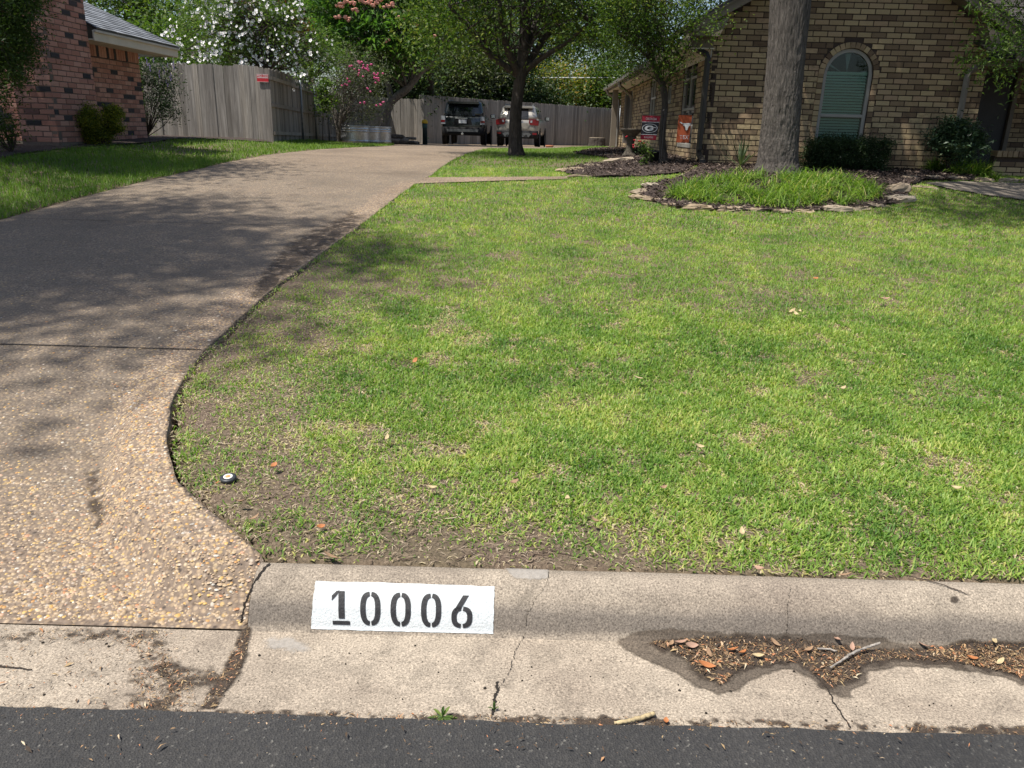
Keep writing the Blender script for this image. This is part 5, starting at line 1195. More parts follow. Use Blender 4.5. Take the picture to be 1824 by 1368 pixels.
# tree shading the driveway, standing left of view
r = np.random.default_rng(12)
tc = clumps((-9.1, 3.9, 11.0), (4.2, 3.8, 2.4), 230, r, .3); tc = clip_view(tc, lambda c: c[2] > 5.6)
make_tree('street_tree', 'tall shade tree left of the driveway', [(-9.2, 5.0, .3), (-9.1, 5.1, 2.5), (-8.9, 4.9, 6.0), (-8.8, 4.5, 9.6)], [.30, .24, .21, .15], 'oakbark', 'oakleaf', tc, 135, .46, .15, .075, 13, br=(.06, .012), frac=.5)
# second crown shading the left lawn and house
tc = clumps((-9.6, 10.6, 7.6), (3.4, 2.6, 2.0), 90, r, .4); tc = clip_view(tc, lambda c: c[2] > 5.2)
make_tree('street_tree', 'tall shade tree close to the red brick house front', [(-12.2, 11.2, .9), (-12.1, 11.3, 3), (-11.6, 11.8, 5.2), (-11.0, 12.1, 7)], [.25, .2, .17, .1], 'oakbark', 'oakleaf', tc, 150, .50, .14, .065, 14, br=(.05, .01), frac=.5)
# tree right of view, branches reaching over the porch
r = np.random.default_rng(15)
rc = np.array([at(a, b2, y_) for a, b2, y_ in zip(r.uniform(1765, 1990, 46), r.uniform(-120, 105, 46), r.uniform(10.8, 12.2, 46))]); rc = np.vstack([rc, [at(1795, 130, 11.6), at(1815, 150, 11.5), at(1745, 118, 11.9), at(1728, 108, 11.9), at(1752, 10, 11.6), at(1775, 30, 11.6), at(1822, 90, 11.4), at(1800, 60, 11.5)]])
make_tree('leafy_tree', 'feathery tree reaching over the porch corner at the house end', [(9.0, 11.6, .95), (8.9, 11.6, 2.0), (8.6, 11.5, 3.2), (8.5, 11.5, 4.6)], [.12, .09, .07, .04], 'midbark', 'brightleaf', rc, 95, .17, .085, .024, 16, droop=.35, br=(.018, .004))
tc = clumps((11.5, 13.0, 8.3), (3.6, 4.4, 2.6), 120, r, .4)
make_tree('street_tree', 'broad shade tree beyond the porch end of the house', [(12.6, 12.2, .9), (12.5, 12.2, 3.2), (12.2, 12.5, 5.5), (11.8, 12.8, 7.5)], [.3, .25, .2, .12], 'oakbark', 'oakleaf', tc, 100, .50, .14, .065, 17, br=(.05, .01), frac=.5)
# silk tree by the back fence
y_ = 31.5
q0 = at(681, 254, y_); q0[2] = float(T(q0[0], q0[1])) - .05
tr = [q0, at(686, 215, y_), at(697, 182, y_), at(725, 158, y_), at(748, 130, y_), at(775, 105, y_), at(800, 70, y_ - .3)]
r = np.random.default_rng(18)
sc_ = np.array([at(a, b2, y_ + dy) for a, b2, dy in zip(r.uniform(560, 800, 190), r.uniform(-60, 128, 190), r.uniform(-2.2, 2., 190))])
def silk(c):
    px, py, _ = proj(c); px, py = float(px[0]), float(py[0]); return py < 75 + 55 * math.exp(-((px - 690) / 70) ** 2) and not (px < 590 and py > 45)
sc_ = clip_view(sc_, silk)
limbs = [([at(697, 182, y_), at(688, 140, y_ + .3), at(665, 95, y_), at(640, 40, y_)], [.13, .1, .07, .03]), ([at(735, 148, y_), at(735, 105, y_), at(715, 60, y_), at(700, 10, y_)], [.09, .08, .05, .03])]
root, C, r = make_tree('silk_tree', 'silk tree with feathery fronds and salmon puffs leaning over the metal tanks', tr, [.20, .16, .15, .14, .12, .08, .04], 'palebark', 'mimosaleaf', sc_, 70, .36, .32, .10, 19, up=.9, droop=.5, flat=.35, limbs=limbs, br=(.03, .008))
mb = MB()
for c in C[np.argsort(-C[:, 2] * 0 + proj(C)[1])][:0]: pass
for a, b2 in ((607, 12), (633, 17), (645, 2), (668, 5), (700, 8), (664, 10), (688, 12), (600, 32), (620, 34), (712, 34), (742, 44), (690, 72), (772, 66), (615, 3), (655, 4), (726, 22), (630, 6), (676, 3)):
    for k in range(5):
        p = at(a + r.normal() * 3, b2 + r.normal() * 2, y_ - 2.2); mb.lathe([(0, -.05), (.055, -.01), (.07, .03), (.03, .05), (0, .055)], 7, tuple(p))
f = mb.build('blossom', MT['salmon'], root); f.location = -Vector(root.location); f['kind'] = 'stuff'
# rose of sharon behind the sunlit fence
y_ = 22.6; r = np.random.default_rng(21)
wc = np.array([at(a, b2, y_ + dy) for a, b2, dy in zip(r.uniform(310, 610, 260), r.uniform(-40, 150, 260), r.uniform(-.7, 1.2, 260))])
def wl_(c):
    px, py, _ = proj(c); px, py = float(px[0]), float(py[0])
    top = np.interp(px, [300, 330, 360, 480, 540, 580, 620], [70, 20, -80, -80, 5, 55, 90]); bot = np.interp(px, [300, 480, 520, 580, 620], [112, 118, 135, 165, 150]); return top < py < bot
wc = clip_view(wc, wl_)
stems = [((-7.6 + k * .5), 22.4 + .3 * (k % 2)) for k in range(5)]
b0_ = np.array([-7.0, 22.5, float(T(-7.0, 22.5)) - .03])
root, C, r = make_tree('flowering_shrub', 'tall shrub covered in white blossoms spilling over the sunlit fence', [b0_, b0_ + [0, 0, .8], b0_ + [.1, 0, 1.7], b0_ + [.15, .1, 2.9]], [.07, .05, .035, .015], 'stem', 'brightleaf', wc, 95, .20, .075, .038, 22, br=(.02, .004), frac=.7, cat='shrub')
fl = MB(); ey_ = MB()
nfl = 0
for c in C:
    px, py, _ = proj(c); px = float(px[0]); py = float(py[0]); nn = r.poisson(10 if px < 500 else 5) * (r.random() < .6)
    for k in range(nn):
        p = c + r.normal(size=3) * np.array([.13, .13, .12]); p[1] -= .26; rd = r.uniform(.035, .058)
        nrm = Vector((r.normal() * .5, -1, r.normal() * .5 + .2)).normalized(); q = nrm.to_track_quat('Z', 'Y').to_matrix()
        V = [p]; F = []
        for j in range(10):
            a = 2 * math.pi * j / 10; rr = rd * (1 if j % 2 == 0 else .72); V.append(p + np.array(q @ Vector((rr * math.cos(a), rr * math.sin(a), .012 + .008 * (j % 2)))))
        fl.add(V, [[0, 1 + j, 1 + (j + 1) % 10] for j in range(10)])
        V = [p + np.array(q @ Vector((rd * .22 * math.cos(a), rd * .22 * math.sin(a), .012))) for a in np.linspace(0, 2 * math.pi, 6)[:-1]]; ey_.add(V, [list(range(5))])
f = fl.build('blossom', MT['whiteflower'], root); f.location = -Vector(root.location); f['kind'] = 'stuff'
f = ey_.build('blossom_eye', MT['eye'], root); f.location = -Vector(root.location); f['kind'] = 'stuff'
# bronze tips
bc = np.array([at(a, b2, 23.2) for a, b2 in ((428, 8), (515, 22), (540, 38), (548, 50), (505, 8), (530, 60), (450, 4), (560, 75))]); V, F, ti = foliage(bc, 40, .14, .09, .03, r); o = raw('bronze_shoots', V - np.array(root.location), F, MT['bronze'], root, False, ti); o['kind'] = 'stuff'
# crape myrtle
y_ = 27.0; r = np.random.default_rng(24)
cc = np.array([at(a, b2, y_ + dy) for a, b2, dy in zip(r.uniform(572, 690, 110), r.uniform(85, 215, 110), r.uniform(-.9, .9, 110))])
cc = clip_view(cc, lambda c: (lambda px, py: (px - 630) ** 2 / 62 ** 2 + (py - 155) ** 2 / 68 ** 2 < 1)(float(proj(c)[0][0]), float(proj(c)[1][0])))
c0 = at(604, 253, y_); c0[2] = float(T(c0[0], c0[1])) - .02
limbs = [([c0, at(610, 220, y_), at(625, 180, y_), at(650, 140, y_)], [.06, .05, .035, .015]), ([c0, at(598, 215, y_), at(590, 180, y_ + .3), at(600, 140, y_)], [.06, .05, .03, .012]), ([c0, at(606, 215, y_ - .3), at(612, 170, y_ - .3), at(622, 120, y_ - .3)], [.05, .045, .03, .012])]
root, C, r = make_tree('crape_myrtle', 'many stemmed crape myrtle with pink flower tips beside the steel posts', [c0, c0 + [0.02, 0, .25], c0 + [.05, 0, .5]], [.09, .07, .05], 'palebark', 'greyleaf', cc, 60, .22, .07, .032, 25, limbs=limbs, br=(.016, .004), cat='shrub')
mb = MB()
for a, b2, k_ in ((643, 110, 6), (650, 120, 7), (641, 130, 5), (668, 135, 8), (672, 140, 8), (655, 125, 4), (628, 118, 3), (660, 115, 3), (612, 152, 3), (680, 186, 5), (655, 160, 3), (640, 182, 3), (622, 145, 3), (590, 180, 3)):
    for k in range(k_):
        p = at(a + r.normal() * 3.5, b2 + r.normal() * 3, y_ - .95); mb.lathe([(0, -.03), (.03, -.01), (.036, .012), (0, .035)], 6, tuple(p))
f = mb.build('blossom', MT['pinkflower'], root); f.location = -Vector(root.location); f['kind'] = 'stuff'
# vine on the side fence by the myrtle
r = np.random.default_rng(26); vc = np.array([at(a, b2, 25.6) for a, b2 in zip(r.uniform(563, 592, 22), r.uniform(140, 200, 22))]); V, F, ti = foliage(vc, 40, .12, .09, .06, r); v0 = at(575, 255, 25.6); v0[2] = float(T(v0[0], v0[1]))
vr = empty('vine', tuple(v0), 0, 'yellow green vine hanging over the shaded side fence', 'vine'); raw('foliage', V - v0, F, MT['brightleaf'], vr, False, ti)['kind'] = 'stuff'
mb = MB(); mb.tube([(0, 0, 0), (.05, 0, .8), (0, 0, 1.9)], .012, 5); mb.build('stem', MT['stem'], vr)
# background trees behind the fences
def bg_tree(label, cx, cy, cz, rx, ry, rz, leafm, seed, n=110, per=95, sp=.5, L=.17, W=.085, name='background_tree', cat='tree', bark='midbark', h0=None):
    r = np.random.default_rng(seed); C = clumps((cx, cy, cz), (rx, ry, rz), n, r, .5); g0_ = float(T(cx, cy)); C = clip_view(C, lambda c: c[2] > g0_ + .25)
    make_tree(name, label, [(cx, cy, g0_ - .05), (cx + .1, cy, g0_ + .5 * (cz - g0_)), (cx, cy + .1, cz)], [.16 + .02 * rx, .13, .06], bark, leafm, C, per, sp, L, W, seed + 1, br=(.04, .01), frac=.35, group='trees and shrubs behind the back fences', cat=cat)
def P_(px, py, y): return at(px, py, y)
for (px, py, y, rx, ry, rz, lm, sd2, lab, nn) in (
    (820, 130, 46., 3.0, 2.2, 1.5, 'greyleaf', 101, 'grey green evergreen shrub mass above the fence behind the dark car', 120),
    (752, 165, 44.5, 1.6, 1.4, 1.2, 'greyleaf', 103, 'drooping grey green evergreen at the left end of the tall fence', 50),
    (900, 120, 48., 2.6, 2., 2.0, 'darkleaf', 105, 'dark evergreen behind the forked tree trunk', 80),
    (1000, 170, 53., 3.4, 1.8, 1.9, 'yellowleaf', 107, 'yellow and orange tinged shrub above the tall fence', 110),
    (1085, 160, 52., 1.8, 1.6, 2.0, 'elmleaf', 109, 'green shrub at the right end of the tall fence near the eave', 60),
    (950, 60, 60., 5.0, 3., 4.0, 'elmleaf', 111, 'tall leafy tree far behind the forked tree', 130),
    (1075, 75, 58., 3.8, 3., 3.6, 'brightleaf', 113, 'lighter green tree far behind the house eave', 70),
    (780, 30, 56., 5.5, 3., 5.0, 'elmleaf', 115, 'tall green tree far behind the silk tree', 150),
    (640, 60, 46., 4.5, 3., 4.2, 'darkleaf', 117, 'dark tree behind the silk tree and side fence', 130),
    (700, 150, 42., 2.8, 1.6, 2.4, 'darkleaf', 119, 'dark bush filling the corner of the side fence', 90),
    (545, 30, 38., 3.6, 3., 3.6, 'darkleaf', 121, 'dark tree behind the white flowering shrub', 110),
    (400, 10, 36., 4.0, 3., 4.0, 'elmleaf', 123, 'tall green tree behind the sunlit fence', 110),
    (240, 35, 31., 3.2, 2.4, 2.6, 'elmleaf', 125, 'green tree behind the grey shingled roof', 95),
    (290, 95, 27., 1.5, 1.2, 1.1, 'brightleaf', 127, 'bright bush between the roof corner and the fence', 45),
    (870, -30, 70., 8., 3., 5., 'elmleaf', 129, 'tallest tree far beyond the back fences', 110),
    (800, 195, 45.5, 2.6, 1.2, 1.5, 'darkleaf', 133, 'low dark bush just behind the fence near the dark car', 60),
    (880, 195, 48., 2.6, 1.2, 1.6, 'darkleaf', 135, 'low dark bush just behind the fence near the silver car', 60),
    (965, 195, 50.5, 2.6, 1.2, 1.6, 'darkleaf', 137, 'low dark bush under the yellow tinged shrub', 60),
    (1180, -10, 48., 4.5, 3., 4.5, 'darkleaf', 131, 'dark tree standing behind the tan house', 100)):
    p = P_(px, py, y); bg_tree(lab, p[0], y, p[2], rx, ry, rz, lm, sd2, nn, 100, .034 * y ** .75 if False else .42 + .004 * y, .10 + .0022 * y, .05 + .0011 * y)
r = np.random.default_rng(91); bc_ = clumps((-3.7, 36.0, 7.4), (2.9, 2.8, 1.7), 120, r, .4)  # extra crown, added to shade the cars and the back fence
make_tree('background_tree', 'tall leaning tree added so its crown shades the two parked cars', [(-4.7, 42.9, .6), (-4.6, 42.2, 3.0), (-4.3, 39.6, 5.6), (-3.8, 37., 7.)], [.2, .17, .13, .07], 'midbark', 'elmleaf', bc_, 95, .5, .17, .085, 92, br=(.04, .01), frac=.35, group='trees and shrubs behind the back fences')
# yaupon at the left edge
r = np.random.default_rng(41)
yc = np.array([at(a, b2, 11.3 + dy) for a, b2, dy in zip(r.uniform(-160, 70, 170), r.uniform(-80, 188, 170), r.uniform(-.7, .6, 170))])
def yl(c):
    px, py, _ = proj(c); px, py = float(px[0]), float(py[0]); return px < np.interp(py, [-80, 40, 100, 150, 190], [70, 56, 52, 36, 8])
yc = clip_view(yc, yl); y0_ = np.array([-8.7, 11.3, float(T(-8.7, 11.3))])
make_tree('evergreen_tree', 'small dark green evergreen in front of the red brick house', [y0_, y0_ + [0, 0, 1], y0_ + [.1, 0, 2.2], y0_ + [.2, 0, 3]], [.09, .07, .05, .03], 'midbark', 'oakleaf', yc, 230, .13, .055, .022, 42, br=(.014, .004))
# ------------------------------------------------------------------ shrubs
def shrub(name, label, base, C, per, sp, L, W, leafm, seed, up=.3, stems=5, group=None, droop=0., cat='shrub'):
    r = np.random.default_rng(seed); root = empty(name, tuple(base), 0, label, cat, group); mb = MB()
    for c in C[::max(1, len(C) // (stems * 3))]: mb.tube(spline([base, base * .45 + c * .55 + r.normal(size=3) * .04, c], 6), np.linspace(.012, .004, 6), 5)
    s = mb.build('stems', MT['stem'], root); s.location = -Vector(base); s['kind'] = 'stuff'
    V, F, ti = foliage(C, per, sp, L, W, r, up, droop, .85); f = raw('foliage', V - np.array(base), F, MT[leafm], root, False, np.clip(ti * .85 + np.repeat(np.repeat(r.normal(.06, .12, len(C)), per), 4), 0, 1)); f['kind'] = 'stuff'; return root
def ell(cx, cy, cz, rx, ry, rz, n, seed, shell=.5): return clumps((cx, cy, cz), (rx, ry, rz), n, np.random.default_rng(seed), shell)
def base_at(px, py, y): p = at(px, py, y); p[2] = float(T(p[0], p[1])); return p
b = base_at(176, 255, 13.6); b = np.array([-6.95, 14.0, float(T(-6.95, 14.0))]); p = at(175, 220, 14.0); b[0] = p[0]; r = np.random.default_rng(51)
gc_ = np.vstack([ell(p[0] - .20, 14.0, p[2] + .02, .30, .28, .36, 32, 52), ell(p[0] + .24, 14.05, p[2] + .04, .22, .25, .34, 26, 53), ell(p[0], 14., p[2] - .16, .40, .3, .24, 30, 54)])
shrub('gold_shrub', 'rounded shrub with golden green tips against the red brick chimney', b, gc_, 190, .062, .040, .016, 'goldshrub', 55)
b = np.array([-7.9, 12.1, float(T(-7.9, 12.1))]); p = at(14, 235, 12.1)
shrub('leafy_plant', 'thin stemmed green plant at the foot of the red brick wall', np.array([p[0], 12.1, float(T(p[0], 12.1))]), ell(p[0] - .08, 12.1, p[2], .30, .2, .28, 30, 56), 34, .07, .06, .018, 'elmleaf', 57)
y_ = 18.6; b = base_at(262, 252, y_); r = np.random.default_rng(58)
vx = np.array([at(a, b2, y_ + r.normal() * .2) for a, b2 in [(235, 120), (240, 135), (250, 120), (262, 125), (255, 150), (270, 140), (285, 120), (280, 150), (290, 165), (295, 145), (300, 170), (270, 175), (288, 190), (285, 205), (240, 160), (225, 145), (246, 205), (236, 215), (310, 200), (300, 125), (275, 110), (305, 150), (252, 180), (295, 185), (220, 130)] for _ in range(2)])
vxr = shrub('vitex_shrub', 'loose open shrub with pale purple flower spikes before the sunlit fence', b, vx, 110, .12, .08, .022, 'darkleaf', 59, stems=6)
mb = MB()
for a, b2 in ((247, 105), (232, 108), (262, 118), (268, 128), (285, 140), (292, 132), (300, 128), (275, 112), (305, 145), (310, 125), (298, 155)):
    p = at(a, b2, y_ - .3)
    for k in range(5): mb.lathe([(0, 0), (.012, .012), (.006, .035), (0, .04)], 5, (p[0] + r.normal() * .012, p[1], p[2] + k * .035))
f = mb.build('flower_spike', MT['purple'], vxr); f.location = -Vector(b); f['kind'] = 'stuff'
# clipped hedge below the arched window
p0, p1 = at(1440, 270, 13.05), at(1574, 272, 13.05); zt = at(1500, 246, 13.05)[2]; r = np.random.default_rng(61)
hc = np.column_stack([r.uniform(p0[0], p1[0], 150), r.uniform(12.85, 13.35, 150), r.uniform(float(T(5.4, 13)) + .04, zt - .03, 150)])
hb = np.array([(p0[0] + p1[0]) / 2, 13.1, float(T(5.4, 13.1))])
shrub('clipped_hedge', 'clipped dark green box hedge under the arched window', hb, hc, 260, .065, .028, .018, 'darkleaf', 62, stems=8)
# glossy shrub
p = at(1704, 250, 12.95); zc = .5 * (at(1704, 196, 12.95)[2] + float(T(p[0], 12.95)))
gb = np.array([p[0], 12.95, float(T(p[0], 12.95))])
gc_ = np.vstack([ell(p[0], 12.95, zc - .02, .50, .40, .40, 60, 63), ell(p[0] - .14, 12.9, zc + .12, .30, .28, .26, 26, 64)])
shrub('glossy_shrub', 'rounded glossy leaved shrub standing by the grey downspout', gb, gc_, 75, .075, .075, .026, 'pitto', 65, up=.5)
# grassy clumps before the glossy shrub
def clumpfn(cx, cy, rad):
    def f(r, n): a = r.uniform(0, 6.28, n); q = rad * np.sqrt(r.random(n)); return np.column_stack([cx + q * np.cos(a), cy + q * np.sin(a) * .6])
    return f
for px, py, rd, n_, lab in ((1668, 306, .14, 240, 'dark grassy clump at the glossy shrub foot, next to the brick pier'), (1718, 312, .2, 420, 'bright yellow green grassy clump before the glossy shrub'), (1748, 313, .12, 220, 'small grassy clump beside the low porch wall'), (1770, 322, .07, 90, 'tiny grass tuft on the stone edging by the porch wall')):
    q = gnd(px, py); o = tallgrass('grass_clump', clumpfn(q[0], q[1], rd), n_, .30 if rd > .1 else .15, .011, 'liriope', lab, int(px), 1.1, kind='thing'); o['category'] = 'grass clump'
# yucca
q = gnd(1322, 297); q[1] = 13.0; q = at(1318, 300, 12.95); q[2] = float(T(q[0], q[1])) + .01; r = np.random.default_rng(66); mb = MB()
for k in range(24):
    az = r.uniform(0, 6.28); el_ = r.uniform(.35, 1.45); L_ = r.uniform(.38, .60); d = np.array([math.cos(az) * math.cos(el_), math.sin(az) * math.cos(el_), math.sin(el_)]); s_ = np.cross(d, [0, 0, 1.]); s_ /= np.linalg.norm(s_)
    V = []
    for t, w in ((0, .6), (.3, 1), (.7, .7), (1, .02)): c = d * L_ * t - np.array([0, 0, .06 * t * t]); V += [c - s_ * .015 * w, c + np.array([0, 0, -.004]), c + s_ * .015 * w]
    mb.add(V, [f for j in range(3) for f in ([3 * j, 3 * j + 1, 3 * j + 4, 3 * j + 3], [3 * j + 1, 3 * j + 2, 3 * j + 5, 3 * j + 4])], r.random())
yr = empty('yucca', tuple(q), 0, 'spiky yucca rosette between the oak trunk and the dark downspout', 'yucca'); mb.build('rosette', MT['yucca'], yr, tint=True)
mb = MB(); mb.lathe([(.05, -.03), (.06, .0), (.04, .05), (0, .06)], 10); mb.build('crown_base', MT['stem'], yr)
# rose bush by the bird bath, spiky plants
q = base_at(1142, 280, 15.9); rb = shrub('rose_bush', 'low rose bush with red blooms beside the bird bath', q, ell(q[0], q[1], q[2] + .16, .20, .2, .16, 22, 67), 40, .05, .035, .02, 'darkleaf', 68); mb = MB(); r = np.random.default_rng(69)
for a, b2 in ((1116, 245), (1128, 258), (1130, 250), (1139, 252), (1128, 262), (1146, 256)):
    p = at(a, b2, 15.6)
    for k in range(2): mb.lathe([(0, -.015), (.015, -.004), (.018, .008), (.007, .015), (0, .014)], 7, (p[0] + r.normal() * .012, p[1] + r.normal() * .01, p[2] + r.normal() * .008))
f = mb.build('bloom', MT['redflower'], rb); f.location = -Vector(rb.location); f['kind'] = 'stuff'
q = gnd(1148, 296); shrub('garden_plant', 'upright light green plant beside the black planter', q, np.array([q + [r.normal() * .03, r.normal() * .03, h] for h in np.linspace(.06, .34, 9)]), 22, .035, .07, .018, 'brightleaf', 70, up=.1)
# ------------------------------------------------------------------ parked cars
RUB, RIM = plain('tyre_rubber', (.015, .015, .016), .85), plain('wheel_alloy', (.22, .22, .23), .35, .7)
CHROME, PLASTIC = plain('bright_trim', (.55, .56, .57), .22, .8), plain('dark_trim', (.012, .012, .013), .7, 0, .2)
LRED, LCLR = plain('red_lens', (.16, .008, .012), .15, 0, .5), plain('clear_lens', (.36, .38, .40), .15, 0, .5)
PLATE = plain('plate_white', (.62, .63, .64), .5); SILV = plain('silver_trim', (.13, .135, .135), .45, .3)
def rrect(w, ya, yb, rc, z, n=5):
    pts = []
    for cx, cy, a0 in ((w - rc, ya + rc, -90), (w - rc, yb - rc, 0), (-w + rc, yb - rc, 90), (-w + rc, ya + rc, 180)):
        for k in range(n + 1): a = math.radians(a0 + 90 * k / n); pts.append((cx + rc * math.cos(a), cy + rc * math.sin(a), z))
    return pts
def loft(mb, rows):
    n = len(rows[0]); V = [p for rw in rows for p in rw]; F = [[i * n + k, i * n + (k + 1) % n, (i + 1) * n + (k + 1) % n, (i + 1) * n + k] for i in range(len(rows) - 1) for k in range(n)]
    mb.add(V, F + [list(range(n))[::-1], [(len(rows) - 1) * n + k for k in range(n)]])
def suv(name, label, loc, yaw, P):
    root = empty(name, loc, yaw, label, 'car'); w, L, paint = P['w'], P['L'], P['paint']; belt, top = P['belt'], P['top']
    mb = MB(); g = P['gc']
    loft(mb, [rrect(w * .93, .10, L - .12, .22, g), rrect(w * .985, .02, L - .03, .22, g + .10), rrect(w, .0, L, .24, g + .28), rrect(w, .01, L, .24, belt - .22), rrect(w * .985, .04, L - .06, .24, belt - .05), rrect(w * .95, .09, L - .22, .24, belt + .01)])
    body = mb.build('body', paint, root, True)
    gy = lambda z: P['ry0'] + (P['ry1'] - P['ry0']) * (z - belt) / (top - belt); gw = lambda z: w * (P['gw0'] + (P['gw1'] - P['gw0']) * (z - belt) / (top - belt)); fy = lambda z: P['fy0'] + (P['fy1'] - P['fy0']) * (z - belt) / (top - belt)
    mb = MB(); loft(mb, [rrect(gw(z), gy(z), fy(z), .20, z) for z in (belt - .02, belt + .2, top - .16, top - .07)] + [rrect(gw(top) * .96, gy(top) + .02, fy(top) - .05, .2, top - .02), rrect(gw(top) * .85, gy(top) + .10, fy(top) - .15, .2, top)]); mb.build('cabin', paint, root, True)
    # rear window and side windows
    z0, z1 = P['win']; mb = MB(); V = []
    for t in np.linspace(0, 1, 5):
        z = z0 + (z1 - z0) * t
        for u in np.linspace(-1, 1, 9): zz = z - .04 * P.get('wt', 0) * (1 - u * u) * (1 - t); V.append((u * (gw(z) - P['wi']) * (1 - .06 * (1 - t) * P.get('wt', 0)), gy(zz) - .012 + .05 * u ** 4, zz))
    mb.add(V, [[i * 9 + k, i * 9 + k + 1, (i + 1) * 9 + k + 1, (i + 1) * 9 + k] for i in range(4) for k in range(8)]); rw = mb.build('rear_window', MT['darkglass'], root, True)
    mb = MB(); M = Matrix.Translation((.06, gy(z0) - .025, z0 + .02)) @ Matrix.Rotation(math.radians(78), 4, 'Y'); mb.box((-.006, -.004, 0), (.006, .004, .42), 0, M); mb.build('wiper', PLASTIC, rw)
    for s in (-1, 1):
        for (a, b2) in P['sides']:
            mb = MB(); V = []
            for z in (belt + .05, top - .15):
                for y in (a + (.0 if z < belt + .1 else P['lean']), b2 - (0 if z < belt + .1 else P['lean'] * .4)): V.append((s * (gw(z) + .006), y, z))
            mb.add(V, [[0, 1, 3, 2]]); mb.build('side_window', MT['darkglass'], root)
        yf = fy(belt) - .35; mb = MB(); mb.bev((s * (w + .02) - .02 if s > 0 else -w - .24, yf, belt - .02), (w + .24 if s > 0 else -(w + .02) + .02, yf + .12, belt + .17), .04); mr = mb.build('mirror', paint if P['mp'] else PLASTIC, root)
        mb = MB(); xs_ = sorted((s * (w + .05), s * (w + .22))); mb.box((xs_[0], yf - .006, belt + .01), (xs_[1], yf - .001, belt + .14)); mb.build('mirror_glass', CHROME, mr)
        # roof rail
        mb = MB(); x = s * (gw(top) * .86); mb.tube([(x, gy(top) + .12, top - .02), (x, gy(top) + .2, top + .05), (x, fy(top) - .6, top + .055), (x, fy(top) - .4, top - .01)], .02, 6); mb.build('roof_rail', SILV, root)
        # wheels
        for yw in (P['wy'], L - P['wy'] + .02):
            R_ = P['wr']; wh = empty('wheel', (s * (w - .11), yw, R_)); wh.parent = root; wh.rotation_euler = (0, math.pi / 2, 0)
            mb = MB(); mb.lathe([(R_ * .62, -.11), (R_ * .95, -.11), (R_, -.07), (R_, .07), (R_ * .95, .11), (R_ * .62, .11)], 24); mb.build('tyre', RUB, wh, True)
            mb = MB(); mb.lathe([(0, -.07), (R_ * .62, -.09), (R_ * .62, .09), (R_ * .2, .07), (0, .075)], 20); mb.build('rim', RIM, wh, True)
            mb = MB(); mb.lathe([(R_ + .07, -.02), (R_ + .07, .02), (R_ + .02, .025), (R_ + .02, -.02)], 26); o = mb.build('wheel_arch', PLASTIC, root, True); o.rotation_euler = (0, math.pi / 2, 0); o.location = (s * (w - .012), yw, R_ + .01)
    # lower bumper, dark
    mb = MB(); loft(mb, [rrect(w * .94, -.03, .45, .18, P['bz'][0]), rrect(w * .985, -.055, .48, .2, P['bz'][0] + .08), rrect(w * .985, -.055, .48, .2, P['bz'][1] - .03), rrect(w * .97, -.02, .46, .2, P['bz'][1])]); bp = mb.build('rear_bumper', P['bmat'], root, True)
    return root, body, bp, gy, gw
def panel(nm, mat, parent, poly, y0, y1, smooth=False):
    mb = MB(); mb.prism(poly, y0, y1); return mb.build(nm, mat, parent, smooth)
mir = lambda poly: [(-x, z) for x, z in poly][::-1]
cx0 = at(826, 258, 35.2)
DARK = plain('dark_green_grey_paint', (.013, .017, .019), .22, .3, .6, coat=.8)
root, body, bp, gy, gw = suv('parked_car', 'dark boxy sport utility car backed toward the tall fence, rear facing the driveway', (cx0[0] - .05, 35.2, float(drive_z(cx0[0], 35.2))), math.radians(-2.5), dict(w=.95, L=4.75, paint=DARK, belt=1.18, top=1.80, gc=.46, ry0=.10, ry1=.34, gw0=.93, gw1=.80, fy0=3.35, fy1=2.75, win=(1.22, 1.64), wi=.10, sides=[(.45, 1.25), (1.35, 2.15), (2.25, 3.05)], lean=.12, mp=True, wy=.85, wr=.385, bz=(.40, .74), bmat=PLASTIC))
panel('spoiler', DARK, root, [(-.70, 1.70), (.70, 1.70), (.66, 1.79), (-.66, 1.79)], .10, .42)
panel('trim_bar', CHROME, body, [(-.33, 1.085), (.20, 1.085), (.20, 1.125), (-.33, 1.125)], -.018, .03)
panel('handle_recess', PLASTIC, body, [(-.42, .84), (.42, .84), (.34, 1.08), (-.34, 1.08)], -.006, .03)
panel('number_plate', PLATE, body, [(-.17, .90), (.17, .90), (.17, 1.05), (-.17, 1.05)], -.016, .0)
panel('bumper_step', SILV, bp, [(-.66, .55), (.66, .55), (.70, .66), (-.70, .66)], -.075, -.02)
for s in (1, -1):
    pl = [(.76, .86), (.945, .86), (.945, 1.19), (.77, 1.19)]; pl = pl if s > 0 else mir(pl)
    lm = panel('tail_lamp', LCLR, root, pl, -.012, .22); rd = [(.775, .93), (.952, .93), (.952, 1.02), (.775, 1.02)]; panel('red_lens', LRED, lm, rd if s > 0 else mir(rd), -.018, .225)
mb = MB(); mb.bev((-.05, -.16, .42), (.05, .0, .50), .01); mb.tube([(0, -.13, .5), (0, -.13, .57)], .022, 8); mb.build('tow_hitch', CHROME, bp)
cx1 = at(921, 258, 35.0)
CHAMP = plain('champagne_paint', (.36, .335, .29), .3, .35, .6, coat=.7)
root, body, bp, gy, gw = suv('parked_car', 'silver champagne crossover car with red wraparound tail lamps partly behind the forked tree', (cx1[0] - .02, 34.9, float(drive_z(cx1[0], 34.9))), math.radians(-6.5), dict(w=.92, L=4.5, paint=CHAMP, belt=1.12, top=1.68, gc=.44, ry0=.06, ry1=.42, gw0=.92, gw1=.76, fy0=3.45, fy1=2.55, win=(1.15, 1.56), wi=.08, wt=1, sides=[(.45, 1.05), (1.15, 2.0), (2.1, 2.95)], lean=.18, mp=False, wy=.86, wr=.355, bz=(.34, .66), bmat=PLASTIC))
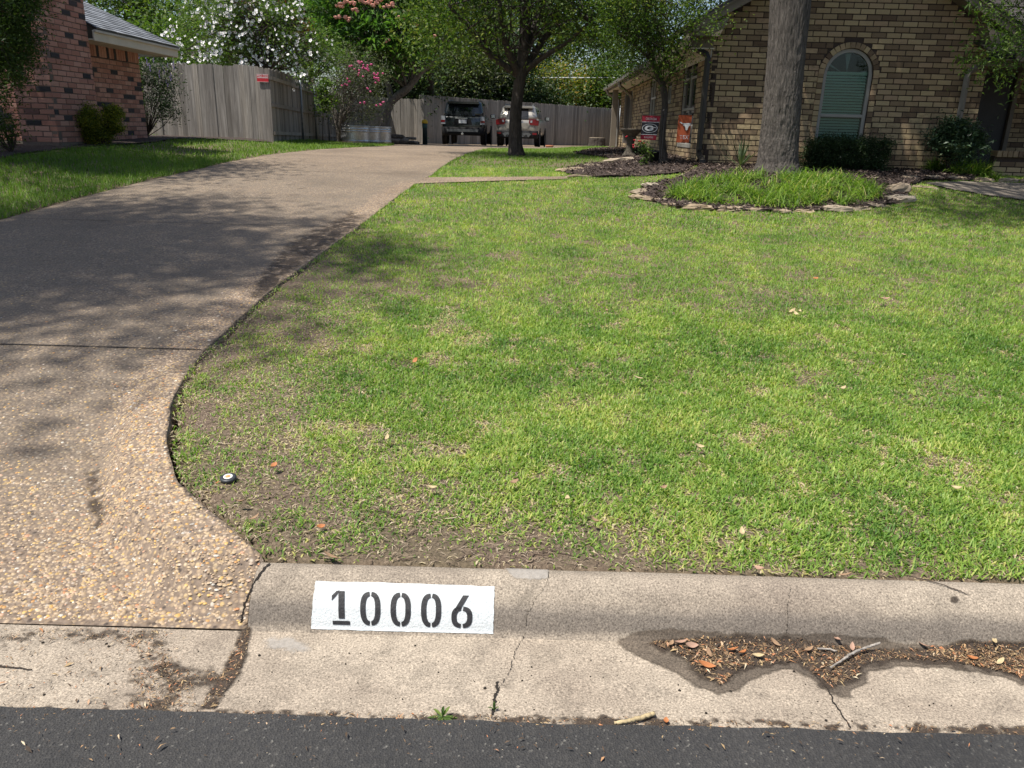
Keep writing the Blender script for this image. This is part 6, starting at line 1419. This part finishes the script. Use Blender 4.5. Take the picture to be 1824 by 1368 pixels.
panel('number_plate', PLATE, body, [(-.17, .78), (.17, .78), (.17, .93), (-.17, .93)], -.012, .0)
panel('tailgate_crease', CHAMP, body, [(-.45, .74), (.45, .74), (.58, .97), (-.58, .97)], -.014, .02); panel('skid_plate', SILV, bp, [(-.52, .40), (.52, .40), (.62, .52), (.50, .58), (-.50, .58), (-.62, .52)], -.075, -.02)
panel('spoiler', CHAMP, root, [(-.64, 1.58), (.64, 1.58), (.60, 1.66), (-.60, 1.66)], .22, .55)
for s in (1, -1):
    pl = [(.50, 1.0), (.56, .90), (.91, .88), (.925, 1.07), (.80, 1.12), (.52, 1.10)]; pl = pl if s > 0 else mir(pl); lm = panel('tail_lamp', LRED, root, pl, -.02, .30)
    q = [(.56, 1.0), (.64, .99), (.66, 1.08), (.58, 1.08)]; panel('clear_lens', LCLR, lm, q if s > 0 else mir(q), -.026, .0)
    q = [(.68, .50), (.86, .50), (.86, .58), (.68, .58)]; panel('reflector', LRED, bp, q if s > 0 else mir(q), -.068, .1)
    mb = MB(); mb.lathe([(.062, 0), (.062, .12), (.045, .12), (.045, .02), (0, .02)], 16); o = mb.build('exhaust', PLASTIC, bp, True); o.rotation_euler = (math.pi / 2, 0, 0); o.location = (s * .40, .02, .43)

# ------------------------------------------------------------------ yard things
# stock tanks
for k, (px, rd, lab) in enumerate(((629, .55, 'corrugated galvanised stock tank nearest the crape myrtle stems'), (652, .50, 'corrugated galvanised stock tank between two matching tanks'), (672, .50, 'corrugated galvanised stock tank beside the silk tree trunk'))):
    y_ = 27.4 + k * .85; p = at(px, 252, y_); z = float(T(p[0], y_)) - .01; root = empty('stock_tank', (p[0], y_, z), 0, lab, 'stock tank', 'galvanised tanks by the side fence')
    h = .60; pr = [(rd * .97, 0)]
    for i, zz in enumerate(np.linspace(.04, h - .03, 40)): pr.append((rd + .012 * math.exp(-((zz - .10) / .02) ** 2) + .014 * math.exp(-((zz - .42) / .018) ** 2) + .014 * math.exp(-((zz - .49) / .018) ** 2), zz))
    pr += [(rd - .02, h - .03), (rd - .02, .05), (0, .05)]
    mb = MB(); mb.lathe(pr, 40); mb.build('shell', MT['galv'], root, True); mb = MB(); a = np.linspace(0, 2 * np.pi, 41); mb.tube([(rd * math.cos(q), rd * math.sin(q), h - .015) for q in a], .02, 8, cap=False); mb.build('rolled_rim', MT['galv'], root, True)
    mb = MB(); mb.lathe([(0, h - .16), (rd - .025, h - .16), (rd - .025, h - .14), (0, h - .12)], 24); mb.build('soil', MT['mulch'], root)
# yellow topped post
p = at(757, 257, 33.0); z = float(T(p[0], 33.0)); root = empty('marker_post', (p[0], 33.0, z), 0, 'slim dark green post with bright yellow cap before the short fence panel', 'post')
mb = MB(); mb.lathe([(.10, -.02), (.095, .60), (.10, .62), (.10, .80), (.09, .82)], 18); mb.build('shaft', plain('dark_green_plastic', (.012, .028, .026), .5), root, True)
mb = MB(); mb.lathe([(.115, .80), (.125, .83), (.12, .90), (.07, .95), (0, .96)], 18); mb.build('cap', plain('yellow_plastic', (.70, .42, .02), .5), root, True)
mb = MB(); mb.lathe([(.103, .63), (.106, .65), (.106, .79), (.103, .8)], 18); mb.build('sleeve', plain('teal_plastic', (.02, .075, .065), .5), root, True)
# firewood
r = np.random.default_rng(81)
for k, (px, py, ln, rd, an) in enumerate(((700, 243, .5, .10, .3), (708, 240, .45, .09, .5), (716, 246, .5, .11, .2), (704, 234, .4, .08, .9), (712, 233, .4, .07, -.3), (727, 250, .45, .06, .1), (733, 246, .5, .06, -.2), (738, 251, .4, .05, .5), (730, 240, .5, .05, .15))):
    p = at(px, py, 30.5 + .1 * k); zg = float(T(p[0], p[1])); p[2] = zg + rd + (0 if py > 242 else .16); o = MB(); n = 9
    o.tube([(-ln / 2, 0, 0), (0, 0, .01), (ln / 2, 0, 0)], [rd, rd * 1.05, rd * .95], n); ob_ = o.build('firewood_log', MT['midbark' if k % 2 else 'palebark']); ob_.location = tuple(p); ob_.rotation_euler = (0, 0, an); setp(ob_, 'split firewood log in the small heap against the dim fence panel', 'log', 'firewood logs by the fence')
# stump
p = at(1063, 257, 36.); p[2] = float(T(p[0], 36.)) - .02; rt = empty('tree_stump', tuple(p), 0, 'cut tree stump standing on the lawn edge before the tall fence', 'stump')
mb = MB(); V, F = rough_trunk([(0, 0, 0), (0, 0, .2), (0, 0, .46)], [.40, .36, .35], 40, 14, .02, .06, 3); mb.add(V, F); mb.build('bark', MT['midbark'], rt); mb = MB(); mb.lathe([(.345, .455), (.34, .475), (0, .478)], 30); mb.build('cut_face', plain('cut_wood', (.33, .27, .19), .9, nscale=12), rt)
# terracotta dish
p = at(979, 258, 33.); p[2] = float(T(p[0], 33.)); mb = MB(); mb.lathe([(.13, 0), (.16, .02), (.17, .08), (.155, .08), (.14, .03), (0, .025)], 20); o = mb.build('clay_saucer', plain('terracotta', (.42, .17, .09), .85), None, True); o.location = tuple(p); setp(o, 'small terracotta saucer on the grass beside the silver car wheel', 'saucer')
# bird bath
q = gnd(1121, 281); y_ = 15.9; q = at(1121, 280, y_); q[2] = float(T(q[0], y_)); st_ = plain('mossy_cast_stone', (.085, .072, .055), .95, nscale=14, namt=.4, bstr=.6, bdist=.01)
hb = at(1121, 229, y_)[2] - q[2]; rt = empty('bird_bath', tuple(q), 0, 'mossy stone bird bath on a pedestal beside the house bed', 'bird bath')
mb = MB(); mb.lathe([(.15, -.02), (.15, .04), (.12, .07), (.085, .12), (.075, hb * .5), (.085, hb * .62), (.12, hb * .68), (.11, hb * .72)], 22); mb.build('pedestal', st_, rt, True)
mb = MB(); mb.lathe([(.09, hb * .70), (.13, hb * .78), (.20, hb * .92), (.215, hb * .97), (.21, hb), (.19, hb), (.15, hb * .93), (0, hb * .90)], 26); mb.build('basin', st_, rt, True)
# black planter
q = gnd(1168, 290); mb = MB(); mb.lathe([(.09, -.01), (.125, .17), (.14, .175), (.14, .205), (.12, .205), (.10, .03), (0, .03)], 20); o = mb.build('planter_pot', MT['black'], None, True); o.location = (q[0], q[1], float(T(q[0], q[1]))); setp(o, 'empty black plastic pot at the foot of the slim tree', 'pot')
# garden flags
FR, FB, FO, FWT = plain('flag_red', (.24, .008, .022), .8), plain('flag_black', (.016, .015, .02), .8), plain('flag_orange', (.29, .055, .014), .8), plain('flag_white', (.52, .52, .52), .8)
def flag_cloth(name, w, h, mat, parent, bands=None, skew=0., wave=.012, ph=0.):
    nx, nz = 20, 24
    def sur(u, v, off=0.): return (w * (u - .5) * (1 - skew * (1 - v)) - w * .5 * skew * (1 - v) * 1.0, wave * math.sin(u * 5 + v * 2 + ph) * (1.2 - v) - off, -h * (1 - v))
    V = [sur(i / nx, j / nz) for j in range(nz + 1) for i in range(nx + 1)]; V += [(x, y + .003, z) for x, y, z in V]; n = (nx + 1) * (nz + 1)
    F = [[j * (nx + 1) + i, j * (nx + 1) + i + 1, (j + 1) * (nx + 1) + i + 1, (j + 1) * (nx + 1) + i] for j in range(nz) for i in range(nx)]; F += [[n + k for k in f[::-1]] for f in F]
    cl = raw(name, V, F, mat, parent, True)
    def decal(nm, poly, m, off=.002, res=1):
        return raw(nm, [sur(u, v, off) for u, v in poly], [list(range(len(poly)))], m, cl)
    def grid(nm, u0, u1, v0, v1, m, off=.0015):
        V = [sur(u, v, off) for v in np.linspace(v0, v1, 9) for u in np.linspace(u0, u1, 13)]; return raw(nm, V, [[j * 13 + i, j * 13 + i + 1, (j + 1) * 13 + i + 1, (j + 1) * 13 + i] for j in range(8) for i in range(12)], m, cl, True)
    def ringd(nm, cu_, cv_, ru, rv, t, m, off=.003, a0=0, a1=2 * math.pi):
        V = []; k = 36
        for a in np.linspace(a0, a1, k): V += [sur(cu_ + ru * math.cos(a), cv_ + rv * math.sin(a), off), sur(cu_ + ru * (1 - t) * math.cos(a), cv_ + rv * (1 - t * 1.1) * math.sin(a), off)]
        return raw(nm, V, [[2 * i, 2 * i + 1, 2 * i + 3, 2 * i + 2] for i in range(k - 1)], m, cl)
    def word(s, size, cu_, cv_, m, sx=1.):
        x, y, z = sur(cu_, cv_, .012); return text_obj(s, size, m, cl, Matrix.Translation((x, y - .004, z)), sx=sx)
    return cl, decal, grid, ringd, word
def flag_stand(root, w, h, top):
    mb = MB(); x = w / 2 + .035; mb.tube([(x, 0, -h - .5), (x, 0, top + .03), (x - .015, 0, top + .055), (x - .03, 0, top + .03)], .006, 6); mb.tube([(x, 0, .012), (-w / 2, 0, .012)], .005, 6); mb.build('stand', MT['black'], root)
yf = 13.25; p = at(1160.5, 206, yf); w = (at(1177, 210, yf) - at(1144.5, 210, yf))[0]; h = p[2] - at(1158, 249, yf)[2]
fl1 = empty('garden_flag', tuple(p), 0, 'red and black garden flag with white oval letter G emblem beside the slim tree', 'flag')
cl, decal, grid, ringd, word = flag_cloth('cloth', w, h, FR, fl1, skew=.16, ph=.4)
grid('black_field', 0, 1, .23, .725, FB, .0025); grid('white_band', 0, 1, .725, .745, FWT, .0035); grid('white_band', 0, 1, .205, .23, FWT, .0035)
ringd('oval_ring', .5, .48, .46, .185, .08, FWT, .006)
gp = []
for a in np.linspace(.62, 2 * math.pi - .55, 30): gp.append((.47 + .27 * math.cos(a), .48 + .115 * math.sin(a)))
V = gp + [(.72, .45), (.72, .485), (.50, .485), (.50, .455)] ; inner = []
ringd('letter_shape', .46, .48, .27, .115, .52, FWT, .007, .55, 2 * math.pi - .25)
decal('letter_bar', [(.48, .462), (.70, .462), (.70, .492), (.48, .492)], FWT, .0075); decal('letter_tail', [(.60, .515), (.90, .495), (.90, .512), (.62, .545)], FWT, .0075)
word('GEORGIA', h * .135, .5, .86, FWT, .80); word('BULLDOGS', h * .105, .5, .10, FWT, .72); flag_stand(fl1, w, h, 0)
yf = 13.0; p = at(1221, 205, yf); w = (at(1234, 205, yf) - at(1210, 205, yf))[0]; h = p[2] - at(1221, 254, yf)[2]
fl2 = empty('garden_flag', tuple(p), 0, 'burnt orange garden flag with white steer head hanging by the dark downspout', 'flag')
cl, decal, grid, ringd, word = flag_cloth('cloth', w, h, FO, fl2, skew=.06, wave=.014, ph=1.4)
decal('steer_head', [(.10, .745), (.16, .715), (.32, .675), (.42, .655), (.40, .63), (.36, .61), (.50, .605), (.56, .56), (.60, .47), (.68, .445), (.76, .47), (.80, .56), (.86, .61), (.95, .615), (.97, .69), (.97, .72), (.82, .715), (.70, .71), (.55, .705), (.42, .70), (.30, .715), (.20, .745)], FWT, .009)
word('TEX', h * .20, .54, .19, FWT, .92)
mb = MB(); mb.tube([(-w / 2 - .22, 0, -h - .34), (-w / 2 - .22, 0, .05), (-w / 2 - .24, 0, .07), (-w / 2 - .26, 0, .05)], .006, 6); mb.tube([(-w / 2 - .22, 0, .008), (w / 2, 0, .012)], .005, 6); mb.build('stand', MT['black'], fl2)
# utility cable far behind
pA, pB = at(600, 130, 51.), at(1400, 150, 51.); n = 24; mb = MB(); P = [pA + (pB - pA) * t - np.array([0, 0, .25 * 4 * t * (1 - t)]) for t in np.linspace(-.5, 1.5, n)]
p1_, p2_ = at(870, 138.5, 51.), at(1072, 138.5, 51.); P = [p1_ + (p2_ - p1_) * t for t in np.linspace(-1.6, 2.6, n)]; mb.tube(P, .035, 6); o = mb.build('utility_cable', plain('cable_grey', (.55, .56, .57), .6), None, True); setp(o, 'pale utility cable strung level behind the tall back fence', 'cable')
# ------------------------------------------------------------------ stones
def stone(px, py, sx, sy, sz, rz, label, seed, group=None, dz=0.):
    r = np.random.default_rng(seed); q = gnd(px, py); n = 12; m = 7; V = []; mb = MB()
    prof = [(.0, .80), (.25, 1.0), (.65, 1.0), (.9, .9), (1.0, .72), (1.04, .4), (1.03, .08)]; rr = 1 + .18 * r.normal(size=n)
    for t, f in prof:
        for k in range(n):
            a = 2 * math.pi * k / n; c = np.sign(math.cos(a)) * abs(math.cos(a)) ** .7; s = np.sign(math.sin(a)) * abs(math.sin(a)) ** .7; V.append((.88 * sx * f * rr[k] * c + .01 * r.normal(), .9 * sy * f * rr[k] * s + .01 * r.normal(), .8 * sz * t + .006 * r.normal()))
    F = [[i * n + k, i * n + (k + 1) % n, (i + 1) * n + (k + 1) % n, (i + 1) * n + k] for i in range(len(prof) - 1) for k in range(n)] + [[(len(prof) - 1) * n + k for k in range(n)]]
    o = raw('edging_stone', V, F, MT['stone'], None, False, np.zeros(len(V))); o.location = (q[0], q[1], float(T(q[0], q[1])) - .02 + dz); o.rotation_euler = (r.normal() * .05, r.normal() * .05, rz); setp(o, label, 'stone', group); return o
G1 = 'flat stones edging the oak bed'
for k, (px, py, sx, sy, sz, rz) in enumerate(((1160, 331, .14, .09, .07, .3), (1140, 343, .13, .10, .07, 1.2), (1138, 352, .12, .09, .06, .6), (1160, 356, .20, .08, .06, -.1), (1196, 366, .14, .08, .05, -.3), (1300, 373, .18, .07, .06, 0), (1345, 374, .16, .07, .05, .1), (1392, 377, .12, .06, .05, 0), (1432, 377, .13, .07, .05, .1), (1530, 372, .14, .07, .05, .2), (1562, 367, .16, .08, .05, .2))):
    stone(px, py, sx, sy, sz, rz, 'flat tan edging stone set along the rim of the oak bed', 200 + k, G1)
stone(1240, 371, .21, .09, .075, -.05, 'long pale whitish edging stone at the front of the oak bed', 230)
stone(1492, 374, .22, .10, .075, .1, 'broad tan edging stone at the front right rim of the oak bed', 231)
stone(1598, 342, .16, .12, .15, .3, 'rounded tan boulder standing tallest on the oak bed rim', 232)
stone(1600, 357, .19, .10, .10, -.2, 'grey tan slab leaning beside the tallest boulder', 233)
stone(1640, 334, .20, .07, .05, -.15, 'thin flat stone where the oak bed meets the walkway', 234)
stone(1020, 303, .36, .22, .06, .4, 'wide flat sandstone at the corner of the bed beside the house', 235)
stone(1052, 296, .22, .12, .05, .1, 'small flat sandstone behind the wide corner stone', 236); stone(1105, 287, .32, .12, .09, .1, 'flat tan stone near the bird bath in the side bed', 237); stone(1045, 314, .30, .10, .04, 0, 'thin tan stone along the path edge of the side bed', 238)
stone(1085, 277, .3, .14, .05, 0, 'pale flat stone behind the bird bath bed edge', 239)
for k, (px, py, sx) in enumerate(((1622, 319, .16), (1662, 318, .17), (1706, 320, .18), (1752, 322, .17), (1795, 323, .18), (1836, 325, .18))):
    stone(px, py, sx, .07, .075, .02 * k, 'weathered flagstone in the row between planting bed and walkway', 250 + k, 'flagstones edging the walkway')
# ------------------------------------------------------------------ leaves, sticks and weeds
def leaf_obj(px, py, L, W, rz, mat, label, seed, group=None, fn=None, zo=.012, tilt=.25, curl=.25, name='fallen_leaf'):
    r = np.random.default_rng(seed); q = gnd(px, py, fn); n = 9; V = []
    for i in range(n):
        t = i / (n - 1); w = W / 2 * math.sin(math.pi * min(1, t * .93 + .05)) ** .8; z = curl * L * (t - .5) ** 2 * 2
        V += [(L * (t - .5), -w, z + curl * w * .8), (L * (t - .5), 0, z), (L * (t - .5), w, z + curl * w * .8)]
    F = [f for i in range(n - 1) for f in ([3 * i, 3 * i + 3, 3 * i + 4, 3 * i + 1], [3 * i + 1, 3 * i + 4, 3 * i + 5, 3 * i + 2])]
    nv = len(V); V += [(x, y, z - .0012) for x, y, z in V]; F += [[nv + k for k in f[::-1]] for f in F]
    o = raw(name, V, F, MT[mat], None, True); o.location = (q[0], q[1], q[2] + zo); o.rotation_euler = (r.normal() * tilt, r.normal() * tilt, rz); setp(o, label, 'leaf', group); return o
GL = 'fallen leaves on the front lawn'
leaf_obj(1571, 545, .105, .042, .25, 'deadleaf', 'large pink tan dead leaf lying on the sunlit grass', 1, zo=.055, tilt=.1)
leaf_obj(1451, 507, .05, .04, .5, 'orangeleaf', 'bright orange leaf on the grass toward the oak bed', 2, zo=.05)
for k, (px, py) in enumerate(((1410, 566), (1422, 568), (1416, 572), (1406, 571))): leaf_obj(px, py, .05, .025, k * .9, 'straw', 'small crumpled tan leaf in the little heap on the lawn', 3 + k, 'crumpled leaves heaped on the lawn', zo=.05, curl=.5)
leaf_obj(1135, 687, .055, .025, 0, 'straw', 'pale crumpled leaf in the middle of the sunlit lawn', 12, zo=.045)
leaf_obj(740, 652, .035, .028, .4, 'orangeleaf', 'small orange leaf on thin grass beyond the black sprinkler cap', 13, zo=.035)
leaf_obj(489, 838, .032, .022, 1.1, 'orangeleaf', 'curled rust orange leaf right of the black sprinkler cap', 14, zo=.025)
leaf_obj(388, 868, .018, .014, 1.1, 'orangeleaf', 'tiny rust leaf just below the black sprinkler cap', 15, zo=.02)
leaf_obj(1352, 1022, .045, .02, 1.9, 'deadleaf', 'pinkish dry leaf standing against the kerb back', 16, zo=.02, tilt=.5)
leaf_obj(572, 944, .03, .02, .6, 'orangeleaf', 'small orange leaf on bare soil behind the number panel', 17, zo=.015)
leaf_obj(352, 910, .03, .018, .2, 'pitto' if False else 'straw', 'pale leaf on bare soil beside the driveway flare', 18, zo=.01)
leaf_obj(590, 996, .05, .016, -.3, 'brownleaf', 'brown curled leaf at the soil edge above the number panel', 19, zo=.012)
for k, (px, py, m_) in enumerate(((430, 905, 'brownleaf'), (455, 935, 'brownleaf'), (690, 790, 'straw'), (805, 815, 'brownleaf'), (770, 880, 'straw'), (915, 870, 'brownleaf'), (1010, 900, 'straw'), (1060, 940, 'brownleaf'), (1245, 805, 'straw'), (1180, 880, 'brownleaf'), (1320, 960, 'straw'), (1610, 640, 'straw'), (1700, 880, 'straw'), (1500, 700, 'straw'), (1080, 560, 'brownleaf'), (980, 420, 'brownleaf'))):
    leaf_obj(px, py, .04, .018, k * .77, m_, 'small dry curled leaf caught in the front lawn grass', 60 + k, GL, zo=.028, curl=.4)
pz = lambda x, y: prof_z(y) + .006
GG = 'dry leaves in the gutter litter'
leaf_obj(1231, 1155, .042, .020, .2, 'deadleaf', 'large salmon dry leaf on top of the gutter litter', 30, fn=pz)
leaf_obj(1212, 1149, .045, .014, .35, 'deadleaf', 'narrow salmon leaf lying behind the larger gutter leaf', 31, fn=pz)
leaf_obj(1258, 1190, .05, .02, -.2, 'orangeleaf', 'rust brown leaf in the wet mud point of the gutter', 32, fn=pz)
for k, (px, py, m_) in enumerate(((1305, 1162, 'orangeleaf'), (1322, 1167, 'orangeleaf'), (1517, 1158, 'deadleaf'), (1490, 1143, 'deadleaf'), (1645, 1155, 'deadleaf'), (1730, 1177, 'orangeleaf'), (1780, 1184, 'straw'), (1770, 1147, 'straw'), (1262, 1168, 'brownleaf'), (1380, 1150, 'brownleaf'), (1350, 1173, 'straw'), (1440, 1162, 'brownleaf'), (1195, 1152, 'brownleaf'))):
    leaf_obj(px, py, .034, .014, k * .61, m_, 'small dry leaf lying in the gutter litter', 40 + k, GG, fn=pz)
leaf_obj(1186, 1287, .018, .014, 1.4, 'orangeleaf', 'rust orange leaf flake on the asphalt edge', 33, fn=lambda x, y: prof_z(y) + .004, zo=.008)
leaf_obj(1505, 1026, .045, .010, -.15, 'brownleaf', 'slender dull leaf lying on the kerb top', 34, fn=lambda x, y: prof_z(y), zo=.006)
def stick(name, pts, R, mat, label, fn=None, zo=.008, n=7, seed=0, lift=None):
    W_ = np.array([gnd(a, b_, fn) for a, b_ in pts]); W_[:, 2] += zo
    if lift is not None: W_[:, 2] += np.array(lift)
    P = spline(W_, 8 * len(W_)); r = np.random.default_rng(seed); P += r.normal(size=P.shape) * .0008; mb = MB(); mb.tube(P, np.interp(np.linspace(0, 1, len(P)), np.linspace(0, 1, len(R)), R) * (1 + .12 * r.normal(size=len(P))), n); o = mb.build(name, MT[mat], None, True); setp(o, label, 'stick'); return o
stick('stick', [(1478, 1195), (1500, 1182), (1518, 1171), (1540, 1163), (1565, 1156)], [.0028, .0036, .004, .0042, .0040], 'twig', 'longest lichen grey stick lying across the gutter litter', fn=pz, zo=.012, lift=[0, .002, .004, .006, .010])
stick('stick', [(1455, 1160), (1472, 1161), (1490, 1165)], [.003, .0032, .0028], 'twig', 'short grey stick behind the longest gutter stick', fn=pz, zo=.010)
stick('stick', [(1094, 1291), (1120, 1287), (1145, 1281), (1166, 1274)], [.0045, .006, .0058, .0065], 'straw', 'bleached straw yellow stick on the asphalt edge', fn=lambda x, y: prof_z(y) + .006, zo=.006)
stick('stick', [(1620, 1028), (1665, 1040), (1700, 1052), (1728, 1063)], [.0012, .0016, .0016, .0008], 'stem', 'thin dark twig resting on the kerb top', fn=lambda x, y: prof_z(y), zo=.005)
stick('stick', [(-2, 1188), (25, 1191), (58, 1195)], [.0035, .002, .0015], 'stem', 'short dark twig lying on the gutter before the driveway', fn=lambda x, y: prof_z(y), zo=.004)
def weed(px, py, leaves_, label, seed):
    r = np.random.default_rng(seed); q = gnd(px, py, lambda x, y: prof_z(y)); rt = empty('weed', tuple(q), 0, label, 'weed'); rt.scale = (.75, .75, .75); mb = MB()
    for az, L_, el_ in leaves_:
        d = np.array([math.cos(az) * math.cos(el_), math.sin(az) * math.cos(el_), math.sin(el_)]); s_ = np.array([-math.sin(az), math.cos(az), 0]); V = []
        for t, w in ((0, .15), (.3, .8), (.6, 1), (.85, .6), (1, .02)): c = d * L_ * t - np.array([0, 0, .25 * L_ * t * t]) + np.array([0, 0, .01]); V += [c - s_ * L_ * .13 * w + np.array([0, 0, .003]), c, c + s_ * L_ * .13 * w + np.array([0, 0, .003])]
        mb.add(V, [f for j in range(4) for f in ([3 * j, 3 * j + 1, 3 * j + 4, 3 * j + 3], [3 * j + 1, 3 * j + 2, 3 * j + 5, 3 * j + 4])], r.random())
    mb.build('leaves', MT['brightleaf'], rt, True, True); mb = MB(); mb.tube([(0, 0, -.005), (.002, 0, .02), (0, .003, .035)], .0018, 5); mb.build('stem', MT['brightleaf'], rt)
weed(788, 1282, [(.1, .055, .1), (.9, .05, .7), (1.5, .045, 1.1), (2.4, .05, .4), (3.1, .055, .1), (4.0, .04, .15), (4.6, .045, .1), (5.4, .03, .2), (5.9, .05, .05)], 'green weed sprouting between gutter and asphalt', 1)
weed(880, 1268, [(1.6, .035, 1.2), (2.8, .025, .3), (.4, .02, .5)], 'tiny weed growing out of the gutter crack', 2)
# sprinkler cap
q = gnd(407, 852); rt = empty('sprinkler_head', (q[0], q[1], q[2] - .004), 0, 'round black sprinkler cap with white ring half buried in thin grass', 'sprinkler')
rt.rotation_euler = (math.radians(9), 0, 0); rt.location.z -= .004; rt.scale = (1.1, 1.1, .85)
mb = MB(); mb.lathe([(.026, -.03), (.027, .006), (.0285, .010), (.0285, .016), (.025, .020), (.016, .021), (.0155, .0195), (0, .0195)], 28); mb.build('cap_body', plain('worn_black_plastic', (.03, .034, .038), .45, nscale=90, namt=.4), rt, True)
mb = MB(); mb.lathe([(.0165, .0200), (.0160, .0222), (.0100, .0226), (.0098, .0200)], 26); mb.build('white_ring', plain('white_plastic', (.72, .70, .66), .6), rt, True)
mb = MB(); mb.lathe([(.0102, .0198), (.0095, .0215), (.004, .0212), (.003, .0225), (0, .0226)], 20); mb.build('rusty_screw', plain('rust_ring', (.50, .27, .10), .8, nscale=200), rt, True)
